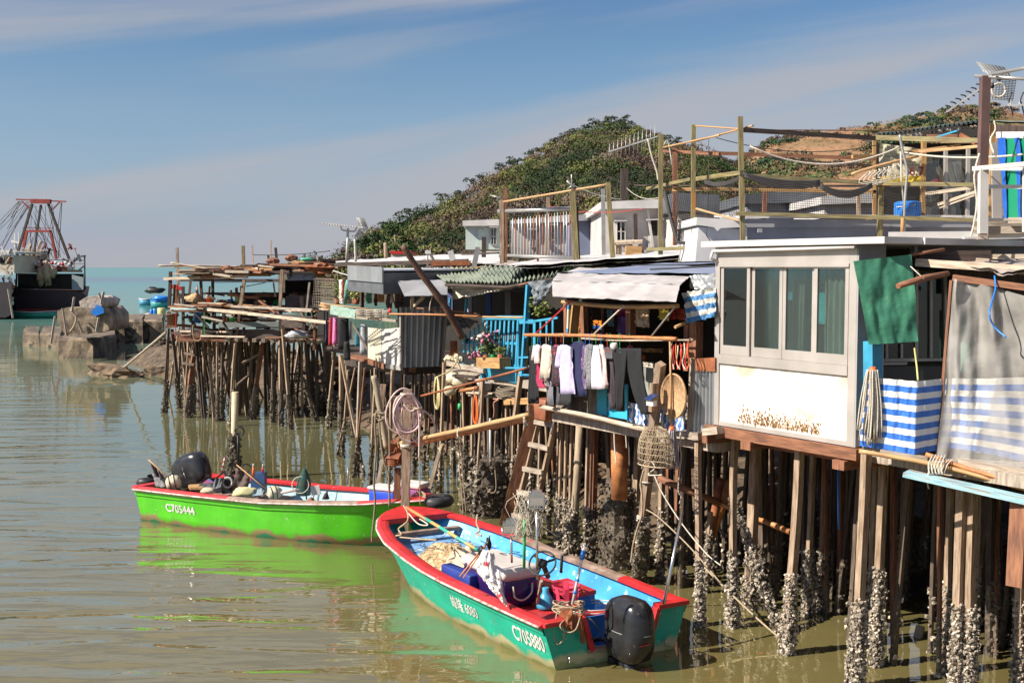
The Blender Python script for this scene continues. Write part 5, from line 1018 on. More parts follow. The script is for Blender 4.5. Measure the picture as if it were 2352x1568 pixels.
for i in range(26):p=A3(1000+110*R.random(),1020+25*R.random(),11.9);mb.blob(p,R.uniform(.03,.07),.5,6,4,sm=False)
tag(solo(mb,'shell_heap',m_styro,'heap of pale oyster shells on the deck left of the blue railing','shell heap'),kind='stuff')
lp=[P(925,564,21.2),P(960,618,21.3),P(1000,672,21.4),P(1028,712,21.5),P(1062,775,21.7)]
mb=MB();mb.tube(smooth(lp,5),[.056+.004*math.sin(i*1.3)+.0008*i for i in range(21)],10);solo(mb,'leaning_log',M('dark wet log',(.17,.075,.045),(.05,.03,.022),5,.55,.6,'UV',(6,1,1),spots=[((.36,.26,.18),3,.63,(4,1,1))]),'thick charred log leaning diagonally across the roofs','log')
mb=MB();mb.tube(smooth([A3(885,535,11),A3(865,600,11),A3(858,660,11)]),.01,5);solo(mb,'cord',m_rope2,'short pale cord tied round the leaning charred log','rope')
poleobj([A3(545,685,10.4),A3(900,690,10.9),A3(1320,707,11.7)],.02,'long orange bamboo pole running level in front of the corrugated box',m_bamo);poleobj([A3(760,640,11.2),A3(1000,655,11.5),A3(1240,685,11.9)],.015,'grey brown pole lying above the orange one',m_brown);poleobj([A3(1120,705,11.5),A3(1600,712,11.7)],.018,'tan bamboo pole capping the blue railing',m_bam);poleobj([A3(900,672,11.1),A3(1215,700,11.8)],.012,'thin dark stick above the corrugated box',m_dark)
for a in((1020,832,1010,1131,.1,40),(1061,850,1058,1100,.07,50),(1086,912,1083,1152,.09,120),(1110,868,1091,1182,.085,60),(1163,930,1163,1160,.08,90),(1180,960,1176,1150,.08,60),(1194,850,1190,1120,.09,60),(1140,870,1141,1080,.06,50),(1040,930,1041,1075,.08,60),(1215,900,1208,1160,.08,60)):
 stilt(hD,*a[:4],a[4]*.75,zb=.9,n=a[5],bs=.03)
stilt(hD,1126,960,1122,1180,.05,m_pipe,.9,0,rnd=True);q=Wz(1122,1178);barnacles(hD,q+Vector((0,0,1.2)),q-Vector((0,0,.5)),.42,1.05,320,m_barnd,.06)
stilt(hD,1018,1020,982,1130,.07,zb=.4,n=40);stilt(hD,1062,860,1068,1120,.06,zb=.9,n=100,bm=m_barnd)
fill_stilts(hD,sD0-.3,sD1,12.6,16,2.3,34,seed=21)
TL=11.4
lw=thing('low_platform',A3(1400,1320,TL),'low plank platform hung between the posts under the blue balcony','platform')
for i,(x0,y0,x1_,y1)in enumerate(((1165,1300,1370,1305),(1180,1318,1480,1345),(1260,1330,1660,1350),(1200,1290,1300,1292))):mb=MB();mb.bar(A3(x0,y0,TL+.1*i),A3(x1_,y1,TL+.1*i),.12,.03,(0,0,1));mb.build('plank',m_pale if i==0 else m_plank,lw)
mb=MB();mb.bar(A3(1450,1372,TL-.1),A3(1650,1365,TL-.1),.06,.11,(0,0,1));mb.build('beam',m_yel,lw);mb=MB();mb.bar(A3(1000,1070,TL),A3(1290,1130,TL),.06,.09,(0,0,1));mb.build('beam',m_plank,lw);mb=MB();mb.bar(A3(1560,1170,TL),A3(1655,1165,TL),.08,.06,(0,0,1));mb.build('beam',m_blue,lw)
for x0,y0,x1_,y1 in((1272,1195,1255,1560),(1580,1120,1530,1500)):mb=MB();mb.bar(A3(x0,y0,TL-.15),A3(x1_,y1,TL-.15),.08,.07);mb.build('post',m_post,lw)
c=A3(1292,1290,TL);mb=MB();lathe(mb,c,[(.10,0),(.13,.05),(.14,.13),(.155,.15),(.145,.17),(.12,.16)],20);solo(mb,'grey_tub',plain((.42,.42,.38)),'round grey tub on the low platform under the balcony','tub')
c=A3(1470,1330,TL);t=thing('net_coil',c,'coil of dark net rope on the low platform','rope coil');mb=MB()
pts=[]
for i in range(160):a=i*.42;r=.27-.03*math.sin(i*.3)-.0005*i;pts.append(c+US*math.cos(a)*r+UT*math.sin(a)*r*.7+Vector((0,0,.02+i*.0008+.02*math.sin(a*2.3))))
mb.tube(pts,.018,5);mb.build('coil',M('dark net rope',(.20,.16,.11),(.1,.08,.06),60,.9,.4),t)
t=thing('float_bundle',A3(1060,1290,TL),'bundle of cream foam floats tied on the post left of the low platform','floats')
for x,y,r in((1040,1190,.13),(1095,1215,.14),(1020,1285,.12)):mb=MB();mb.blob(A3(x,y,TL-.1),r,.12,12,8,(1.1,.7,.9));mb.build('float',m_styro,t)
mb=MB();mb.tube(smooth([A3(1010,1200,TL-.32),A3(1050,1235,TL-.34),A3(1120,1225,TL-.32),A3(1060,1290,TL-.3),A3(1050,1360,TL-.2)]),.008,5);mb.build('binding',m_rope,t)
mb=MB();mb.bar(A3(1050,1165,TL-.2),A3(1230,1180,TL-.1),.09,.05,(0,0,1));solo(mb,'curved_board',m_dark,'dark curved board wedged above the cream floats','board')
mb=MB();mb.tube([A3(1100,1285,TL-.25),A3(1240,1262,TL-.2)],.035,9);solo(mb,'bamboo_offcut',m_bamo,'short thick orange bamboo offcut beside the grey tub','bamboo')
def looprope(cx,y0,y1,w,n,mat,label,t_,vw=z3,r=.012,name='rope_hank'):
 mb=MB()
 for k in range(n):
  ww=w*(.5+.6*(k+1)/n);yy=y1-(n-1-k)*(y1-y0)*.05;pts=[]
  for i in range(21):a=2*math.pi*i/20;pts.append(B(vw,cx+ww*math.sin(a)*(.55+.45*(1-math.cos(a))/2)+2*k,y0+(yy-y0)*(1-math.cos(a))/2,t_-.01*k))
  mb.tube(pts,r,5)
 return solo(mb,name,mat,label,'rope')
looprope(908,1180,1430,26,6,M('yellow cream hose',(.62,.54,.28),(.5,.42,.2),9,.5,0),'hank of cream yellow hose hanging on the post under the corrugated box',10.8)
mb=MB();mb.tube(smooth([A3(910,1180,10.8),A3(1000,1140,11),A3(1050,1090,11.2),A3(1080,1045,11.4)]),.014,6);solo(mb,'hose_end',MATS['yellow cream hose'],'loose end of the cream yellow hose climbing to the deck','hose')
looprope(1215,1325,1545,22,4,m_orange,'orange rope hank hanging under the low platform',11.1,r=.014)
mb=MB();mb.tube(smooth([A3(1215,1250,11.1),A3(1205,1300,11.1),A3(1222,1330,11.1)]),.012,5);mb.tube(smooth([A3(1360,1350,11.2),A3(1400,1355,11.2),A3(1362,1380,11.2),A3(1366,1440,11.2),A3(1360,1500,11.2)]),.012,5);solo(mb,'cord',plain((.55,.25,.18)),'faded red cord trailing from the net coil','rope')
mb=MB();mb.tube([A3(1095,1385,11.1),A3(1097,1432,11.1)],[.035,.045],8);solo(mb,'bottle',m_greenp,'small green glass float hanging below the cream floats','float')
sC=-21.1;TC=11.27
hC=thing('stilt_house',H(sC-1.5,12.5,0),'stilt house with a corrugated metal end wall, white front sheets and a flat grey roof','house')
c0=Wz(922,843,2.38);tc_=st(c0)[1];sc_=st(c0)[0]
def CF(x,y):return T(*z3(x,y),tc_)
def CE(x,y):return S(*z3(x,y),sc_)
mb=MB();a,b,c,d=CE(640,632),CE(985,700),CE(636,1105),CE(955,1092);b.z=a.z
sheet(mb,a,b,c,d,110,6,.008,2,None,.006,corr=(7.5,.035));mb.build('corrugated_wall',M('dark corrugated zinc',(.42,.44,.46),(.20,.21,.22),1.6,.42,.15,'Object',(1,1,.25),metal=.3,spots=[((.12,.10,.08),2,.62,(2,2,.4))]),hC)
mb=MB();sheet(mb,CF(376,790),CF(480,800),CF(376,1045),CF(486,1075),60,4,.004,2,None,.006,corr=(8,.014));mb.build('ribbed_panel',M('cream ribbed panel',(.74,.69,.55),(.6,.55,.42),1,.5,.05),hC)
mb=MB();sheet(mb,CF(484,805),CF(640,788),CF(488,1080),CF(640,1100),20,6,.03,2,None,.006);mb.build('white_panel',M('dull white sheet',(.60,.58,.56),(.50,.48,.47),1.2,.5,.1),hC)
mb=MB();mb.bar(CE(985,700),CE(955,1095),.07,.04);mb.build('corner_trim',m_alu,hC);mb=MB();mb.bar(CF(636,632),CF(634,1105),.05,.05,US);mb.bar(CF(515,1090),CF(640,1108),.06,.1,(0,0,1));mb.build('corner_trim',m_alu,hC)
mb=MB();mb.bar(CF(245,1012),CF(390,1045),.3,.05,(0,0,1));mb.build('floor_beam',m_brown,hC);mb=MB();mb.bar(CF(380,1050),CF(520,1095),.12,.12,(0,0,1));mb.bar(CE(700,1120),CE(745,1120),.1,.1);mb.build('floor_beam',m_brown,hC)
mb=MB();mb.hbox(sc_-3,sc_-.02,tc_+.1,17.5,2.2,2.34);mb.hbox(sc_-7.5,sc_-3,tc_+1.6,18.5,2.2,2.34);mb.build('floor',m_dark,hC)  # dark material puts the shade below the house into the floor colour
mb=MB();mb.hbox(sc_-7.0,sc_+2.6,15.0,15.1,2.3,4.3);mb.build('wall',m_hole,hC)
mb=MB();mb.slab([P(840,613,25.5),P(*z3(495,345),23.0),P(*z3(800,345),23.6),P(*z3(700,322),28),P(*z3(215,322),29)],.02)
ra,rb,rc=P(*z3(217,335),25.2),P(*z3(495,350),23.2),P(*z3(800,346),23.9)
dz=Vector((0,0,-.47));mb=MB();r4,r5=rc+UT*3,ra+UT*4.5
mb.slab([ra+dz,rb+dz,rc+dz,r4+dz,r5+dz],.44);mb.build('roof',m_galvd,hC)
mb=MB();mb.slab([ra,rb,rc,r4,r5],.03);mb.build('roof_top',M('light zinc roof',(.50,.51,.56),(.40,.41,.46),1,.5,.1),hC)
mb=MB();mb.bar(P(*z3(220,360),25.1),P(*z3(493,378),23.15),.03,.32,(0,0,1));mb.build('fascia',m_galv,hC)
mb=MB();sheet(mb,P(*z3(605,425),23.4),P(*z3(1000,420),23.0),P(*z3(665,548),22.3),P(*z3(1000,537),22.0),16,6,.02,1,None,.01);mb.build('awning',M('grey awning sheet',(.27,.27,.28),(.2,.2,.21),1.5,.6,.1),hC)
mb=MB();mb.bar(P(*z3(725,545),22.5),P(*z3(722,640),22.8),.07);mb.bar(P(*z3(740,622),22.6),P(*z3(815,548),22.3),.05);mb.build('awning_strut',m_plank,hC)
mb=MB();mb.bar(CF(330,430),CF(330,655),.07,.06);mb.build('post',m_dark,hC);mb=MB();mb.bar(CF(435,435),CF(605,438),.04,.06,(0,0,1));mb.build('blue_trim',m_bluep,hC)
mb=MB();n0_,n1_=CF(235,392),CF(345,405);sheet(mb,n0_,CF(435,400),CF(245,445),CF(430,435),30,5,.04,5,None,.01);mb.build('straw_eave',M('straw thatch edge',(.50,.36,.20),(.28,.19,.10),20,.95,.6,'Object',(1,1,.1)),hC)
mb=MB();mb.tube(smooth([CF(105,345),CF(210,378),CF(300,388),CF(395,392)]),.013,6);mb.build('drain_pipe',m_white,hC)
for i,(x,y0,y1,c,w)in enumerate(((385,480,600,(.05,.22,.16),40),(480,470,590,(.4,.18,.06),45),(600,490,640,(.18,.05,.05),18),(545,470,640,(.10,.05,.04),40),(440,470,620,(.05,.05,.05),20),(640,480,620,(.14,.05,.06),14),(165,415,600,(.75,.70,.65),22),(178,430,560,(.45,.10,.06),10))):
 mb=MB();sheet(mb,CF(x-w/2,y0),CF(x+w/2,y0),CF(x-w/2,y1),CF(x+w/2,y1),12,4,.05,3,None,.01);solo(mb,'hanging_cloth',plain(c),('dark green','orange brown','dark red','dark brown','black','wine red','dirty white','rust red')[i]+' cloth hanging in the shade of the grey roofed house','cloth')
mb=MB();b=CF(565,495);mb.loft([[b+Vector((math.cos(a)*r,math.sin(a)*r*.5,-z))for a in[k*.785 for k in range(8)]]for r,z in((.01,0),(.03,.14),(.05,.28))]);solo(mb,'white_cloth',plain((.62,.60,.60)),'pointed white cloth hanging in the dark doorway','cloth')
mb=MB();b=CF(215,415)
mb.loft([[CF(215+dx,y)+Vector((math.cos(a)*r,math.sin(a)*r*.6,0))for a in[k*.785 for k in range(8)]]for dx,r,y in((0,.03,415),(8,.09,470),(-5,.07,540),(-22,.02,610))]);solo(mb,'net_bag',M('teal mesh bag',(.20,.42,.36),(.1,.25,.22),9,.7,.2,alpha=.8),'teal mesh bag hanging by the wire basket','bag')
plant(CF(140,610),.16,240,m_leafy,'bright green leafy plant right of the wire basket',1.3,seed=11);plant(CF(285,610),.16,220,m_leafy,'yellow flowering plant beside the dark post',1.3,flowers=(m_yelp,16),seed=12)
mb=MB();qd(mb,z3,[(195,540),(255,540),(255,605),(195,605)],tc_+.2,.1);solo(mb,'box',plain((.45,.3,.22)),'tan box between the two leafy plants','box')
kc=thing('wire_cage',P(*z2(1350,560),25.5),'tall rusty wire fish cage standing at the corner of the timber platform','cage')
net(kc,P(*z2(1272,340),25.6),P(*z2(1432,350),25.2),P(*z2(1268,560),25.6),P(*z2(1432,565),25.2),13,11,.004,.03,'mesh',m_plank);net(kc,P(*z2(1290,335),26.4),P(*z2(1440,345),26.2),P(*z2(1290,550),26.4),P(*z2(1440,560),26.2),8,7,.004,.03,'mesh',m_plank)
sh=thing('drying_shelf',P(*z3(350,720),23.5),'rickety bamboo shelf carrying baskets and a green mesh in front of the grey roofed house','shelf')
for k in range(12):
 mb=MB();y=600+9*(k%6)+R.uniform(-4,4);d=23.2+.12*k;mb.tube([P(*z3(-20+R.uniform(0,60),y),d+.8),P(*z3(330+R.uniform(0,260),y+60+R.uniform(-8,18)),d)],.014,5);mb.build('cane',R.choice((m_bam,m_pale,m_dark)),sh)
mb=MB();mb.bar(P(*z3(150,700),23.6),P(*z3(600,738),22.6),.05,.05);mb.bar(P(*z3(260,765),22.9),P(*z3(372,960),22.9),.06,.04);mb.build('brace',m_plank,sh)
gm=M('green plastic mesh',(.30,.42,.35),(.16,.25,.2),30,.8,.2)
mb=MB();sheet(mb,P(*z3(85,612),23.3),P(*z3(282,650),22.9),P(*z3(80,688),23.2),P(*z3(275,722),22.8),20,6,.02,2,None,.01);solo(mb,'mesh_mat',gm,'pale green plastic mesh mat draped over the bamboo shelf','mat')
for i,(x,y,w)in enumerate(((320,690,.11),(390,693,.10),(465,690,.11),(520,700,.08))):
 c=P(*z3(x,y+22),22.9);t=thing('crab_basket',c,('leftmost','second','third','smallest rightmost')[i]+' pale wire basket on the bamboo shelf counted from the green mesh','basket','wire baskets on the bamboo shelf');mb=MB()
 for k in range(4):mb.tube(rings(c+Vector((0,0,.02+.045*k)),w*(1-.04*k),14)+[rings(c+Vector((0,0,.02+.045*k)),w*(1-.04*k),14)[0]],.008,4)
 for k in range(14):a=2*math.pi*k/14;q=Vector((math.cos(a)*w,math.sin(a)*w,0));mb.tube([c+q,c+q*.88+Vector((0,0,.17))],.004,4)
 mb.build('mesh',m_rope2,t)
mb=MB();mb.blob(P(*z3(548,660),22.8),.05,.6,8,6,(.8,.6,1));solo(mb,'red_bow',m_redp,'red ribbon knot at the tip of the orange bamboo pole','ribbon')
for a in((770,780,751,984,.1,m_post,40),(783,815,835,1088,.1,m_post,30),(800,850,786,1050,.09,m_post,60),(828,830,820,1092,.13,m_plank,60),(838,845,812,1095,.07,m_brown,50),(862,845,850,1118,.09,m_post,60),(902,850,893,1120,.1,m_post,50),(930,860,926,1100,.08,m_postd,50),(955,860,950,1090,.08,m_postd,50),(1000,860,1000,1100,.09,m_postd,60),(875,900,866,1117,.05,m_brown,20),(815,845,775,1045,.06,m_post,60),(978,850,974,1080,.07,m_post,60)):
 stilt(hC,*a[:4],a[4]*.75,mat=a[5],zb=.9,n=a[6],bm=m_barnd if a[6]>45 else m_barn)
fill_stilts(hC,sc_-4,sc_+3,12.2,16,2.2,40,seed=31)
roofpoly([P(772,603,30),P(1150,606,26),P(770,599,36),P(1150,577,34)],.05,m_roofw,'long pale roof sheet stretching from the charred log to the timber platform')
roofpoly([P(960,601,27),P(1200,610,25),P(975,594,30),P(1190,600,29)],.05,M('patchy metal roof',(.42,.36,.32),(.2,.15,.12),1.5,.7,.3),'grey brown patchy roof right behind the charred log')
mb=MB();mb.bar(P(*z3(872,288),24.5),P(*z3(1180,285),24.5),.4,.1,(0,0,1));solo(mb,'rusty_sheet',m_rust,'long rusty sheet lying on the roof behind the charred log','sheet')
mb=MB();mb.bar(P(*z3(1115,215),25),P(*z3(1400,205),24),.05,.04,(0,0,1));solo(mb,'dark_beam',m_dark,'dark beam lying below the pale mint house','beam')
mb=MB();mb.bar(P(*z3(118,300),28),P(*z3(1160,268),25),.05,.09,(0,0,1));solo(mb,'eave_beam',m_dark,'long dark eave beam under the long pale roof','beam')
mb=MB();mb.bar(P(*z3(842,205),26),P(*z3(842,320),26),.03,.03);mb.bar(P(*z3(825,200),26),P(*z3(868,200),26),.1,.08);solo(mb,'roof_vent',m_white,'white capped vent standing right of the charred log','vent')
mb=MB();mb.bar(P(*z3(870,218),26),P(*z3(893,275),26),.06,.03);solo(mb,'leaning_board',m_pale,'pale board leaning beside the white capped vent','board')
jt=thing('stilt_platform',P(550,950,34),'rickety open timber platform on a forest of stilts with driftwood heaped on its roof','platform')
def A2(x,y,d=33):return P(*z2(x,y),d)
ST2=[(150,725,105,1375,.14,2),(152,725,130,1375,.1,2),(172,730,240,1340,.2,2),(215,790,260,1195,.12,0),(232,790,262,1250,.1,0),(266,760,278,1255,.17,0),(365,830,275,1412,.26,1),(385,810,392,1350,.2,2),(350,1040,335,1385,.16,0),(425,800,420,1395,.16,0),(470,790,482,1400,.12,2),(525,830,527,1440,.12,0),(565,835,560,1435,.14,2),(615,850,622,1385,.12,0),(665,840,620,1480,.14,0),(690,840,705,1320,.12,2),(750,850,750,1330,.14,2),(870,850,785,1425,.24,1),(835,850,830,1390,.15,2),(960,850,950,1450,.18,2),(1020,660,1016,1475,.2,0),(1030,700,1100,1503,.17,0),(1170,860,1100,1240,.1,0),(1265,850,1262,1380,.14,2),(1300,840,1300,1400,.14,2),(1355,860,1352,1220,.2,1),(1440,880,1385,1482,.15,0),(1400,860,1402,1400,.1,2),(905,850,915,1195,.1,0),(1190,1100,1310,1440,.12,2),(1480,930,1478,1560,.19,0),(720,840,725,1300,.1,2),(500,830,498,1200,.1,0),(450,900,500,1180,.08,0),(540,850,470,1130,.08,0),(800,850,795,1240,.1,2),(1225,860,1228,1390,.12,2),(1085,850,1083,1400,.12,2),(1520,960,1590,1565,.13,0)]
for tx,ty,bx,by,w,k in ST2:
 b=Wz(*z2(bx,by));top=P(*z2(tx,ty),b.y);mb=MB();mb.wbar(top,b+(b-top).normalized()*.6,w*.48,w*.46);o=mb.build('stilt',(m_post,m_brown,m_postd)[k],jt)
 barnacles(o,top,b-Vector((0,0,.4)),w*.6,1.05,46,m_barnd if k else R.choice((m_barn,m_barnd)),.035)
rg=random.Random(77)
for i in range(90):
 x=rg.uniform(180,1400);d=rg.uniform(33.5,40);top=P(*z2(x,780),d);top.z=2.4;b=top+Vector((rg.gauss(0,.3),rg.gauss(0,.3),-2.9));w=rg.uniform(.04,.08);mb=MB();mb.wbar(top,b,w,w);o=mb.build('stilt',rg.choice((m_post,m_postd,m_postd,m_dark)),jt)
for i in range(14):
 x=rg.uniform(200,1300);d=rg.uniform(33,38);y=rg.uniform(900,1200);mb=MB();mb.bar(A2(x,y,d),A2(x+rg.uniform(80,220)*rg.choice((1,-1)),y+rg.uniform(-90,90),d+.3),.08,.06);mb.build('brace',rg.choice((m_post,m_postd)),jt)
def bars(parent,name,lst,vw=z2):
 for x0,y0,d0,x1_,y1,d1,w,h,m_ in lst:mb=MB();mb.bar(P(*vw(x0,y0),d0),P(*vw(x1_,y1),d1),w*.45,h*.42,(0,0,1));mb.build(name,m_,parent)
def deck(name,xl,xr,y,d0,d1,z,n,mats,skip=.1):
 for i in range(n):
  if rg.random()<skip:continue
  f=(i+.5)/n;d=d0+(d1-d0)*f;a=P(*z2(xl+rg.uniform(-20,20),y),d);b=P(*z2(xr+rg.uniform(-40,40),y),d);a.z=z+rg.uniform(-.04,.05);b.z=z+rg.uniform(-.04,.05);mb=MB();mb.bar(a,b,(d1-d0)/n*.9,.05,(0,0,1));mb.build(name,rg.choice(mats),jt)
deck('deck_board',240,1350,790,33.0,38.5,2.38,14,(m_plank,m_dark,m_brown));deck('deck_board',170,1300,580,33,37.5,3.22,12,(m_plank,m_brown,m_pale),.15)
deck('roof_board',250,1330,330,33.2,37.5,4.36,14,(m_brown,m_dark,m_brown,m_pale),.05)
for k in range(11):x=600+70*k;mb=MB();mb.bar(A2(x,812+2*k,32.5-.05*k),A2(x+90,800,36),.1,.1,(0,0,1));mb.build('floor_joist',m_plank,jt)
bars(jt,'frame_post',[(165,285,34,150,700,34,.2,.2,m_dark),(320,355,36,300,530,36,.14,.14,m_postd),(398,350,36,408,530,36,.18,.18,m_dark),(490,340,35,492,510,35,.18,.18,m_dark),(735,350,33,705,560,33,.26,.2,m_post),(700,600,33,668,830,33,.18,.18,m_postd),(1028,270,32,1012,560,32,.2,.2,m_post),(960,370,34,975,480,34,.1,.1,m_pale),(1240,370,32,1215,600,32,.22,.12,m_plank),(262,400,35,262,740,35,.18,.18,m_dark),(205,420,35,210,560,35,.16,.16,m_brown),(1015,560,32,1020,800,32,.24,.2,m_dark),(1285,620,31,1275,890,31,.35,.15,m_brown),(1200,640,31,1190,800,31,.2,.2,m_dark),(575,600,34,575,790,34,.2,.2,m_dark),(505,560,35,500,790,35,.2,.2,m_dark),(425,600,33,425,780,33,.05,.05,m_greenp),(205,600,33,203,800,33,.04,.04,m_redp)])
bars(jt,'beam',[(115,340,34,760,325,33,.18,.2,m_pale),(180,300,34.5,420,310,34,.1,.1,m_plank),(245,352,34,1020,352,33,.2,.16,m_dark),(500,368,34,1000,362,34,.05,.05,m_dark),(160,465,35,330,470,35,.12,.12,m_dark),(410,455,37,1250,455,36,.12,.18,m_dark),(165,568,34,470,572,33,.16,.2,m_bb),(455,578,33,770,608,32,.16,.2,m_pale),(770,610,32,1390,680,29,.2,.18,m_pale),(640,555,33,1270,580,31,.2,.14,m_plank),(700,500,36,1010,495,36,.1,.8,m_dark),(1060,520,34,1260,510,34,.1,.85,M('purple grey board',(.16,.12,.14),(.08,.06,.07),2,.8,.2)),(540,698,33,1005,692,32,.1,.36,M('grey green wet board',(.13,.15,.14),(.07,.08,.08),2,.7,.2)),(1020,690,32,1200,690,31,.1,.5,m_dark),(755,770,33,1010,768,32,.1,.65,m_dark),(1030,745,32,1200,740,32,.1,.4,m_dark),(1000,580,32,1260,590,30.5,.15,.12,m_plank),(125,708,34,215,705,34,.2,.2,m_brown),(240,745,34,640,752,33,.1,.12,m_pale),(400,782,33,740,790,32,.1,.1,m_pale),(900,795,32,1390,780,31,.1,.08,m_brown),(850,510,33,1210,780,31,.14,.1,m_brown),(290,620,33.5,360,700,33.5,.14,.1,m_dark),(345,600,33,460,720,33,.16,.12,m_dark),(560,660,32.5,645,790,32.5,.16,.12,m_dark),(410,635,32.6,570,670,32.4,.14,.12,m_plank),(750,400,33,900,370,33,.08,.06,m_dark),(1170,600,31,1240,700,31,.14,.1,m_plank),(1265,680,30.5,1215,780,30.5,.12,.1,m_plank),(1000,620,32,1270,640,30,.12,.12,m_dark),(720,650,33,1000,655,33,.12,.12,m_dark),(165,760,34,420,770,33,.14,.12,m_dark)])
mb=MB();mb.slab([A2(1060,300,33.4),A2(1290,290,33.4),A2(1290,350,33.4),A2(1070,355,33.4)],.04,(0,1,0));mb.build('torn_blue_board',M('torn pale blue board',(.30,.36,.48),(.18,.22,.32),2,.7,.2,spots=[((.03,.03,.03),4,.58,(1,1,1))]),jt)
mb=MB();mb.slab([A2(1050,350,36.5),A2(1330,340,36.5),A2(1330,600,36.5),A2(1050,600,36.5)],.05,(0,1,0));mb.build('painted_gloom_sheet',m_hole,jt);mb=MB();mb.slab([A2(1300,590,33),A2(1500,600,31),A2(1500,800,31),A2(1300,800,33)],.05,(0,1,0));mb.build('painted_gloom_sheet',m_hole,jt)  # near-black sheets paint the gloom inside the platform
for i in range(115):
 x=rg.uniform(180,1320);y=rg.choice((470,560,600,650,700,740))+rg.uniform(-12,12);L=rg.uniform(60,260);d=rg.uniform(33,37.5);v=rg.random()<.35;mb=MB()
 mb.wbar(A2(x,y-(L*.5 if v else 8),d),A2(x+(rg.uniform(-20,20)if v else L),y+(L*.4 if v else rg.uniform(-18,26)),d+.2),rg.uniform(.04,.1),rg.uniform(.03,.08));mb.build('frame_scrap',rg.choice((m_dark,m_dark,m_brown,m_plank,m_postd)),jt)
for i in range(34):
 x,y=rg.uniform(300,1000),rg.choice((530,660));mb=MB();q=A2(x,y,rg.uniform(34.5,36.5));mb.blob(q,rg.uniform(.06,.15),.6,7,5,(1.3,.8,.8),sm=False);solo(mb,'stored_bundle',rg.choice((m_white,m_orange,m_dark,m_dark,m_net,m_bluep,m_rust,m_greenp)),'small bundle of gear stored in the shade of the timber platform','bundle','gear bundles stored on the platform')
for i in range(150):
 x=rg.uniform(420,1400);y=305-(x-420)*.075+rg.uniform(-30,36);L=rg.uniform(80,330);d=rg.uniform(33,36.5);a=A2(x-L/2,y+rg.uniform(-12,12),d);b=A2(x+L/2,y+rg.uniform(-12,12),d+rg.uniform(-.6,.6));mb=MB();mb.bar(a,b,rg.uniform(.06,.2),rg.uniform(.04,.09),(0,0,1));solo(mb,'scrap_plank',rg.choice((m_brown,m_brown,m_dark,m_pale,m_yel,m_plank)),'weathered scrap plank heaped on the roof of the timber platform','plank','scrap planks on the platform roof')
for i in range(16):
 x=rg.uniform(200,1200);y=545+(x>600)*(x-600)*.06+rg.uniform(-14,12);L=rg.uniform(100,330);mb=MB();mb.bar(A2(x-L/2,y+rg.uniform(-9,9),33.4),A2(x+L/2,y+rg.uniform(-4,18),33),rg.uniform(.08,.18),.03,(0,0,1));solo(mb,'deck_plank',rg.choice((m_pale,m_plank,m_brown,m_yel)),'loose plank lying on the upper shelf of the timber platform','plank','loose planks on the platform shelf')
for x0,y0,d0,x1_,y1,d1,r,m_,lab in((70,240,34,700,248,35,.028,m_pale,'long white pole sticking out left from the platform roof'),(165,218,34,560,288,34,.026,m_pale,'white pole crossing the long one at a slant on the platform roof'),(180,250,35,640,262,35,.02,m_plank,'grey pole lying just under the long white pole')):
 poleobj([A2(x0,y0,d0),A2((x0+x1_)/2,(y0+y1)/2-3,(d0+d1)/2),A2(x1_,y1,d1)],r,lab,m_)
for x,y0,x1_,y1,d,w,m_,lab in((215,100,222,390,36,.18,m_plank,'pale square post standing free at the seaward end of the platform'),(726,85,730,240,34,.2,m_olive,'thick olive post rising from the middle of the platform roof'),(797,75,803,230,35,.09,m_pale,'thin pale post right of the thick olive one'),(940,45,945,190,35,.09,m_pale,'tallest thin pale post on the platform roof'),(977,100,985,195,34,.17,m_dark,'short dark post beside the tallest thin one'),(1197,145,1197,190,34,.06,m_dark,'tiny dark stick behind the green cloth on the roof'),(1300,160,1301,200,34,.07,m_pale,'short pale stick left of the last roof post'),(1336,160,1336,215,34,.12,m_dark,'rightmost stubby dark post on the platform roof'),(920,160,925,200,34,.14,m_dark,'squat dark stump on the platform roof')):
 mb=MB();mb.bar(A2(x,y0,d),A2(x1_,y1,d),w*.42,w*.42,(0,1,0));solo(mb,'roof_post',m_,lab,'post')
mb=MB();mb.tube(sag(A2(805,155,35),A2(1400,125,33),.05),.012,4);solo(mb,'wire',m_wire,'thin wire strung from the pale post towards the reflector aerial','wire')
def crate(c,sz,label,mat,name='log_section',rot=0):
 mb=MB();mb.blob(c,sz,.15,10,6,(1.3,.8,.7),sm=False);return solo(mb,name,mat,label,name.replace('_',' '))
crate(A2(602,262,33.2),.13,'round sawn log section at the left of the roof heap',m_brown);crate(A2(1095,180,33.2),.15,'reddish hollow log section at the top of the roof heap',m_brown);crate(A2(955,205,33.4),.16,'tangled root wood on the roof heap',m_brown,'root_tangle')
mb=MB();mb.blob(A2(1208,192,33.2),.15,.3,10,6,(1.3,.8,.35));solo(mb,'green_cloth',plain((.10,.45,.28)),'small green cloth lying on top of the platform roof','cloth')
mb=MB();mb.blob(A2(1340,265,32.6),.2,.7,10,7,(1.4,.8,.8),sm=False);solo(mb,'rust_wire_bundle',m_rust,'bundle of rusty wire at the right end of the platform roof','wire bundle')
def bucket(c,r,h,mat,label,name='bucket',handle=True):
 t=thing(name,c,label,name);mb=MB();lathe(mb,Vector(c),[(r*.78,0),(r,h),(r*1.06,h),(r*1.06,h*.94),(r*.95,h*.9),(r*.74,.03)],20);mb.build('body',mat,t)
 if handle:mb=MB();mb.tube([Vector(c)+Vector((math.cos(a)*r,0,h+math.sin(a)*r*.7))for a in[math.pi*k/10 for k in range(11)]],.012,5);mb.build('handle',m_rope2,t)
 return t
bucket(A2(462,532,33.5),.1,.17,M('red orange plastic',(.66,.10,.03),None,4,.5,0),'small red bucket on the upper shelf of the timber platform')
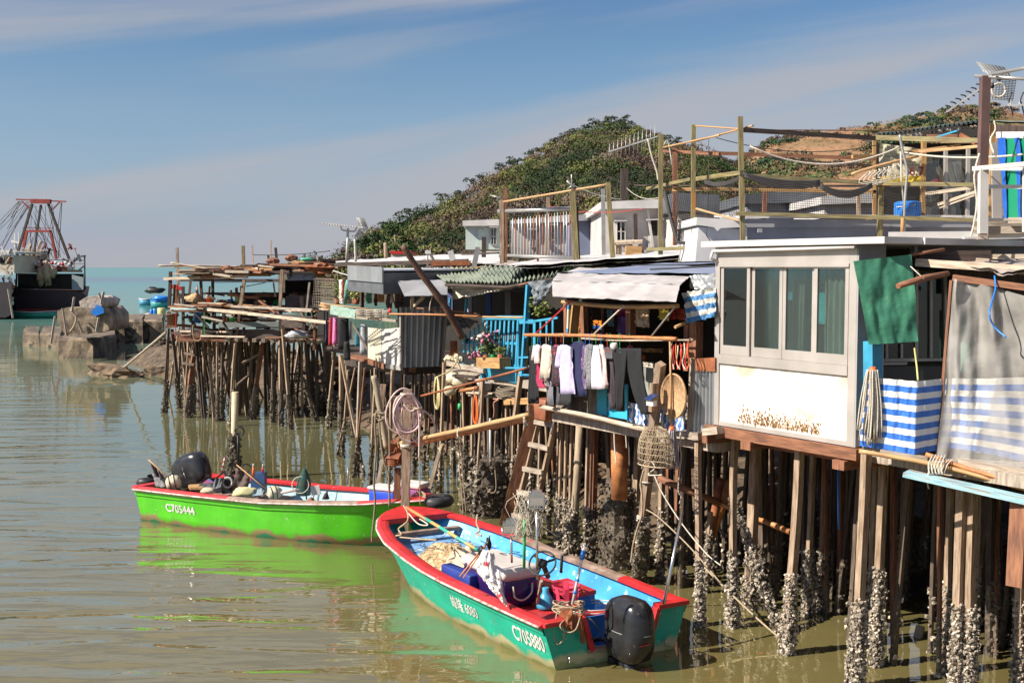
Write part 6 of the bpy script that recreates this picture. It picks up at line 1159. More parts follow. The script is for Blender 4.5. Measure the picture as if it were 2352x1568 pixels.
bucket(A2(178,700,33.4),.17,.34,M('stained brown tub',(.36,.17,.10),(.2,.1,.07),2,.7,.2),'large rusty brown tub hung at the left corner of the platform')
t=thing('jerrycan',A2(375,675,33.8),'slanted blue jerrycan inside the timber platform','jerrycan');mb=MB();mb.bar(A2(362,680,33.8),A2(380,600,33.8),.2,.15);mb.build('body',m_bluep,t)
t=bucket(A2(642,672,33),.1,.1,m_greenp,'bright green basin on the lower shelf of the platform','basin',False);t=bucket(A2(628,520,34),.1,.08,m_bluep,'small blue basin on the upper shelf of the platform','basin',False)
t=thing('red_crate',A2(195,415,35.5),'bright red plastic crate stacked at the seaward corner','crate');mb=MB();mb.bar(A2(178,402,35.5),A2(222,402,35.5),.13,.13);mb.build('body',m_redp,t);t=thing('red_crate',A2(245,420,35.5),'smaller bright red crate behind the dark post','crate');mb=MB();mb.bar(A2(232,415,35.8),A2(258,415,35.8),.12,.12);mb.build('body',m_redp,t)
mb=MB();mb.blob(A2(365,500,34.5),.24,.5,12,8,(1.1,.8,.6));solo(mb,'net_heap',m_net,'heap of tan fishing net on the upper shelf behind the red bucket','net');mb=MB();mb.loft([rings(A2(x,y,34.2),r,8)for x,y,r in((375,510,.07),(368,440,.05),(370,395,.012))]);solo(mb,'folded_umbrella',M('faded pink cloth',(.55,.25,.18),(.4,.3,.2),5,.8,0),'furled faded pink umbrella standing in the net heap','umbrella')
mb=MB();mb.tube(smooth([A2(338,700,33),A2(340,790,33),A2(370,822,33),A2(400,800,33),A2(405,740,33)],6),.015,6);solo(mb,'rope_loop',m_rope,'thick pale rope loop hanging below the deck near the left end','rope')
mb=MB();mb.blob(A2(690,495,34),.14,.4,8,6,(1,.6,.8));solo(mb,'green_bag',M('lime bag',(.35,.48,.22),None,4,.6,0),'pale lime bag behind the leaning grey post','bag')
for i in range(18):
 x,y=rg.uniform(560,1000),rg.choice((620,640,665))+rg.uniform(-8,8);mb=MB();mb.bar(A2(x,y,34),A2(x+60,y+rg.uniform(-8,12),34),.05,.03);solo(mb,'stored_stick',rg.choice((m_pale,m_bamo,m_yel,m_white)),'stick stored on the lower shelf of the timber platform','stick','sticks stored in the platform')
poleobj([Wz(283,845,.3),P(383,762,35)],.045,'bleached pole slanting from the lone rock up to the platform corner',m_plank)
mb=MB();mb.blob(A2(1150,775,31),.22,.4,12,7,(1.6,.7,.5));solo(mb,'plastic_bag',M('crumpled clear bag',(.5,.5,.52),(.3,.3,.32),8,.3,.5),'crumpled greyish plastic sheet stuffed under the platform edge','bag')
class Hull:
 """skewed symmetric hull fitted by two stern corners and a bow tip: t runs 0 stern to 1 bow"""
 def __init__(s,SL,SR,bow,prof,sheer,depth=.22,rake=.12,zs=.53):
  s.SL,s.SR,s.bow=Vector(SL),Vector(SR),Vector(bow);s.mid=(s.SL+s.SR)/2;s.hw=(s.SR-s.SL)/2;s.prof=prof;s.sheer=sheer;s.depth=depth;s.rake=rake
  s.ax=s.bow-s.mid;s.ax.z=0;s.zk=[(-1,.02),(-.55,.55),(-.2,.76),(0,.83),(.5,.915),(1,1)]
 def z(s,t):return interp(s.sheer,t)
 def w(s,t):return interp(s.prof,t)
 def pt(s,t,side,h,inset=0.0,dz=0.0):
  """h: -1 keel, 0 water, 1 gunwale"""
  zg=s.z(t);fw=interp(s.zk,h);z=h*zg if h>=0 else h*s.depth*(1-.6*t**3)
  tt=t-s.rake*(1-(h if h>0 else 0))*t**4-(.05*t**4 if h<0 else 0)
  k=s.w(t)*fw*(1-.35*(1-max(h,0))*t**3);hwl=s.hw.length
  p=s.mid+s.ax*tt+s.hw*side*max(k-inset/hwl,0.0);p.z=z+dz
  return p
HS=[-1,-.55,-.2,0,.25,.5,.75,1.0]
def make_boat(name,label,H_,m_out,m_gun,m_inn,m_strip,floor_z,cap_w=.13,N_=44,notch=None,transom_m=None):
 root=thing(name,(H_.mid.x,H_.mid.y,0),label,'boat')
 ts=[i/N_ for i in range(N_+1)]
 mb=MB()
 secs=[[H_.pt(t,-1,h)for h in HS[::-1]]+[H_.pt(t,1,h)for h in HS]for t in ts]
 for c in secs:pass
 b=len(mb.v);n=len(secs[0]);L=(H_.ax).length
 for c in secs:mb.v+=[tuple(p)for p in c]
 hv=HS[::-1]+HS
 for k in range(N_):
  for i in range(n-1):
   mb.face([b+k*n+i,b+(k+1)*n+i,b+(k+1)*n+i+1,b+k*n+i+1],[(ts[k]*L,hv[i]),(ts[k+1]*L,hv[i]),(ts[k+1]*L,hv[i+1]),(ts[k]*L,hv[i+1])],True)
 mb.build('hull',m_out,root)
 def tp(u,h):
  p=H_.pt(0,1 if u>0 else-1,h);q=H_.pt(0,-1 if u>0 else 1,h);m=(p+q)/2;return m+(p-m)*abs(u)
 out_=-H_.ax.normalized()*.006;inn=H_.ax.normalized()*.07
 cols=[-1,-.8,-.6,-.45]+([notch[0],notch[1]]if notch else[-.2,.2])+[.6,.8,1];cols=sorted(set(cols))
 mb=MB()
 for a,c in zip(cols,cols[1:]):
  hi=notch[2]if notch and a>=notch[0]-1e-6 and c<=notch[1]+1e-6 else 1.0
  hs=[-1,-.55,-.2,0,.25]+([.5,.75,1]if hi==1 else[hi]if hi>.25 else[])
  hs=[h for h in hs if h<=hi]
  for h0,h1 in zip(hs,hs[1:]):
   q=[tp(a,h0),tp(c,h0),tp(c,h1),tp(a,h1)];mb.hexa([p+inn for p in q]+[p+out_ for p in q])
 mb.build('transom',transom_m or m_out,root)
 mb=MB();hi=[1,.75,.5,max(floor_z/.6,.1)]
 sec=[]
 for t in ts[:-1]:
  row=[H_.pt(t*.97+.004,-1,h,.07)for h in hi]+[H_.pt(t*.97+.004,1,h,.07)for h in hi[::-1]]
  for i in(3,4):row[i].z=floor_z
  sec.append(row)
 mb.loft(sec,False,True,False);mb.build('inner_skin',m_inn,root)
 mb=MB();tb=[H_.pt(t,sd__,1,.03,.03)for sd__,tr_ in((-1,(.9,.94,.97,1)),(1,(1,.97,.94,.9)))for t in tr_];mb.slab([p-Vector((0,0,.06))for p in tb],.075);mb.build('bow_cap',m_gun[-1][2],root)
 def cap(side,t0,t1,mat,nm='gunwale'):
  mb=MB();rows=[]
  for i in range(31):
   t=t0+(t1-t0)*i/30;o=H_.pt(t,side,1,-.035,.0);w_=cap_w+.03;q=H_.pt(t,side,1,w_-.035,.0)
   if t>.9:
    o+=H_.ax.normalized()*.035*(t-.9)*10;q=q.lerp(H_.pt(.9,side,1,w_-.035),(t-.9)*5*.42)
   up=Vector((0,0,.035));rows.append([o-Vector((0,0,.035)),o,o*.75+q*.25+up,o*.3+q*.7+up,q+up*.5,q-Vector((0,0,.02))])
  mb.loft(rows,True,False);return mb.build(nm,mat,root)
 for side in(-1,1):
  for t0,t1,m_ in(m_gun if isinstance(m_gun,list)else[(0,1,m_gun)]):
   if isinstance(m_,tuple):m_=m_[0 if side<0 else 1]
   cap(side,t0,t1,m_)
  mb=MB();mb.tube([H_.pt(t,side,1,-.045,-.012)for t in ts],.016,6);mb.build('rub_rail',m_strip,root)
  mb=MB();rows=[]
  for t in ts:
   a=H_.pt(t,side,1,-.012,-.03);b_=H_.pt(t,side,.80,-.018);c_=H_.pt(t,side,.76,.0)
   rows.append([a,b_,c_])
  mb.loft(rows,False,False,False);mb.build('rubbing_strake',m_out,root)
 return root,tp
def hull_mat(name,c1,c2,under,foot):
 m=bpy.data.materials.new(name);m.use_nodes=True;nt=m.node_tree;nt.nodes.clear()
 tc=N(nt,'ShaderNodeTexCoord');sp=N(nt,'ShaderNodeSeparateXYZ');nt.links.new(tc.outputs['Object'],sp.inputs[0])
 n1=noise_t(nt,tc.outputs['Object'],2.2,5);col=ramp(nt,n1,[(.35,c2),(.65,c1)])
 mpz=N(nt,'ShaderNodeMapping');mpz.inputs['Scale'].default_value=(7,7,.9);nt.links.new(tc.outputs['Object'],mpz.inputs[0])
 dr=noise_t(nt,mpz.outputs[0],1.6,5,.6);col=mixc(nt,ramp(nt,dr,[(.55,0),(.74,.6)]),col,tuple(x*.5+.07 for x in c1))
 sc=noise_t(nt,tc.outputs['Object'],14,4);col=mixc(nt,ramp(nt,sc,[(.64,0),(.72,.55)]),col,(.5,.55,.42));s2=N(nt,'ShaderNodeMapping');s2.inputs['Scale'].default_value=(1,1,9);nt.links.new(tc.outputs['Object'],s2.inputs[0]);sq=noise_t(nt,s2.outputs[0],5,6,.7);col=mixc(nt,ramp(nt,sq,[(.66,0),(.70,.5)]),col,(.40,.42,.34))
 a=N(nt,'ShaderNodeMath',operation='MULTIPLY_ADD');a.inputs[1].default_value=.45;a.inputs[2].default_value=-.21;nt.links.new(n1,a.inputs[0])
 z=N(nt,'ShaderNodeMath',operation='ADD');nt.links.new(a.outputs[0],z.inputs[0]);nt.links.new(sp.outputs['Z'],z.inputs[1])
 col=mixc(nt,ramp(nt,z.outputs[0],[(.08,1),(.15,0)]),col,under);col=mixc(nt,ramp(nt,z.outputs[0],[(.015,1),(.035,0)]),col,foot)
 bs=N(nt,'ShaderNodeBsdfPrincipled');nt.links.new(col,bs.inputs['Base Color']);bs.inputs['Roughness'].default_value=.38
 nb=noise_t(nt,tc.outputs['Object'],3,3);bp=N(nt,'ShaderNodeBump');bp.inputs['Strength'].default_value=.12;bp.inputs['Distance'].default_value=.03;nt.links.new(nb,bp.inputs['Height']);nt.links.new(bp.outputs[0],bs.inputs['Normal'])
 o=N(nt,'ShaderNodeOutputMaterial');nt.links.new(bs.outputs[0],o.inputs[0]);return m
m_teal=hull_mat('turquoise green boat paint',(.01,.46,.30),(.008,.36,.24),(.50,.46,.26),(.30,.34,.14))
m_lime=hull_mat('lime green boat paint',(.10,.62,.012),(.07,.50,.01),(.32,.22,.11),(.03,.24,.12))
m_gred=M('red gunwale paint',(.58,.028,.03),(.40,.02,.022),5,.42,.15,spots=[((.55,.40,.36),9,.68,(1,1,1)),((.22,.08,.06),4,.66,(1,1,1))])
m_gwood=M('bare gunwale wood',(.34,.24,.19),(.17,.11,.08),6,.8,.3,'Object',(1,1,1),spots=[((.45,.05,.04),5,.63,(1,1,1))])
m_innb=M('bright blue inner paint',(.06,.36,.68),(.04,.25,.55),3,.45,.15,spots=[((.55,.68,.72),6,.60,(1,1,1)),((.25,.22,.18),9,.68,(1,1,1))])
m_innp=M('pale blue inner paint',(.42,.55,.60),(.26,.40,.46),3,.6,.15,spots=[((.30,.20,.12),5,.62,(1,1,1))])
m_strip=M('worn white rubber strip',(.62,.58,.54),(.25,.16,.12),12,.5,.1)
m_deckr=M('red diamond deck',(.50,.035,.035),(.34,.02,.025),4,.45,.5,bscale=60,bd=.004,spots=[((.50,.22,.2),18,.62,(1,1,1)),((.20,.07,.05),3,.64,(1,1,1))])
m_cowl=M('glossy black engine cowl',(.012,.012,.014),(.03,.03,.032),3,.22,.03,spec=.6,spots=[((.10,.095,.09),9,.68,(1,1,1))])
def outboard(parent,c,fwd,sc,tilt=0,label=None):
 """cowl, leg and bracket; c at the clamp height, fwd towards the bow, tilt in radians (leg kicked up and back)"""
 ob=bpy.data.objects.new('outboard_motor',None);scene.collection.objects.link(ob);ob.parent=parent;ob['_o']=parent['_o']
 if label:ob['label']=label
 f=Vector((fwd.x,fwd.y,0)).normalized();r=Vector((f.y,-f.x,0));up=Vector((0,0,1));q=Matrix.Rotation(tilt,3,r)
 def W(x,y,z):return Vector(c)+(q@(r*x+f*y+up*z))*sc
 def sec(cy,z,a,b_,tl=0,pw=.62,n=24):
  o=[]
  for k in range(n):
   th=2*math.pi*k/n;cx,sy=math.cos(th),math.sin(th);o.append(W(a*math.copysign(abs(cx)**pw,cx),cy+b_*math.copysign(abs(sy)**pw,sy),z+tl*sy*b_))
  return o
 mb=MB();mb.loft([sec(-.02,.02,.12,.17),sec(-.03,.06,.165,.24),sec(-.03,.18,.185,.285),sec(-.03,.34,.19,.30),sec(-.03,.36,.186,.296),sec(-.025,.50,.183,.29,-.03),sec(-.02,.60,.165,.265,-.06),sec(-.01,.66,.13,.21,-.08),sec(.0,.69,.07,.12,-.08),sec(.0,.697,.02,.03,0)])
 cw=mb.build('cowl',m_cowl,parent);cw.parent=ob
 mb=MB();mb.tube([W(.17*math.cos(a)*1.13,-.03+.29*math.sin(a)*1.045,.35)for a in[2*math.pi*k/28 for k in range(29)]],.005*sc,4);o=mb.build('seam',m_pipe,parent);o.parent=ob
 mb=MB();mb.loft([sec(.02,.05,.10,.15),sec(.0,-.12,.085,.13),sec(-.02,-.30,.06,.11),sec(-.03,-.55,.045,.10),sec(-.03,-.60,.05,.12)]);mb.loft([sec(-.10,-.60,.10,.20),sec(-.10,-.615,.10,.20)])
 mb.loft([sec(-.03,-.60,.03,.10),sec(-.02,-.75,.045,.14),sec(-.02,-.82,.05,.17),sec(-.02,-.87,.02,.12),sec(-.02,-1.0,.01,.05)]);o=mb.build('leg',m_cowl,parent);o.parent=ob
 mb=MB()
 for sx in(-.1,.1):mb.bar(W(sx,.13,.02),W(sx,.16,-.34),.05*sc,.1*sc)
 mb.tube([W(-.13,.15,-.02),W(.13,.15,-.02)],.03*sc,8);mb.tube([W(0,.12,.12),W(-.1,.32,.16),W(-.14,.42,.13)],.022*sc,7);o=mb.build('clamp_bracket',m_black,parent);o.parent=ob
 mb=MB()
 for sx in(-1,1):b=len(mb.v);mb.v+=[tuple(W(sx*.10,-.30,.585)),tuple(W(sx*.16,-.10,.60)),tuple(W(sx*.15,-.10,.615)),tuple(W(sx*.09,-.30,.605))];mb.face([b,b+1,b+2,b+3])
 o=mb.build('air_vent',m_hole,parent);o.parent=ob
 mb=MB();b=len(mb.v);mb.v+=[tuple(W(-.12,-.337,.26)),tuple(W(.02,-.337,.26)),tuple(W(.02,-.337,.272)),tuple(W(-.12,-.337,.272))];mb.face([b,b+1,b+2,b+3]);o=mb.build('badge',m_redp,parent);o.parent=ob
 for k in ob.children:k['_o']=parent['_o']
 return ob,W
zt=.53
SL,SR=Wz(1246,1437,zt),Wz(1576,1382,zt);bow=Wz(922,1168,.83)
Hb=Hull(SL,SR,bow,[(0,1),(.2,1.04),(.4,1.05),(.6,1.0),(.75,.9),(.86,.73),(.93,.54),(.97,.36),(1,.06)],[(0,zt),(.5,.58),(.8,.70),(1,.83)],.25,.13)
bt,tpB=make_boat('fishing_boat','turquoise green open boat with red gunwale and bright blue inside, engine towards the viewer',Hb,m_teal,[(0,.22,m_gred),(.22,.66,(m_gred,m_gwood)),(.66,1,m_gred)],m_innb,m_strip,.13,.15,notch=(-.46,.56,.30))
def inside(Hx,t,u,z):p=Hx.mid+Hx.ax*t+Hx.hw*u*Hx.w(t)*.86;p.z=z;return p
mb=MB();mb.slab([inside(Hb,0.0,-.93,.30),inside(Hb,0.0,-.52,.30),inside(Hb,.06,-.52,.30),inside(Hb,.06,.64,.30),inside(Hb,.14,.64,.30),inside(Hb,.16,.1,.30),inside(Hb,.56,.1,.30),inside(Hb,.56,-.93,.30)],.03);mb.build('stern_deck',m_deckr,bt)
mb=MB();mb.slab([inside(Hb,.02,.66,.36),inside(Hb,.02,.98,.36),inside(Hb,.16,.98,.36),inside(Hb,.16,.66,.36)],.03);mb.build('side_locker',m_innb,bt)
m_well=M('blue engine well',(.03,.20,.55),(.02,.14,.42),3,.4,.1,spots=[((.3,.3,.3),6,.64,(1,1,1))])
mb=MB()
for a,b in(((0.0,-.50),(.055,-.50)),((.055,-.50),(.055,.60)),((.055,.60),(0.0,.60))):
 p,q=inside(Hb,*a,.16),inside(Hb,*b,.16);mb.slab([p,q,q+Vector((0,0,.29)),p+Vector((0,0,.29))],.02,(q-p).cross(Vector((0,0,1))))
mb.slab([inside(Hb,0,-.5,.15),inside(Hb,0,.6,.15),inside(Hb,.055,.6,.15),inside(Hb,.055,-.5,.15)],.01);mb.build('engine_well',m_well,bt)
mb=MB();mb.bar(tpB(-.46,.30),tpB(.56,.30),.09,.04,(0,0,1));mb.build('transom_board',m_gwood,bt)
for u0 in(-1,.56):
 mb=MB();mb.bar(tpB(u0,1)+Vector((0,0,.015)),tpB(-.46 if u0<0 else 1,1)+Vector((0,0,.015)),.13,.05,(0,0,1));mb.build('gunwale',m_gred,bt)
mb=MB();mb.bar(tpB(-.47,1),tpB(-.40,.3),.06,.1);mb.build('notch_trim',m_gred,bt);mb=MB();mb.bar(tpB(.57,1),tpB(.52,.4),.06,.1);mb.build('notch_trim',m_gred,bt)
mb=MB();mb.bar(inside(Hb,.86,-.9,.62),inside(Hb,.86,.9,.62),.10,.05,(0,0,1));mb.build('thwart',m_gwood,bt)
mb=MB();mb.slab([inside(Hb,.70,-.95,.38),inside(Hb,.70,.95,.38),inside(Hb,.86,.9,.46),inside(Hb,.94,.6,.5),inside(Hb,.94,-.6,.5),inside(Hb,.86,-.9,.46)],.03);mb.build('bow_deck',M('scuffed blue deck',(.22,.42,.68),(.14,.30,.55),3,.5,.1,spots=[((.6,.65,.66),5,.58,(1,1,1))]),bt)
for k in range(6):t=.55+.07*k;mb=MB();mb.bar(inside(Hb,t,1.06,.2),inside(Hb,t,1.1,.58+.12*(t-.5)),.05,.04);mb.build('rib',m_innb,bt)
mb=MB();c0_=inside(Hb,.30,.10,.14)
mb.bar(inside(Hb,.30,.12,.30),inside(Hb,.38,.12,.30),.42,.36);mb.build('console',m_deckr,bt)
mb=MB();mb.bar(inside(Hb,.20,.30,.30),inside(Hb,.31,.34,.30),.40,.34);o=mb.build('seat_box',m_well,bt);mb=MB();mb.bar(inside(Hb,.195,.28,.475),inside(Hb,.32,.32,.475),.44,.05);mb.build('seat',m_deckr,o).parent=o
wc=P(*w2(1203,495),12.35);axw=Vector((-.25,-.75,.75));mb=MB();rg_=rings(wc,.15,28,axw);mb.tube(rg_+[rg_[0],rg_[1]],.011,7);sw=mb.build('steering_wheel',m_black,bt)
mb=MB()
for k in(3,12,22):mb.tube([wc,rg_[k]],.014,6)
mb.blob(wc,.055,.1,10,7);mb.tube([wc,wc-axw.normalized()*.3+Vector((0,0,.0))],.03,8);o=mb.build('spoke',m_black,bt);o.parent=sw
lv=P(*w2(1335,530),12.1);mb=MB();mb.tube([lv+Vector((0,0,-.05)),lv+Vector((.01,0,.14)),lv+Vector((.08,0,.16))],.018,6);mb.build('throttle_lever',m_black,bt)
EC=Hb.mid.lerp(Hb.SR,-.02);EC.z=.05;EC=EC-Hb.ax.normalized()*.22
ob,WO=outboard(bt,EC,Hb.ax,1.06,0,'black outboard motor hanging on the transom')
for u in(-.78,.78):
 c=tpB(u,.18)-Hb.ax.normalized()*.02;mb=MB();r_=rings(c,.035,12,Hb.hw.normalized(),None,1.0);mb.tube(r_+[r_[0]],.009,5);mb.build('tow_ring',m_chrome,bt)
def hull_text(Hx,s,size,t0,hmid,side,mat,parent,dirn=-1,name='hull_number',bold=.004,sp=1.0):
 L=Hx.ax.length
 def fn(x,y,w):
  t=t0+dirn*x*sp/L;h=hmid+y/Hx.z(t);p=Hx.pt(t,side,h,-.008);return p
 return text_on(s,size,fn,mat,parent,name,bold)
m_let=M('white lettering paint',(.80,.80,.74),None,3,.6,0)
zl=.60
SLg,SRg=Wz(309,1121,zl),Wz(490,1091,zl);bowg=Wz(1016,1143,.86)
Hg=Hull(SLg if True else 0,SRg,bowg,[(0,1),(.25,1.04),(.5,1.0),(.68,.86),(.82,.62),(.92,.36),(.97,.18),(1,.04)],[(0,zl),(.5,.64),(.8,.74),(1,.86)],.25,.14)
bg_,tpG=make_boat('fishing_boat','lime green open boat with red gunwale moored broadside at the left',Hg,m_lime,[(0,.38,m_gred),(.38,.80,(m_gwood,m_gred)),(.80,1,m_gred)],m_innp,m_strip,.16,.14,notch=(-.35,.55,.4))
for u0,u1 in((-1,-.35),(.55,1)):mb=MB();mb.bar(tpG(u0,1)+Vector((0,0,.015)),tpG(u1,1)+Vector((0,0,.015)),.15,.05,(0,0,1));mb.build('gunwale',m_gred,bg_)
mb=MB();mb.slab([inside(Hg,0.02,-.9,.40),inside(Hg,0.02,.9,.40),inside(Hg,.36,.9,.40),inside(Hg,.36,-.9,.40)],.03);mb.build('stern_deck',m_gwood,bg_)
mb=MB();mb.slab([inside(Hg,.74,-.95,.55),inside(Hg,.74,.95,.55),inside(Hg,.93,.8,.62),inside(Hg,.93,-.8,.62)],.03);mb.build('bow_deck',m_gred,bg_)
mb=MB();mb.slab([inside(Hg,.46,-.85,.36),inside(Hg,.46,.85,.36),inside(Hg,.72,.85,.36),inside(Hg,.72,-.85,.36)],.03);mb.build('mid_deck',M('worn aqua deck',(.20,.42,.46),(.34,.40,.40),3,.6,.2,spots=[((.40,.30,.20),4,.60,(1,1,1))]),bg_)
for k in range(6):t=.45+.07*k;mb=MB();mb.bar(inside(Hg,t,1.0,.4),inside(Hg,t,1.1,.64),.06,.04);mb.build('rib',m_pipe,bg_)
EG=Hg.mid.lerp(Hg.SR,.15);EG.z=.62;EG=EG-Hg.ax.normalized()*.06
ob2,WG=outboard(bg_,EG,Hg.ax,1.08,-1.15,'black outboard motor tipped up over the stern')
mb=MB();fc=P(*w1(2180,512),17.6);ax_=Hg.ax.normalized();r_=[]
for k in range(24):
 a=2*math.pi*k/23
 r_.append(fc+ax_*.16*math.cos(a)*0+Hg.hw.normalized()*.17*math.cos(a)+Vector((0,0,.0))+ax_*.12*math.sin(a))
mb.tube([Vector(p)for p in r_],.085,10);o=solo(mb,'tyre_fender',M('black tyre wrapped in cloth',(.02,.02,.022),(.05,.05,.055),8,.5,.4),'black tyre fender lashed over the bow of the lime green boat','tyre')
sT=-1 if(Hb.pt(.3,-1,1).x<Hb.pt(.3,1,1).x)else 1
def t_at(Hx,side,px,h):
 best=min(range(0,201),key=lambda i:abs(proj(Hx.pt(i/200,side,h))[0]-px));return best/200
def proj(p):
 d=Vector(p)-Vector((0,0,CH));fwd=Vector((0,CT,-ST));upv=Vector((0,ST,CT));k=FPX/d.dot(fwd);return(1176+d.x*k,784-d.dot(upv)*k)
ta=t_at(Hb,sT,w2(978,0)[0],.7);tb_=t_at(Hb,sT,w2(1228,0)[0],.7)
hull_text(Hb,'C705880',.255,ta,.36,sT,m_let,bt,-1,bold=.006,sp=max(.1,(ta-tb_))*Hb.ax.length/(.255*4.15))
ta=t_at(Hb,sT,w2(550,0)[0],.6);tb_=t_at(Hb,sT,w2(742,0)[0],.6)
hull_text(Hb,'\u5cf0\u9686 6080',.19,ta,.42,sT,m_let,bt,-1,'faded_hull_number',bold=.002,sp=(ta-tb_)*Hb.ax.length/(.19*4.4))
sG=-1 if Hg.pt(.3,-1,1).y<Hg.pt(.3,1,1).y else 1
ta=t_at(Hg,sG,w1(300,0)[0],.5);tb_=t_at(Hg,sG,w1(525,0)[0],.5)
hull_text(Hg,'C705444',.20,ta,.42,sG,m_let,bg_,1,bold=.006,sp=(tb_-ta)*Hg.ax.length/(.20*4.15))
def V2(x,y,d):return P(*w2(x,y),d)
def rbox(mb,c,ax,sx,sy,sz,r=.03,taper=1.0,n=5):
 ax=Vector((ax.x,ax.y,0)).normalized();ay=Vector((-ax.y,ax.x,0));secs=[]
 def ring(z,k,kk):
  o=[]
  for cx,cy,a0 in((1,1,0),(-1,1,90),(-1,-1,180),(1,-1,270)):
   for i in range(n):a=math.radians(a0+90*i/(n-1));o.append(Vector(c)+ax*(cx*(sx/2*kk-r)+r*math.cos(a)-cx*k)+ay*(cy*(sy/2*kk-r)+r*math.sin(a)-cy*k)+Vector((0,0,z)))
  return o
 for z,k,kk in((0,r*.6,taper),(r,0,taper),(sz-r,0,1),(sz-r*.3,r*.3,1),(sz,r*.8,1)):secs.append(ring(z,k,kk))
 mb.loft(secs,True,True)
cc=Wz(*w2(1050,812),.34)+Hb.ax.normalized()*.47;cl_=thing('cool_box',cc,'large dark purple cool box with a grey white lid in the turquoise boat','cool box')
mb=MB();rbox(mb,cc,Hb.ax,.98,.52,.36,.04,.92);mb.build('body',M('dark violet plastic',(.035,.012,.12),(.02,.008,.07),3,.35,.05),cl_)
mb=MB();rbox(mb,cc+Vector((0,0,.355)),Hb.ax,1.02,.56,.15,.05);mb.build('lid',M('dusty grey white lid',(.66,.60,.56),(.50,.46,.43),3,.4,.05),cl_)
hd=-Hb.ax.normalized();hp=cc+hd*.47+Vector((0,0,.30));w_=Vector((-hd.y,hd.x,0));mb=MB();mb.tube(smooth([hp-w_*.14+hd*.04,hp-w_*.12+hd*.05-Vector((0,0,.14)),hp+hd*.05-Vector((0,0,.19)),hp+w_*.12+hd*.05-Vector((0,0,.12)),hp+w_*.14+hd*.04]),.012,6);mb.build('rope_handle',m_rope2,cl_)
bc=inside(Hb,.58,-.52,.16);mb=MB();rbox(mb,inside(Hb,.42,-.84,.33),Hb.ax,.7,.16,.33,.02);solo(mb,'blue_crate',M('dark blue crate',(.02,.05,.28),None,3,.5,0),'dark blue crate squeezed between the cool box and the red gunwale','crate')
def heap(c,rx,ry,rz,mat,label,name='net_heap',seed=0,ax=None):
 mb=MB();ax=Vector(ax or(1,0,0)).normalized();ay=Vector((-ax.y,ax.x,0))
 def f(u,v):
  a=u*2*math.pi;r=v;k=1+.22*noise.noise(Vector((math.cos(a)*1.4+seed,math.sin(a)*1.4,0)))
  h=rz*(1-r**2.2)*(1+.3*noise.noise(Vector((math.cos(a)*r*3+seed,math.sin(a)*r*3,3))))+.03*noise.noise(Vector((math.cos(a)*r*14,math.sin(a)*r*14,seed)))
  return Vector(c)+ax*rx*r*k*math.cos(a)+ay*ry*r*k*math.sin(a)+Vector((0,0,h))
 mb.grid(f,60,26,True,1,1);return solo(mb,name,mat,label,'net')
heap(inside(Hb,.685,-.1,.30),.80,.52,.30,m_net,'wide heap of straw coloured fishing net in the bow of the turquoise boat',seed=2,ax=Hb.ax)
heap(inside(Hb,.545,-.30,.20),.52,.42,.52,M('pale bundled net',(.72,.60,.44),(.44,.33,.21),14,.95,1,'Object',bd=.03),'tall pale bundle of net behind the cool box',seed=6,ax=Hb.ax)
nt_=MB()
for k in range(46):
 a=inside(Hb,R.uniform(.56,.84),R.uniform(-.7,.8),R.uniform(.42,.62));nt_.tube(smooth([a+Vector((R.uniform(-.2,.2),R.uniform(-.2,.2),R.uniform(-.03,.06)))for q in range(4)],3),.004,3)
tag(solo(nt_,'net_strands',m_netb,'dark loose net strands spread over the straw coloured net heap','net'),kind='stuff')
mb=MB();mb.tube([V2(235,98,14.9),V2(420,210,14.4)],.022,7);o=thing('painted_pole',V2(740,400,13.2),'long pole banded orange and turquoise lying from the bow onto the net','pole');mb.build('orange_end',m_bamo,o);mb=MB();mb.tube([V2(360,172,14.58),V2(745,402,13.2)],.022,7);mb.build('banded_shaft',M('banded pole paint',(.04,.42,.33),(.03,.34,.27),3,.4,0,'UV',stripes=(1,.5,(.60,.40,.12))),o)
def lamp(base,top,w,label,ax=(0,-1,0)):
 t=thing('work_lamp',base,label,'lamp');mb=MB();mb.tube([base,top],.014,8);mb.build('pole',m_chrome,t)
 mb=MB();c=Vector(top)+Vector((0,0,.10));mb.bar(c+Vector((-w/2,0,0)),c+Vector((w/2,0,0)),.12,.13);mb.bar(c+Vector((-w*.3,0,.08)),c+Vector((w*.3,0,.08)),.1,.04);mb.build('lamp_head',m_chrome,t)
 mb=MB();mb.slab([c+Vector((-w*.42,-.066,-.05)),c+Vector((w*.42,-.066,-.05)),c+Vector((w*.42,-.066,.03)),c+Vector((-w*.42,-.066,.03))],.004,(0,-1,0));mb.build('lens',m_alu,t)
 mb=MB();mb.tube([c+Vector((-w*.55,0,.0)),c+Vector((-w*.5,0,-.10)),c+Vector((w*.5,0,-.10)),c+Vector((w*.55,0,.0))],.008,5);mb.build('bracket',m_chrome,t)
lamp(V2(985,490,13.2),V2(980,300,13.2),.20,'shorter floodlight on a steel pole beside the pale net bundle');lamp(V2(1165,610,12.3),V2(1163,105,12.3),.17,'taller floodlight on a thin steel pole behind the cool box')
mb=MB();mb.tube([V2(1072,530,12.6),V2(1076,180,12.6)],.017,8);solo(mb,'green_pole',m_greenp,'slim bright green pole standing in the turquoise boat','pole')
mb=MB();c=V2(1100,150,12.6)
for k in range(34):mb.tube(smooth([c+Vector((R.gauss(0,.09),R.gauss(0,.05),.25)),c+Vector((R.gauss(0,.12),R.gauss(0,.05),R.uniform(-.1,.1))),c+Vector((R.gauss(.03,.10),R.gauss(0,.05),-.25)),c+Vector((R.gauss(0,.09),0,R.uniform(-.2,.2)))],3),.0035,3)
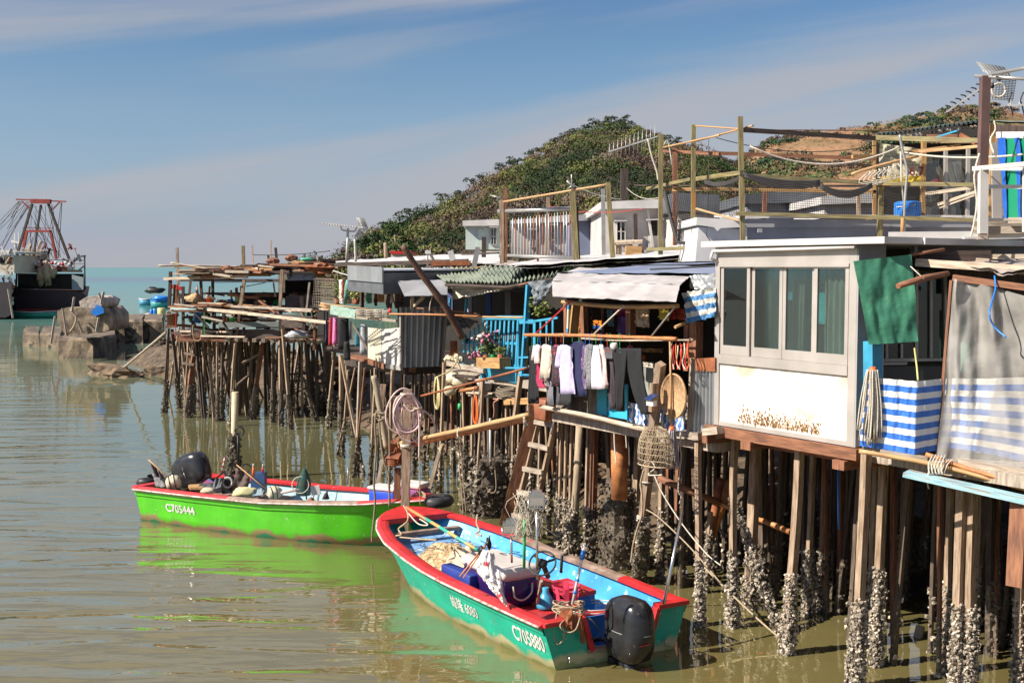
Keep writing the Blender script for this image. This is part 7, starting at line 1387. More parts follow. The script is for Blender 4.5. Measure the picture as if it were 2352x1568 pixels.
tag(solo(mb,'tangled_net',m_rope2,'wispy cream net tangle hanging on the green pole','net'),kind='stuff')
def at2(x,y,z):return Wz(*w2(x,y),z)
bcn=at2(1372,800,.34);t=thing('basket',bcn,'pink red plastic basket with cut-out sides on the red deck','basket')
mb=MB()
for z,r in((0,.12),(.09,.14),(.18,.16),(.235,.165)):mb.loft([rings(bcn+Vector((0,0,z)),r,20),rings(bcn+Vector((0,0,z+.035)),r+.006,20)],False)
for k in range(8):a=2*math.pi*k/8;q=Vector((math.cos(a),math.sin(a),0));mb.bar(bcn+q*.12,bcn+q*.17+Vector((0,0,.26)),.055,.012,q)
lathe(mb,bcn,[(.12,0),(.12,.01)],20);mb.build('body',m_pink,t)
bb=at2(1225,812,.34);mb=MB();lathe(mb,bb,[(.10,0),(.115,.01),(.115,.07),(.11,.075),(.11,.09),(.065,.16),(.04,.20),(.042,.25),(.036,.255)],20);solo(mb,'blue_funnel',M('sky blue plastic',(.06,.35,.55),(.04,.28,.45),3,.4,0),'sky blue bell shaped plastic canister beside the pink basket','canister')
mb=MB();mb.tube([at2(1165,800,.34),V2(1195,620,12.9)],.02,7);solo(mb,'wooden_club',m_plank,'short wooden stick leaning between the cool box and the blue canister','stick')
t=thing('gaff_pole',at2(1415,790,.34),'white gaff pole with bright blue bands standing in the pink basket','pole');p0,p1=V2(1415,790,12.7),V2(1505,355,12.9);mb=MB();mb.tube([p0,p1],.016,8);mb.build('shaft',m_white,t)
for f0,f1,r in((.74,.88,.028),(.38,.41,.024),(.18,.22,.024)):mb=MB();mb.tube([p0.lerp(p1,f0),p0.lerp(p1,f1)],r,10);mb.build('band',m_bluep,t)
mb=MB();mb.tube([V2(2068,785,12.9),V2(2197,132,13.4)],.02,9);solo(mb,'aluminium_pole',m_chrome,'bare aluminium pole rising slanted from the stern corner of the turquoise boat','pole')
f0,f1=V2(615,590,13.2),V2(830,325,13.6);mb=MB();mb.tube([f0,f1],.011,6);mb.tube([V2(640,600,13.2),V2(800,370,13.5)],.009,6);solo(mb,'flag_sticks',m_bamo,'pair of thin bamboo flag sticks leaning over the net bundle','stick')
mb=MB();mb.blob(V2(818,350,13.45),.04,.8,9,7,(.8,.6,1.4));mb.blob(V2(770,400,13.4),.035,.5,8,6,(1,1,1.6));solo(mb,'black_rag',m_black,'black plastic rag tied to the tip of the flag sticks','rag')
m_bag=M('white carrier bag with red print',(.80,.77,.76),(.66,.62,.62),8,.5,.4,spots=[((.72,.05,.06),5,.57,(1,1,1)),((.70,.66,.25),4,.68,(1,1,1))])
mb=MB();pa=[V2(775,395,13.2),V2(860,425,13.25)];pm=[V2(735,560,13.0),V2(890,600,13.0)];pe=[V2(845,690,12.9),V2(925,690,12.9)];pz=[V2(940,790,12.85),V2(952,790,12.85)]
prow=[pa,[V2(745,470,13.1),V2(865,500,13.1)],pm,[V2(800,630,12.95),V2(915,640,12.95)],pe,pz]
def bf_(u,v):
 a=v*5;i=min(int(a),4);k=a-i;l=prow[i][0].lerp(prow[i+1][0],k);r=prow[i][1].lerp(prow[i+1][1],k)
 return l.lerp(r,u)+Vector((0,-1,0))*(.06*math.sin(u*math.pi)+.05*noise.noise(Vector((u*5,v*9,1)))+.02*noise.noise(Vector((u*14,v*22,1))))
mb.grid(bf_,22,40,True,1,1,.006);solo(mb,'carrier_bag',m_bag,'torn white and red carrier bag hanging from the flag sticks','bag')
mb=MB();c=at2(1385,850,.56)
for k in range(9):
 r=.12+.03*R.random();o=Vector((R.gauss(0,.02),R.gauss(0,.02),.02+.012*k));pts=[c+o+Vector((math.cos(a)*r*1.25,math.sin(a)*r*.8,.02*math.sin(2*a+k)))for a in[2*math.pi*i/20 for i in range(21)]];mb.tube(pts,.008,5)
mb.tube(smooth([c+Vector((-.12,0,.03)),at2(1290,940,.5),V2(1285,1010,12.4),V2(1310,1070,12.4),V2(1350,1040,12.4),V2(1358,985,12.4),V2(1340,920,12.4)],6),.009,5);mb.tube(smooth([c+Vector((.1,0,.03)),V2(1330,930,12.3),V2(1380,985,12.3),V2(1440,965,12.3),V2(1470,880,12.4)],6),.008,5)
solo(mb,'rope_tangle',m_rope,'tan rope tangle heaped on the near stern corner of the turquoise boat','rope')
mb=MB();mb.blob(V2(1405,905,12.42),.08,.7,9,7,(1,.8,1.6),sm=False);mb.bar(V2(1470,860,12.4),V2(1490,1060,12.5),.03,.05);solo(mb,'rusty_shackle',m_rust,'rusty mooring lump below the rope tangle','fitting')
mb=MB();lathe(mb,at2(1438,800,.46),[(.03,0),(.045,.02),(.045,.035)],12,(0,-.6,.8));solo(mb,'orange_cap',m_orange,'small orange ring lying on top of the rope tangle','ring')
mb=MB();pts=smooth([WO(-.12,.12,.12),V2(1560,905,12.6),V2(1510,905,12.7),V2(1500,980,12.7),V2(1540,1040,12.6),V2(1600,1010,12.5)],6);mb.tube(pts,.009,5);mb.build('control_cable',m_wire,bt)
def rope(pts,r,label,mat=None,n=5,name='mooring_rope'):
 mb=MB();mb.tube(smooth([Vector(p)for p in pts],6),r,n);return solo(mb,name,mat or m_rope,label,'rope')
rope([V2(215,85,15.1),V2(245,140,14.9),V2(240,200,14.8),V2(180,250,14.9),V2(200,290,14.8),V2(160,300,14.9)],.012,'knotted tan rope looped inside the bow of the turquoise boat')
rope([V2(250,140,14.9),V2(320,215,14.6),V2(390,222,14.4),V2(330,180,14.6)],.009,'pale cord lying on the blue bow deck',m_rope2)
rope([V2(190,310,14.8),V2(350,325,14.2),V2(450,330,14.0)],.011,'taut rope across the blue bow deck')
rope([V2(740,150,14.6),V2(735,215,14.4),V2(755,265,14.2),V2(725,285,14.2),V2(770,300,14.1)],.012,'rope hitched over the far gunwale of the turquoise boat')
mb=MB();pts=[inside(Hb,.16+.05*math.cos(a),.3+.35*math.sin(a),.335+.003*i)for i,a in enumerate([.5*k for k in range(26)])];mb.tube(pts,.009,5);solo(mb,'white_hose_coil',m_rope2,'thin white cord coiled on the red deck near the engine','rope')
def V1(x,y,d):return P(*w1(x,y),d)
def V4(x,y,d):return P(*x4(x,y),d)
def flag(c0,c1,cloth,mat,label,base_r=.011):
 t=thing('fishing_flag',c1,label,'flag');mb=MB();mb.tube([c0,c1],base_r,7);mb.build('pole',m_bam,t)
 mb=MB()
 def f(u,v):return cloth[0].lerp(cloth[1],u).lerp(cloth[2].lerp(cloth[3],u),v)+Vector((0,-1,0))*(.035*math.sin(u*9+v*2)+.04*noise.noise(Vector((u*4,v*4,c0.x))))
 mb.grid(f,16,14,True,1,1,.004);mb.build('cloth',mat,t);return t
flag(V4(1545,350,19.6),V4(1995,720,19.3),(V4(1550,385,19.5),V4(1740,530,19.4),V4(1480,730,19.4),V4(1690,720,19.3)),plain((.10,.07,.06)),'dark brown flag on a bamboo pole leaning amidships in the lime boat')
flag(V4(290,275,20.0),V4(640,600,19.9),(V4(310,300,20),V4(450,430,20),V4(410,520,20),V4(520,560,20)),plain((.13,.11,.11)),'dark grey flag on a bamboo pole leaning out over the stern of the lime boat')
def buoy(c,r,label,ax,mat=None):
 t=thing('float_buoy',c,label,'buoy');mb=MB();ax=Vector(ax).normalized();lathe(mb,Vector(c)-ax*r,[(r*.5,0),(r*.85,r*.25),(r,r*.7),(r,r*1.3),(r*.85,r*1.75),(r*.5,r*2)],16,ax);mb.build('body',mat or m_styro,t)
 mb=MB();
 for q in(.6,1.3):rr_=rings(Vector(c)-ax*r+ax*r*q,r*1.03,16,ax);mb.tube(rr_+[rr_[0]],.008,4)
 mb.build('binding',m_dark,t)
buoy(V4(645,600,19.8),.125,'cream foam buoy with rope marks at the stern of the lime boat',(1,.2,.25));buoy(V4(2080,745,19.0),.11,'white round buoy on the aqua deck amidships',(1,.4,.2));
mb=MB();mb.blob(V4(1660,745,19.2),.16,.3,12,8,(1.3,.8,.6));solo(mb,'foam_float',M('cream yellow foam',(.62,.58,.32),(.5,.45,.22),6,.8,.4),'cream yellow foam float resting on the near gunwale of the lime boat','float')
mb=MB();mb.blob(V4(1130,720,19.5),.09,.2,10,6,(1.5,.8,.6));solo(mb,'small_float',m_styro,'small cream float beside the dark rags in the lime boat','float')
mb=MB();mb.tube([V4(1930,795,19.0),V4(2500,690,18.9)],.022,8);solo(mb,'pink_stick',M('pale pink stick',(.66,.48,.42),(.5,.36,.3),4,.6,0),'pale pink stick lying across the aqua deck','stick')
bx=V4(1870,640,19.6);t=thing('console_box',bx,'dark blue upright console box in the lime boat','console');mb=MB();mb.slab([V4(1745,480,19.7),V4(1940,465,19.6),V4(1940,770,19.6),V4(1745,770,19.7)],.22,(0,1,0));mb.build('body',M('navy paint',(.02,.06,.16),(.01,.04,.11),3,.5,.1),t)
def beacon(c,h,r,label,mat,capm=None):
 t=thing('marker_light',c,label,'marker light');mb=MB();lathe(mb,c,[(r,0),(r,h*.7),(r*.8,h*.75),(r*.8,h)],12);mb.build('body',mat,t);mb=MB();lathe(mb,Vector(c)+Vector((0,0,h)),[(r*.6,0),(r*.6,.04),(r*.2,.06)],10);mb.build('cap',m_white,t)
beacon(V4(1785,510,19.5),.16,.026,'orange red marker light standing on the navy console',m_orange);beacon(V4(1918,460,19.6),.09,.02,'smaller red marker light with a white rod at the console corner',m_redp)
t=thing('range_pole',V4(1335,460,20.3),'short red and white banded pole standing near the stern of the lime boat','pole');mb=MB();mb.tube([V4(1335,460,20.3),V4(1378,238,20.3)],.014,8);mb.build('shaft',M('red white banded paint',(.60,.04,.03),None,2,.5,0,'UV',stripes=(1,.09,(.78,.75,.72))),t)
mb=MB();r_=rings(V4(1680,410,20),.09,18,(.3,-1,.5));mb.tube(r_+[r_[0]],.012,6);mb.tube([r_[0],V4(1680,470,20),r_[9]],.009,5);mb.build('steering_wheel',m_black,bg_)
mb=MB();mb.bar(V4(1240,550,20.1),V4(1370,450,20.1),.03,.03);mb.bar(V4(1370,440,20.1),V4(1420,590,19.9),.03,.03);mb.build('throttle_lever',m_black,bg_)
def rag(x0,y0,x1_,y1,d,h,mat,label,name='rag'):
 mb=MB();a,b=V4(x0,y0,d),V4(x1_,y1,d)
 mb.grid(lambda u,v:a.lerp(b,u)+Vector((0,1,0))*(v-.5)*.4+Vector((0,0,h*math.sin(math.pi*v)*(.6+.6*noise.noise(Vector((u*4,v*2,x0))))+.02)),18,10,True,1,1,.01);return solo(mb,name,mat,label,name)
rag(1020,700,1250,680,19.7,.12,plain((.05,.06,.065)),'dark wet cloth on the stern deck of the lime boat');rag(1240,690,1360,650,19.6,.22,plain((.12,.13,.14)),'grey cloth draped beside the engine cover');rag(1810,775,1950,760,19.1,.12,plain((.22,.30,.34)),'blue grey cloth lying against the navy console')
mb=MB();mb.slab([V4(850,660,19.9),V4(1075,650,19.9),V4(1060,700,19.5),V4(880,705,19.5)],.04);solo(mb,'tan_board',m_yel,'tan board lying on the stern deck of the lime boat','board')
mb=MB();mb.slab([V4(1050,630,19.8),V4(1150,555,20.0),V4(1225,610,19.9),V4(1130,670,19.7)],.02,(0,-.4,1));o=solo(mb,'printed_carton',M('blue red printed card',(.04,.12,.35),(.45,.04,.06),8,.6,0),'small blue and red printed carton propped in the lime boat','carton')
mb=MB();r_=rings(V4(1415,600,19.6),.085,18,(0,-1,.1));mb.tube(r_+[r_[0]],.02,6);solo(mb,'pulley_ring',M('pale cast ring',(.55,.54,.48),None,4,.5,0),'pale oval pulley ring beside the dark engine cover','pulley')
mb=MB();mb.bar(V4(1350,660,19.8),V4(1510,650,19.8),.2,.22);mb.blob(V4(1430,590,19.8),.14,.3,10,7,(1,.8,.9));solo(mb,'hauler',m_black,'dark net hauler block amidships in the lime boat','hauler')
mb=MB();sheet(mb,V4(345,480,20.2),V4(440,480,20.1),V4(400,660,20),V4(540,665,19.9),12,8,.06,2,None,.01);solo(mb,'grey_sheet',plain((.20,.20,.21)),'grey sheet bundled at the stern corner of the lime boat','sheet')
mb=MB();mb.blob(V4(250,590,20.6),.14,.2,10,7,(1.2,.8,.6));solo(mb,'black_bundle',m_black,'black bundle tucked behind the stern corner of the lime boat','bundle')
t=thing('landing_net',V1(1265,495,19.0),'green landing net standing upright amidships with a pale hoop','net');mb=MB();mb.tube([V1(1268,500,19.0),V1(1245,280,19.0)],.013,6);mb.build('pole',m_dark,t)
mb=MB();prof=[(.0,1),(.09,.65),(.14,.3),(.12,.0)];c=V1(1245,465,19.0)
mb.loft([rings(V1(1245+10*(1-k),278+190*k,19.0),.01+.115*math.sin(min(k*2.2,1.57)),12,(0,0,1))for k in[i/10 for i in range(11)]]);mb.build('mesh',M('dark green netting',(.03,.10,.08),(.02,.06,.05),20,.9,.3,alpha=.82),t)
mb=MB();r_=rings(V1(1225,400,18.9),.14,20,(.1,-1,.2));mb.tube(r_+[r_[0]],.008,5);mb.build('hoop',m_rope2,t)
mb=MB();mb.slab([V1(1292,412,18.95),V1(1352,404,18.95),V1(1368,465,18.95),V1(1302,472,18.95)],.04,(0,1,0));solo(mb,'foam_board',m_white,'white foam board leaning on the aqua deck','board')
mb=MB();mb.loft([rings(V1(1400,495,18.7),.065,10),rings(V1(1402,460,18.7),.03,10),rings(V1(1412,440,18.7),.008,10)]);solo(mb,'sounding_weight',m_dark,'small dark cone shaped weight on the aqua deck','weight')
mb=MB();mb.loft([[V1(1300,495,18.45)+Vector((x*k,0,z))for x,z in((0,.03),(.05,0),(0,-.03),(-.05,0))]for k in(1,)]+[[V1(x,y,18.4)+Vector((math.cos(a)*r,math.sin(a)*.02,math.sin(a)*r*.3))for a in(0,1.57,3.14,4.71)]for x,y,r in((1300,520,.05),(1285,550,.035),(1272,568,.008))]);mb.tube([V1(1322,455,18.5),V1(1310,500,18.45)],.01,6);solo(mb,'paddle',m_rust,'small rusty brown paddle hooked over the near gunwale','paddle')
cb=V1(1805,500,18.6);t=thing('cool_box',cb,'blue cool box with a white lid near the bow of the lime boat','cool box');mb=MB();rbox(mb,V1(1815,512,18.7),Hg.ax,.50,.30,.20,.02);mb.build('body',M('bright blue box',(.03,.10,.70),None,3,.4,0),t);mb=MB();rbox(mb,V1(1815,512,18.7)+Vector((0,0,.20)),Hg.ax,.54,.34,.06,.02);mb.build('lid',m_white,t)
cb=V1(1990,450,18.3);t=thing('cool_box',cb,'white cool box behind the mooring post at the bow of the lime boat','cool box');mb=MB();rbox(mb,V1(1990,470,18.4),Hg.ax,.48,.30,.14,.02);mb.build('body',plain((.30,.10,.30)),t);mb=MB();rbox(mb,V1(1990,470,18.4)+Vector((0,0,.14)),Hg.ax,.52,.34,.08,.02);mb.build('lid',m_white,t)
mb=MB()
for k in range(5):mb.tube(smooth([V1(1990+10*k,480,17.9),V1(2040+6*k,440+8*k,17.8),V1(2090,470+5*k,17.7),V1(2030,490,17.8)],5),.009,4)
solo(mb,'bow_rope',m_rope,'loose tan rope on the bow deck of the lime boat','rope')
mb=MB();mb.tube([V1(1552,395,19.9),V1(1553,285,19.9)],.012,6);mb.blob(V1(1553,290,19.9),.02,.1,8,6);solo(mb,'rod_holder',m_pipe,'thin grey rod standing on the far gunwale of the lime boat','rod')
TG=9.45
mb=MB();mb.tube(smooth([B(z4,130,697,TG),B(z4,500,700,TG),B(z4,900,714,TG),B(z4,1250,726,TG)],6),[.022+.003*(i%3)for i in range(19)],8);solo(mb,'washing_pole',m_bamo,'long rust bound bamboo pole carrying the washing under the silver awning','pole')
mb=MB();mb.tube([B(z4,550,722,TG+.12),B(z4,800,740,TG+.12),B(z4,1370,735,TG+.12)],.014,6);solo(mb,'second_rail',m_pale,'thinner grey rail just behind the washing pole','pole')
for i,(x0,y0,x1_,y1)in enumerate(((480,442,210,690),(862,482,640,692),(1228,502,1060,712))):
 mb=MB();mb.tube([B(z4,x0,y0,9.3),B(z4,x1_,y1,TG)],.012,5);solo(mb,'stay',(m_redp,m_rope2,m_pipe)[i],('red and white cord','pale cord','grey rod')[i]+' running from the awning down to the washing pole','stay')
def garment(label,col,strips,t=TG,name='garment',cat='clothes',hang=True,dep=.026,mat=None):
 mb=MB();sd_=R.random()*40
 for st_ in strips:
  rows=[]
  for k in range(len(st_)-1):
   for j in range(3):f=j/3;rows.append([a+(b-a)*f for a,b in zip(st_[k],st_[k+1])])
  rows.append(list(st_[-1]));secs=[]
  for i,(y,xl,xr)in enumerate(rows):
   n=20;row=[]
   for q in range(n):
    a=2*math.pi*q/n;cx=math.cos(a);x=(xl+xr)/2+(xr-xl)/2*cx*1.06;fd=noise.noise(Vector((cx*2.6+sd_,y*.004,1 if math.sin(a)>0 else 5)))
    p=B(z4,x,y+5*noise.noise(Vector((cx*3,sd_,0))),t);secs_d=dep*(.35+.65*i/len(rows))*math.sin(a)+.05*fd*min(1,i/3)
    row.append(p+UT*secs_d)
   secs.append(row)
  mb.loft(secs,True,True)
 o=solo(mb,name,mat or plain(col,.9,.5),label,cat)
 if hang:
  y0=strips[0][0][0];xc=(strips[0][0][1]+strips[0][0][2])/2;a=B(z4,xc,712,t);b=B(z4,xc,y0+6,t);w=.07;mb=MB();mb.tube(smooth([a+Vector((.015,0,.03)),a+Vector((-.01,0,.045)),a,b+Vector((0,0,.02))],3),.004,4);mb.tube([b-US*w+Vector((0,0,-.04)),b+Vector((0,0,.02)),b+US*w+Vector((0,0,-.04)),b-US*w+Vector((0,0,-.04))],.005,4)
  solo(mb,'clothes_hanger',R.choice((m_rope2,m_greenp,m_bluep,m_redp)),'plastic hanger holding the '+label.split(' hang')[0],'hanger')
 return o
sh=lambda x0,x1_,y0,y1,sl=None:[[(y0,x0+12,x1_-12),(y0+12,x0,x1_),(y0+60,x0+4,x1_-4),(y1,x0+2,x1_-1)]]+(sl or[])
m_flor=M('dark floral print',(.03,.025,.03),(.05,.03,.04),30,.9,.3,spots=[((.55,.06,.12),24,.57,(1,1,1)),((.5,.42,.4),33,.68,(1,1,1))])
m_flor2=M('purple floral print',(.16,.08,.22),(.10,.05,.16),30,.9,.3,spots=[((.65,.55,.45),26,.58,(1,1,1)),((.65,.35,.05),30,.68,(1,1,1))])
m_grid_=M('grey speckled knit',(.30,.30,.31),(.08,.08,.09),60,.95,.3)
garment('black trousers hanging at the far left of the washing pole',(.010,.010,.013),[[(780,165,205),(900,168,215),(1040,172,235),(1200,172,238)]],TG+.1)
garment('small pink white blouse hanging over the crimson dress',(.72,.60,.58),sh(205,250,768,905,[[(775,195,215),(880,186,205)]]))
garment('crimson dress hanging behind the small pink white blouse',(.42,.03,.10),[[(790,235,262),(900,228,262),(1050,220,268),(1085,232,295)]],TG+.08)
garment('cream long sleeved cardigan hanging left of the striped trousers',(.66,.58,.48),sh(262,318,768,1010,[[(775,305,325),(900,300,322),(1035,285,298)],[(775,262,275),(1020,250,268)]]))
garment('grey striped trousers hanging behind the floral dress',(.20,.20,.22),[[(790,310,345),(960,300,345),(1215,300,350)]],TG+.06)
garment('black and red floral dress hanging left of the lavender shirt',0,sh(334,392,770,1075),mat=m_flor)
garment('charcoal leggings hanging below the floral dress',(.09,.09,.10),[[(1050,345,405),(1100,345,402),(1212,352,385)]],TG+.1,hang=False)
garment('lavender T-shirt hanging in the middle of the washing',(.56,.50,.74),[[(770,395,440),(785,380,472),(860,392,476),(1000,395,485),(1130,402,505)],[(780,376,402),(870,364,395),(932,362,402)]],TG-.05)
garment('navy polo shirt hanging right of the lavender shirt',(.018,.02,.075),[[(745,500,560),(765,484,578),(860,488,575),(1000,498,585),(1148,508,590)]],TG)
garment('black shorts hanging below the lavender shirt',(.03,.03,.035),[[(1090,398,472),(1212,395,470)]],TG+.12,hang=False)
garment('purple floral shirt hanging between the navy shirt and the speckled jacket',0,[[(772,562,595),(860,556,600),(1010,540,585),(1095,556,600)]],mat=m_flor2)
garment('grey speckled knit jacket hanging left of the white lilac blouse',0,sh(584,636,765,1092,[[(780,575,592),(1010,568,590)]]),TG-.02,mat=m_grid_)
garment('white lilac blouse hanging beside the pale pink shirt',(.68,.62,.72),[[(775,640,672),(900,634,690),(1000,630,700),(1095,628,712)]],TG-.03)
garment('pale pink shirt hanging left of the dark plaid trousers',(.66,.52,.50),[[(768,680,706),(860,682,722),(960,688,735),(1090,698,745)]],TG-.01)
garment('short dark grey T-shirt hanging in front of the plaid trousers',(.10,.10,.11),sh(700,782,790,870))
garment('dark plaid trousers hanging left of the black trousers',0,[[(810,738,785),(960,745,790),(1110,752,792),(1240,770,800)]],TG+.05,mat=M('dark plaid',(.07,.05,.06),(.03,.02,.03),70,.9,.2,spots=[((.25,.16,.17),60,.6,(3,3,.4))]))
garment('wide black trousers hanging at the right end of the washing',(.010,.010,.011),[[(795,782,880),(850,785,885),(960,795,880),(1100,805,862),(1258,812,848)],[(795,872,985),(850,878,992),(960,890,1002),(1100,930,1022),(1200,960,1040),(1278,985,1045)]],TG-.06)
for i,(x0,x1_,y0,y1,c,nm)in enumerate(((215,262,775,1060,(.50,.30,.30),'rose'),(285,335,775,1050,(.30,.28,.24),'taupe'),(380,420,770,1080,(.12,.10,.16),'slate violet'),(455,510,765,1090,(.28,.25,.42),'dusky purple'),(560,600,770,1060,(.50,.48,.50),'ash grey'),(605,650,770,1085,(.22,.22,.26),'graphite'),(655,700,770,1090,(.62,.55,.56),'shell pink'),(715,760,775,1060,(.20,.12,.16),'plum'),(880,930,775,900,(.40,.04,.07),'cherry red'))):
 garment(nm+' garment hanging in the back row of the washing',c,[[(y0,x0+8,x1_-8),(y0+30,x0,x1_),(y1,x0-4,x1_+4)]],TG+.16)
mb=MB();mb.blob(B(z4,792,780,TG-.08),.05,.2,8,6,(1,.6,1));solo(mb,'white_bra',plain((.75,.70,.68)),'small white cup of a bra clipped above the black trousers','underwear')
for i,(xa,xb,ya,yb,tt,c,lab)in enumerate(((948,1050,488,635,10.0,(.62,.38,.18),'orange and cream striped towel hung inside under the awning'),(1122,1195,490,585,9.9,(.72,.60,.12),'yellow cloth hung under the right end of the awning'),(1195,1245,503,575,10.0,(.60,.05,.05),'red cloth right of the yellow one under the awning'),(1250,1318,505,582,10.1,(.58,.12,.05),'orange red cloth bundle beside the striped scrap'),(815,905,560,695,10.6,(.16,.07,.25),'dark purple curtain inside the laundry house'),(742,790,510,628,10.5,(.15,.26,.28),'teal grey shirt inside the laundry house'),(778,880,488,548,10.7,(.45,.03,.12),'crimson cloth high inside the laundry house'),(525,545,500,690,10.6,(.45,.17,.03),'orange board edge inside the laundry house'),(585,632,500,690,11.0,(.18,.08,.04),'brown sack hung inside the laundry house'),(640,700,590,625,10.9,(.75,.25,.02),'bright orange strip inside the laundry house'),(640,700,628,650,10.9,(.04,.16,.5),'small blue strip inside the laundry house'),(995,1080,895,950,10.2,(.55,.50,.42),'pale box standing inside behind the washing'),(985,1020,845,900,10.4,(.78,.22,.02),'orange round tub glimpsed behind the washing'),(990,1150,800,818,10.6,(.45,.22,.06),'wooden shelf edge inside the laundry house'))):
 mb=MB();sheet(mb,B(z4,xa,ya,tt),B(z4,xb,ya,tt),B(z4,xa+4,yb,tt),B(z4,xb-3,yb+6,tt),20,8,.05,3,None,.01);solo(mb,'hanging_cloth',M('striped towel',c,None,4,.9,.2,'UV',stripes=(0,.22,(.7,.62,.5)))if i==0 else plain(c),lab,'cloth')
mb=MB();sheet(mb,B(z4,1290,388,9.55),B(z4,1536,350,9.7),B(z4,1330,612,9.5),B(z4,1536,562,9.65),40,16,.06,2.5,None,.004,1,.73);solo(mb,'tarpaulin',M('faded striped tarpaulin',(.66,.63,.56),(.5,.48,.43),5,.7,.4,'UV',stripes=(1,.245,(.06,.20,.42))),'small faded blue and cream striped scrap hung at the right end of the awning','tarpaulin')
mb=MB();mb.tube([B(z4,1238,640,9.35),B(z4,1330,600,9.6)],.02,7);solo(mb,'short_pole',m_bam,'short cut pole end below the small striped scrap','pole')
for i in range(9):mb=MB();x=1215+15*i;mb.tube(smooth([B(z4,x,735+R.uniform(0,50),TG+.05),B(z4,x+R.uniform(-14,14),830,TG),B(z4,x+R.uniform(-14,14),900,TG+.03),B(z4,x+R.uniform(-20,20),950,TG)],3),.008,4);solo(mb,'loose_rope',(m_rope2,m_redp,m_orange)[i%3],('white','red','orange')[i%3]+' cord in the bunch hanging right of the mop handle','rope','cords bunched beside the mop')
c=B(z4,1236,1145,9.5);m_straw=M('woven straw',(.55,.36,.20),(.34,.19,.09),45,.9,.6,'Object',(1,1,.5),spots=[((.25,.10,.05),30,.60,(1,1,3))])
def disc(c,a,b,th,mat,label,name):mb=MB();mb.loft([[c+US*a*k*math.cos(q)+Vector((0,0,b*k*math.sin(q)))-UT*d for q in[2*math.pi*i/40 for i in range(40)]]for k,d in((.93,0),(1,.012),(1,.03),(.94,.042),(.92,.02),(0.01,.02))]);return solo(mb,name,mat,label,'tray')
sx=(B(z4,1330,1145,9.5)-B(z4,1142,1145,9.5)).length/2;disc(c,sx,(B(z4,1236,980,9.5)-B(z4,1236,1315,9.5)).length/2,.04,m_straw,'large oval woven straw tray hung on the front of the laundry house','straw_tray')
tp=thing('tall_post',Wz(1462,1325),'tall square post bound with ropes standing in front of the laundry house rail','post');a,b=B(z4,1132,910,9.4),Wz(1462,1325);mb=MB();mb.bar(a,b+(b-a).normalized()*.6,.10,.10,US);mb.bar(B(z4,1085,1050,9.32),B(z4,1075,1260,9.32),.1,.06,US);mb.build('shaft',m_post,tp);barnacles(tp,a,b-Vector((0,0,.4)),.11,1.0,300,m_barnd,.026)
mb=MB()
for z in(.32,.36,.40,.62,.98,1.02,1.05,1.6):q=b.lerp(a,z/a.z);r_=rings(q,.085,10);mb.tube(r_+[r_[0]+Vector((0,0,.02))],.011,5)
mb.build('rope_binding',m_rope2,tp)
sl=thing('solar_lamp',B(z4,1065,1195,9.2),'small solar wall lamp with a dark blue panel on the tall post','lamp');q=B(z4,1065,1160,9.2);mb=MB();mb.slab([q+US*-.07-UT*.06-Vector((0,0,.02)),q+US*.07-UT*.06-Vector((0,0,.02)),q+US*.07+UT*.05+Vector((0,0,.03)),q-US*.07+UT*.05+Vector((0,0,.03))],.015);mb.build('solar_panel',M('solar blue',(.03,.05,.16),None,3,.3,0),sl);mb=MB();mb.bar(q-US*.065-Vector((0,0,.06)),q+US*.065-Vector((0,0,.06)),.06,.07);mb.build('lamp_body',m_white,sl)
ct=thing('fish_trap',B(w4,1165,620,9.15),'domed wire fish trap hung on the tall post','fish trap');mb=MB();q0=B(w4,1165,610,9.15);rx=.235
for k in range(22):
 a=2*math.pi*k/22;mb.tube([q0+US*rx*math.cos(a)*f+UT*rx*.7*math.sin(a)*f+Vector((0,0,z))for f,z in((1.06,0),(1.1,.15),(1.02,.3),(.75,.42),(.3,.48))],.004,3)
for f,z in((1.06,0),(1.09,.07),(1.1,.15),(1.07,.22),(1.02,.3),(.9,.37),(.7,.44)):mb.tube([q0+US*rx*math.cos(a)*f+UT*rx*.7*math.sin(a)*f+Vector((0,0,z))for a in[2*math.pi*k/22 for k in range(23)]],.005 if z else.011,4)
for k in range(44):
 a=2*math.pi*k/44;mb.tube([q0+US*rx*math.cos(a+s_*.9)*f+UT*rx*.7*math.sin(a+s_*.9)*f+Vector((0,0,z))for s_,f,z in((0,1.06,0),(.3,1.1,.15),(.6,1.02,.3),(.9,.75,.42))],.003,3)
mb.build('mesh',m_rope,ct)
def wrope(vw,pts,t_,r,label,mat=None):return rope([B(vw,x,y,t_)for x,y in pts],r,label,mat or m_rope2,5,'hanging_rope')
wrope(w4,[(1365,370),(1362,480),(1368,560),(1345,800),(1368,860),(1355,915)],9.6,.009,'white cord dangling under the straw tray into the dark');wrope(w4,[(868,270),(845,340),(848,480),(862,600)],9.8,.010,'pale cord hanging from the rail beside the thick brown pile');wrope(w4,[(925,300),(935,400),(940,480)],9.8,.009,'short pale cord hanging right of the thick brown pile')
wrope(w4,[(1075,650),(1050,760),(1060,850),(1060,1000),(1025,1110),(990,1250),(975,1380)],9.35,.014,'thick rope hanging down along the tall bound post',m_rope);wrope(w4,[(1060,640),(1090,590),(1140,590),(1160,640),(1110,690),(1220,690)],9.1,.010,'white rope bow knotted under the fish trap');wrope(w4,[(1160,700),(1230,850),(1380,1080),(1560,1300),(1680,1400)],9.5,.009,'long mooring line slanting right from the tall post');wrope(w4,[(1090,960),(1200,1030),(1440,1260),(1680,1540)],9.4,.010,'second mooring line slanting down to the right',m_rope);wrope(w5,[(20,850),(180,1010),(370,1190),(520,1320)],10.0,.014,'weedy line reaching to the slanting barnacled stake',m_rope)
sL=10.4
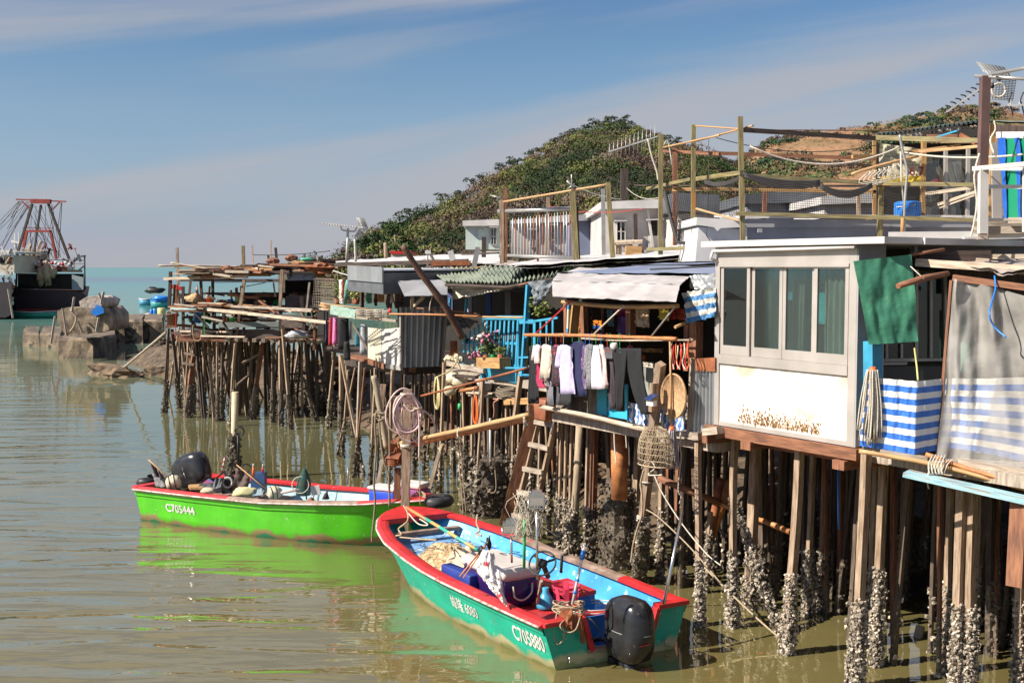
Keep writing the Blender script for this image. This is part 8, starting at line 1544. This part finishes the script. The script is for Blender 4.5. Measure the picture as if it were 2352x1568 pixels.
ld=thing('ladder',B(w4,60,1100,sL),'weathered wooden ladder leaning between the boats and the laundry house','ladder')
for x0,y0,x1_,y1 in((262,230,30,1170),(378,300,200,1080)):mb=MB();mb.bar(B(w4,x0,y0,sL),B(w4,x1_,y1,sL),.085,.05,US);mb.build('side_rail',m_post,ld)
for x0,y0,x1_,y1 in((220,272,362,300),(176,448,328,486),(130,640,282,672),(86,822,240,850),(38,1004,190,1040)):mb=MB();mb.bar(B(w4,x0,y0,sL-.06),B(w4,x1_,y1,sL-.06),.05,.075);mb.build('rung',m_plank,ld)
mb=MB();mb.bar(B(w3,1612,405,sL-.1),B(w3,1325,1490,sL-.1),.17,.05,(0,1,0));solo(mb,'leaning_plank',m_brown,'wide red brown plank leaning along the ladder','plank')
mb=MB();mb.tube([B(w4,375,225,sL-.1),B(w4,350,370,sL-.1)],.022,8);solo(mb,'pipe_offcut',m_white,'short white and rust pipe tied at the top of the ladder','pipe')
q=B(w4,305,262,sL-.15);mb=MB();rbox(mb,q,US,.34,.26,.34,.03,.92);t=solo(mb,'brown_basket',M('brown translucent plastic',(.36,.14,.07),(.26,.09,.05),5,.4,.1),'brown plastic basket tied above the ladder','basket')
mp_=thing('mooring_post',Wz(928,1205,0),'stout square mooring post with a chipped top standing at the bow of the turquoise boat','post');a,b=P(937,894,17.4),Wz(926,1275);b=P(*proj(b),17.4);b.z=-.5;mb=MB();mb.bar(a,b,.125,.12,(0,1,0),.135);mb.build('shaft',m_post,mp_)
mb=MB()
for yy in(300,305,312,760,768,775):q=P(*w3(450,yy),17.4);r_=rings(q,.1,10);mb.tube(r_+[r_[0]],.009,4)
mb.build('rope_binding',m_rope2,mp_)
mb=MB();mb.bar(P(*w3(365,975),17.8),P(*w3(352,1500),17.8),.1,.08,(0,1,0));solo(mb,'brown_post',m_brown,'short reddish post close beside the stout mooring post','post')
t=thing('hose_coil',P(*w3(450,700),17.2),'coil of pale pink hose hung over the stout mooring post','hose');mb=MB()
for k,(cx,cy,rx,ry,ph)in enumerate(((450,480,120,175,0),(455,500,115,160,.2),(445,490,130,180,.1),(460,510,108,150,.3),(450,470,100,165,0),(470,560,110,180,.2),(410,460,148,205,-.3),(585,600,110,150,.1),(470,520,80,130,.2),(440,540,95,110,.4))):
 mb.tube([P(*w3(cx+rx*math.cos(a)+14*math.sin(a*2+k),cy+ry*math.sin(a)+ph*40*math.cos(a)),17.15+.015*k+.05*math.cos(a))for a in[2*math.pi*i/28 for i in range(29)]],.014,6)
mb.tube(smooth([P(*w3(420,400),17.1),P(*w3(480,460),17.1),P(*w3(545,450),17.1),P(*w3(560,600),17.1),P(*w3(558,890),17.1)],6),.014,6);mb.build('coil',m_hose,t)
def W3(x,y,d):return P(*w3(x,y),d)
rope([W3(515,435,17.05),W3(550,440,17.0),W3(585,435,17.05)],.02,'cream rag knot tying the pink hose coil')
poleobj([W3(150,140,17.9),W3(205,440,17.9),W3(268,800,17.9)],.05,'thick grey bamboo post with a rope knotted round its middle',M('grey bamboo',(.40,.34,.24),(.26,.21,.14),3,.6,.2,'UV',WS))
for pts,lab in(([(215,470),(170,480),(160,620),(170,800),(150,1100),(160,1300),(135,1568),(132,1640)],'leftmost thick grey rope hanging from the grey bamboo post into the water'),([(215,480),(200,560),(215,760),(245,930),(285,1050),(290,1330)],'knotted grey rope hanging in the middle beside the mooring post'),([(250,470),(285,600),(292,900),(285,1100),(297,1330)],'grey rope hanging nearest the mooring post')):
 rope([W3(x,y,17.6)for x,y in pts],.017,lab,M('grey weedy rope',(.33,.27,.18),(.15,.12,.08),80,.95,.5)if 'grey weedy rope' not in MATS else MATS['grey weedy rope'])
rope([W3(150,500,17.7),W3(190,480,17.6),W3(250,490,17.6),W3(240,520,17.7),W3(165,520,17.7),W3(200,545,17.6),W3(250,520,17.6)],.024,'bulky rope knot on the grey bamboo post',MATS['grey weedy rope'])
poleobj([W3(300,800,17.9),W3(900,660,16.8),W3(1575,515,15.9)],.055,'thick orange brown bamboo boom reaching from the mooring post to the ladder',m_bamo);poleobj([W3(330,765,17.8),W3(900,640,16.7),W3(1560,490,15.8)],.035,'thinner tan bamboo lashed on top of the thick boom',m_bam)
mb=MB()
for x,y,d in((920,640,16.75),(925,645,16.7),(1520,520,15.9),(1530,515,15.9),(415,760,17.7)):r_=rings(W3(x,y+20,d),.085,12,(1,-.3,.1));mb.tube(r_+[r_[0]],.010,5)
solo(mb,'boom_lashing',m_rope2,'cream cord lashings round the thick bamboo boom','rope')
poleobj([W3(575,325,17.5),W3(1000,215,17.0),W3(1540,70,16.2)],.016,'long thin rusty iron rod slanting up to the blue railing',m_rust,'iron_rod','rod')
mb=MB();mb.blob(W3(340,850,17.7),.12,.8,10,7,(1,.8,1.1),sm=False)
for k in range(4):r_=rings(W3(330,890+16*k,17.7),.13,12);mb.tube(r_+[r_[0]],.012,4)
solo(mb,'rusty_chain',m_rust,'lump of rusty chain at the foot of the thick bamboo boom','chain')
for pts,lab in(([(905,650),(920,800),(925,1000),(945,1200),(958,1400)],'first thin rope dropping from the boom to the water'),([(930,690),(950,1000),(985,1395)],'second thin rope dropping slightly right of the first'),([(1250,640),(1240,900),(1255,1150),(1215,1200),(1170,1150)],'rope sagging to the black mussel clump'),([(560,890),(565,1100),(568,1310)],'thin line dropping from the pink hose to the lime boat')):rope([W3(x,y,17.0)for x,y in pts],.008,lab,m_rope)
for a in((1600,120,1680,800,18.0,.06),(380,60,340,700,19,.05)):pass
for x0,y0,x1_,y1,d,w,m_,lab in((225,900,180,1140,19.3,.06,m_pale,'short pale stake left of the hanging ropes'),(740,830,640,1200,18.6,.06,m_pale,'thin pale stake slanting behind the bow of the lime boat'),(235,220,210,480,20,.1,m_post,'broad short pile behind the grey bamboo post')):
 mb=MB();mb.bar(W3(x0,y0,d),W3(x1_,y1,d),w,w,(0,1,0));solo(mb,'stake',m_,lab,'stake')
q=Wz(537,1100);t=thing('mooring_pole',q,'round pole behind the lime boat, smooth and cream above, shell covered below','pole');a=P(540,900,q.y);mb=MB();mb.tube([a,a.lerp(q,.5),q-Vector((0,0,.5))],.072,12);mb.build('shaft',M('cream pole',(.66,.56,.38),(.5,.4,.24),4,.6,.1),t);barnacles(t,a,q-Vector((0,0,.3)),.15,1.0,200,m_barnd,.045)
mb=MB();mb.tube([P(*w1(795,240),22.5),P(*w1(795,60),22.5)],.02,6);r_=rings(P(*w1(805,30),22.5),.09,12,(0,-1,0));mb.tube(r_+[r_[0]],.018,5);solo(mb,'boat_hook',m_black,'black ring topped rod clipped to the cream mooring pole','rod')
tt_=st(P(*z3(100,800),24.5))[1]
def gz(label,col,x0,x1_,y0,y1,d,legs=False):
 mb=MB();a=[P(*z3(x,y),d)for x,y in((x0+8,y0),(x1_-8,y0),(x0,y1),(x1_,y1))]
 mb.loft([[a[0].lerp(a[1],(math.cos(q)+1)/2).lerp(a[2].lerp(a[3],(math.cos(q)+1)/2),f)+Vector((0,math.sin(q)*.05+.03*noise.noise(Vector((math.cos(q)*3,f*2,x0))),0))for q in[2*math.pi*k/14 for k in range(14)]]for f in[i/6 for i in range(7)]]);solo(mb,'garment',plain(col),label,'clothes')
gz('navy garment at the left end of the shelf washing',(.02,.025,.08),38,66,715,905,24.6);gz('red shirt hung below the bamboo shelf',(.60,.04,.07),66,100,715,930,24.5);gz('pink shirt hung right of the red one',(.75,.20,.42),95,145,712,925,24.4);gz('black coat hung below the green mesh mat',(.012,.012,.015),138,232,715,960,24.2);gz('black trouser leg trailing below the black coat',(.015,.015,.018),180,240,900,1045,24.1);gz('white and pink scrap right of the black coat',(.6,.45,.48),228,255,740,885,24.3);gz('teal towel hung behind the slanted brace',(.03,.22,.32),275,312,790,938,24.2);gz('clear grey plastic hung beside the cream ribbed panel',(.40,.42,.46),312,374,765,1000,24.0)
def Z1(x,y,d=104.):return P(*z1(x,y),d)
tw=thing('fishing_trawler',Z1(370,1055),'large black hulled fishing trawler seen from astern with a rust red A-frame gantry','trawler')
def rows(pts,d):return[Z1(x,y,d)for x,y in pts]
st0=[(88,870),(120,1000),(200,1058),(480,1062),(590,1040),(640,930),(658,828),(620,872),(370,862),(130,850)]
mb=MB();mb.loft([rows(st0,103),[p+Vector((-1.0,0,0))for p in rows(st0,112)],[p.lerp(Z1(370,900,124)+Vector((-3,0,.8)),.75)for p in rows(st0,124)]],True,False);mb.build('hull',M('black hull paint',(.018,.014,.02),(.035,.02,.025),.5,.6,.1,spots=[((.12,.04,.03),.6,.66,(1,1,1))]),tw)
def zb(name,lst,mat,parent=tw):
 for x0,y0,x1_,y1,w in lst:mb=MB();mb.bar(Z1(x0,y0),Z1(x1_,y1),w,w,(0,1,0));mb.build(name,mat,parent)
mb=MB();mb.slab([Z1(120,995,102.9),Z1(560,1000,102.9),Z1(560,1016,102.9),Z1(122,1010,102.9)],.1,(0,1,0));mb.build('red_waterline',m_redm,tw)
zb('rubbing_strake',[(105,862,625,870,.3),(95,900,120,830,.5)],m_rust);zb('gantry_leg',[(238,225,125,600,.2),(355,225,508,630,.2),(300,232,245,625,.16)],m_dark);zb('gantry_beam',[(118,192,485,208,.12),(228,205,372,208,.4),(160,205,222,262,.1),(440,210,385,268,.1),(165,400,392,405,.07)],m_redm)
zb('portal_frame',[(195,425,378,425,.2),(198,425,172,545,.22),(372,425,415,630,.2)],M('bright rust red steel',(.28,.04,.025),None,2,.6,.1));zb('rail',[(130,630,622,640,.06),(150,660,622,665,.04),(150,712,600,718,.22),(622,600,624,860,.1),(545,615,545,710,.05),(125,615,120,850,.12),(460,640,460,712,.04),(300,640,300,712,.04),(380,640,380,712,.04)],m_dark)
zb('rigging',[(145,205,80,330,.05),(220,230,110,400,.05),(140,205,-20,420,.03),(215,232,-20,560,.03),(265,235,262,600,.03),(335,235,330,600,.03),(455,215,430,620,.05),(385,235,445,620,.03),(280,450,395,625,.05),(380,230,385,420,.03),(450,215,425,400,.04),(240,470,215,600,.04)]+[(R.uniform(180,400),R.uniform(215,420),R.uniform(130,480),R.uniform(560,640),.03)for q in range(16)]+[(R.uniform(130,230),208,R.uniform(-60,90),R.uniform(380,590),.03)for q in range(8)],m_dark)
zb('ladder_rail',[(160,870,160,965,.05),(203,870,205,965,.05),(160,965,205,965,.05),(160,930,205,930,.04),(160,898,205,898,.04),(190,805,188,870,.05)],m_pipe)
mb=MB();mb.slab([Z1(130,735,103.6),Z1(612,738,103.6),Z1(615,855,103.6),Z1(130,850,103.6)],.1,(0,1,0));mb.build('opening_painted_shade',m_hole,tw);mb=MB();mb.slab([Z1(528,745,103.2),Z1(612,765,103.2),Z1(612,855,103.2),Z1(528,855,103.2)],.1,(0,1,0));mb.build('grey_plate',plain((.32,.36,.38)),tw)  # near-black sheet paints the shade in the opening below the upper deck
mb=MB();mb.slab([Z1(160,555,106),Z1(300,570,106),Z1(300,640,106),Z1(160,640,106)],2,(0,1,0));mb.build('wheelhouse',M('stained tan wheelhouse',(.42,.33,.24),(.22,.16,.11),.8,.8,.1),tw)
for x,y,r,s_ in((300,750,.75,(.5,.5,1.3)),(345,740,.8,(.5,.5,1.35)),(385,720,.6,(.7,.5,.9))):mb=MB();mb.blob(Z1(x,y,102.6),r,.35,12,8,s_);mb.build('bundled_net',M('brown hanging net',(.50,.38,.26),(.25,.17,.1),1.5,.95,.8)if 'brown hanging net' not in MATS else MATS['brown hanging net'],tw)
for i in range(12):mb=MB();mb.blob(Z1(235+25*i,662+R.uniform(-8,8),103),.16,.05,8,6);mb.build('float',m_white if i%3 else m_redp,tw)
for i in range(9):mb=MB();mb.bar(Z1(180+40*i,690,103.4),Z1(215+40*i,700,103.4),.3,.3);mb.build('deck_gear',R.choice((m_rust,m_redm,m_galv,m_dark)),tw)
t=thing('lamp_mast',Z1(268,190),'x','mast')if False else None
for i in range(60):
 x,y=R.uniform(110,600),R.choice((560,610,650,690,700,720,845));mb=MB();mb.bar(Z1(x,y),Z1(x+R.uniform(-50,50),y+R.uniform(-70,20)),R.uniform(.06,.25),R.uniform(.06,.2));mb.build('deck_gear',R.choice((m_dark,m_dark,m_rust,m_redm,m_pale,m_pipe)),tw)
zb('mast_light',[(268,165,268,192,.06),(331,165,331,194,.06),(110,440,110,545,.12),(137,425,138,545,.08),(85,500,145,510,.2)],m_white)
sbt=thing('fishing_vessel',Z1(20,1055,99),'second dark vessel with a cream wheelhouse cut by the left picture edge','vessel')
mb=MB();mb.loft([[Z1(x,y,d)for x,y in((-260,790),(-240,1055),(40,1060),(82,1040),(88,800))]for d in(98,108)],True,False);mb.build('hull',MATS['black hull paint'],sbt)
mb=MB();mb.slab([Z1(-200,600,99),Z1(105,600,99),Z1(105,735,99),Z1(-200,735,99)],6,(0,1,0));mb.build('wheelhouse',M('cream wheelhouse',(.66,.58,.46),(.5,.42,.32),.6,.7,.1),sbt);mb=MB();mb.slab([Z1(-210,560,98.6),Z1(112,575,98.6),Z1(112,592,98.6),Z1(-210,580,98.6)],7,(0,1,0));mb.build('roof',m_white,sbt)
for x in(0,48):mb=MB();mb.slab([Z1(x,620,98.95),Z1(x+34,620,98.95),Z1(x+34,665,98.95),Z1(x,665,98.95)],.02,(0,1,0));mb.build('window',m_hole,sbt)
for i in range(46):
 x,y=R.uniform(-20,95),R.uniform(540,1000);mb=MB();mb.bar(Z1(x,y,98.3),Z1(x+R.uniform(-30,30),y+R.uniform(-60,60),98.3),R.uniform(.05,.3),R.uniform(.05,.2));mb.build('deck_gear',R.choice((m_dark,m_pale,m_rust,m_white,m_pipe)),sbt)
for a in((0,735,88,735,.3),(30,735,28,790,.1),(65,735,65,800,.1),(0,770,90,772,.06)):mb=MB();mb.bar(Z1(a[0],a[1],98.4),Z1(a[2],a[3],98.4),a[4],a[4]);mb.build('rail',m_white,sbt)
mb=MB();mb.bar(Z1(60,850,97),Z1(95,1062,97),.14,.14);solo(mb,'leaning_spar',m_pale,'pale spar leaning between the two trawlers','spar')
def skiff(x0,x1_,yg,yw,d,mat,label,b=.5,inner=None):
 a,c=Z1(x0,yw,d),Z1(x1_,yw,d);a.z=c.z=0;h=Z1(x0,yg,d).z-Z1(x0,yw,d).z;t=thing('skiff',(a+c)/2,label,'skiff');mb=MB();n=12
 mb.loft([[a.lerp(c,i/n)+Vector((0,y*w*b*1.0,z*h*(1+.3*abs(i/n-.5))))for y,z in((-1,1),(-.8,0),(.8,0),(1,1))]for i in range(n+1)for w in((math.sin(math.pi*(.05+.9*i/n))**.6,))]);mb.build('hull',mat,t)
 mb=MB();mb.tube([a.lerp(c,i/n)+Vector((0,-b*math.sin(math.pi*(.05+.9*i/n))**.6,h*(1+.3*abs(i/n-.5))))for i in range(n+1)],h*.09,5);mb.build('gunwale',inner or m_white,t);return t
skiff(92,425,1012,1056,101,M('green skiff paint',(.03,.34,.22),(.02,.24,.17),1,.5,.1),'long green skiff with white marks under the stern of the trawler',.8)
skiff(1028,1128,912,955,135,M('blue skiff paint',(.10,.36,.55),None,1,.5,.1),'small light blue skiff farthest out beside the platform',.9);skiff(1112,1235,920,972,125,M('aqua skiff paint',(.05,.34,.32),None,1,.5,.1),'aqua skiff piled with gear beside the platform',.9,m_bluep)
skiff(1620,1950,800,850,118,m_white,'white skiff glimpsed between the platform posts',.9);skiff(1048,1240,868,890,145,m_plank,'low brown raft with a dark heap farthest out',1.0,m_dark)
mb=MB();mb.blob(Z1(1140,860,145),.8,.4,10,7,(1.6,.8,.5));solo(mb,'gear_heap',m_black,'dark heap on the farthest brown raft','heap');mb=MB();mb.blob(Z1(1180,918,124.5),.7,.4,10,7,(1.2,.7,.5));solo(mb,'gear_heap',m_bluep,'blue bundle lying in the aqua skiff','bundle')
rf=thing('raft',Z1(1150,1095,90),'small work raft carrying barrels left of the platform','raft');mb=MB();mb.bar(Z1(1060,1080,90),Z1(1235,1082,90),1.6,.2,(0,0,1));mb.build('deck',m_plank,rf);mb=MB();mb.tube([Z1(1058,1090,89.3),Z1(1110,1092,89.3)],.17,10);mb.build('float',m_bluep,rf)
for x,r,y0,m_,lab in((1115,.14,1000,m_bluep,'left narrow blue barrel on the raft'),(1140,.15,995,m_bluep,'right narrow blue barrel on the raft beside the yellow one'),(1187,.30,990,m_yelp,'wide pale yellow barrel on the raft')):
 q=Z1(x,1072,89.6);h=Z1(x,y0,89.6).z-q.z;mb=MB();lathe(mb,q,[(r,0),(r*1.04,h*.3),(r,h*.34),(r*1.04,h*.66),(r,h*.7),(r,h),(r*.8,h*1.02)],16);solo(mb,'barrel',m_,lab,'barrel')
mb=MB();mb.blob(Z1(1090,1045,89.5),.3,.3,8,6,(1,.8,.7));solo(mb,'white_sack',m_white,'white sack on the raft left of the blue barrels','sack')
D0=54.5;th=thing('covered_heap',Z1(600,1180,D0),'tarpaulin covered heap of fishing gear standing on the concrete block','gear heap')
def heapbox(pts0,dd,mat,nm,k=.10):
 mb=MB();secs=[]
 for i in range(7):
  f=i/6;secs.append([p+Vector((f*.25,dd*f,0))+Vector((noise.noise(p*2+Vector((i,0,0))),0,noise.noise(p*1.7+Vector((0,i,3)))))*k for p in[Z1(x,y,D0)for x,y in pts0]])
 mb.loft(secs,True,True);mb.build(nm,mat,th)
heapbox([(425,1000),(428,1100),(480,1185),(640,1180),(800,1150),(790,1040),(740,985),(600,985),(500,990)],2.2,M('grimy beige tarpaulin',(.40,.31,.22),(.09,.065,.045),1.6,.85,.8,bd=.05),'tarp_cover');heapbox([(580,940),(590,985),(740,985),(755,930),(700,905),(620,912)],1.6,M('pale folded canvas',(.62,.52,.44),(.3,.24,.2),2.5,.9,.8,bd=.05),'folded_canvas')
mb=MB();mb.loft([[Z1(x,y,D0-.25+.3*i)for x,y in((665,1020),(720,965),(760,990),(765,1025),(700,1048))]for i in range(3)],True,True);mb.build('blue_tarp',m_bluep,th)
for x0,y0,x1_,y1,w in((545,910,530,1010,.09),(405,1050,375,1250,.09),(725,880,745,930,.08),(762,868,742,960,.1),(460,990,490,1190,.08),(570,1085,605,1170,.09),(725,1060,708,1160,.1),(520,1010,560,1060,.06)):mb=MB();mb.bar(Z1(x0,y0,D0-.4),Z1(x1_,y1,D0-.4),w,w);mb.build('prop_stick',m_plank,th)
mb=MB();mb.tube(smooth([Z1(520,1000,D0-.3),Z1(560,1060,D0-.4),Z1(540,1130,D0-.4),Z1(490,1190,D0-.3)]),.05,6);mb.build('rope_loop',m_rope,th)
for i,(x,y,m_,lab)in enumerate(((2110,1462,m_pale,'stub of timber rising from the shallow water at the right'),(2048,1418,m_styro,'small pale float drifting near the debris'))):
 mb=MB();q=Wz(x,y);mb.bar(q-Vector((.05,.05,.1)),q+Vector((.04,.05,.12)),.09,.07)if i==0 else mb.blob(q,.05,.2,8,6);solo(mb,'timber_stub' if i==0 else 'float',m_,lab,'debris')
for i in range(26):
 q=Wz(R.uniform(900,2330),R.uniform(1330,1560),.004);a=R.uniform(0,6.3);L=R.uniform(.02,.045);mb=MB();d=Vector((math.cos(a),math.sin(a),0));n_=Vector((-d.y,d.x,0));b_=len(mb.v);mb.v+=[tuple(q-d*L),tuple(q+n_*L*.35+Vector((0,0,.004))),tuple(q+d*L),tuple(q-n_*L*.35+Vector((0,0,.004)))];mb.face([b_,b_+3,b_+2,b_+1]);solo(mb,'floating_leaf',(m_leafy,m_yel,m_orange)[i%3],'small fallen leaf floating on the murky water','leaf','leaves floating on the water')
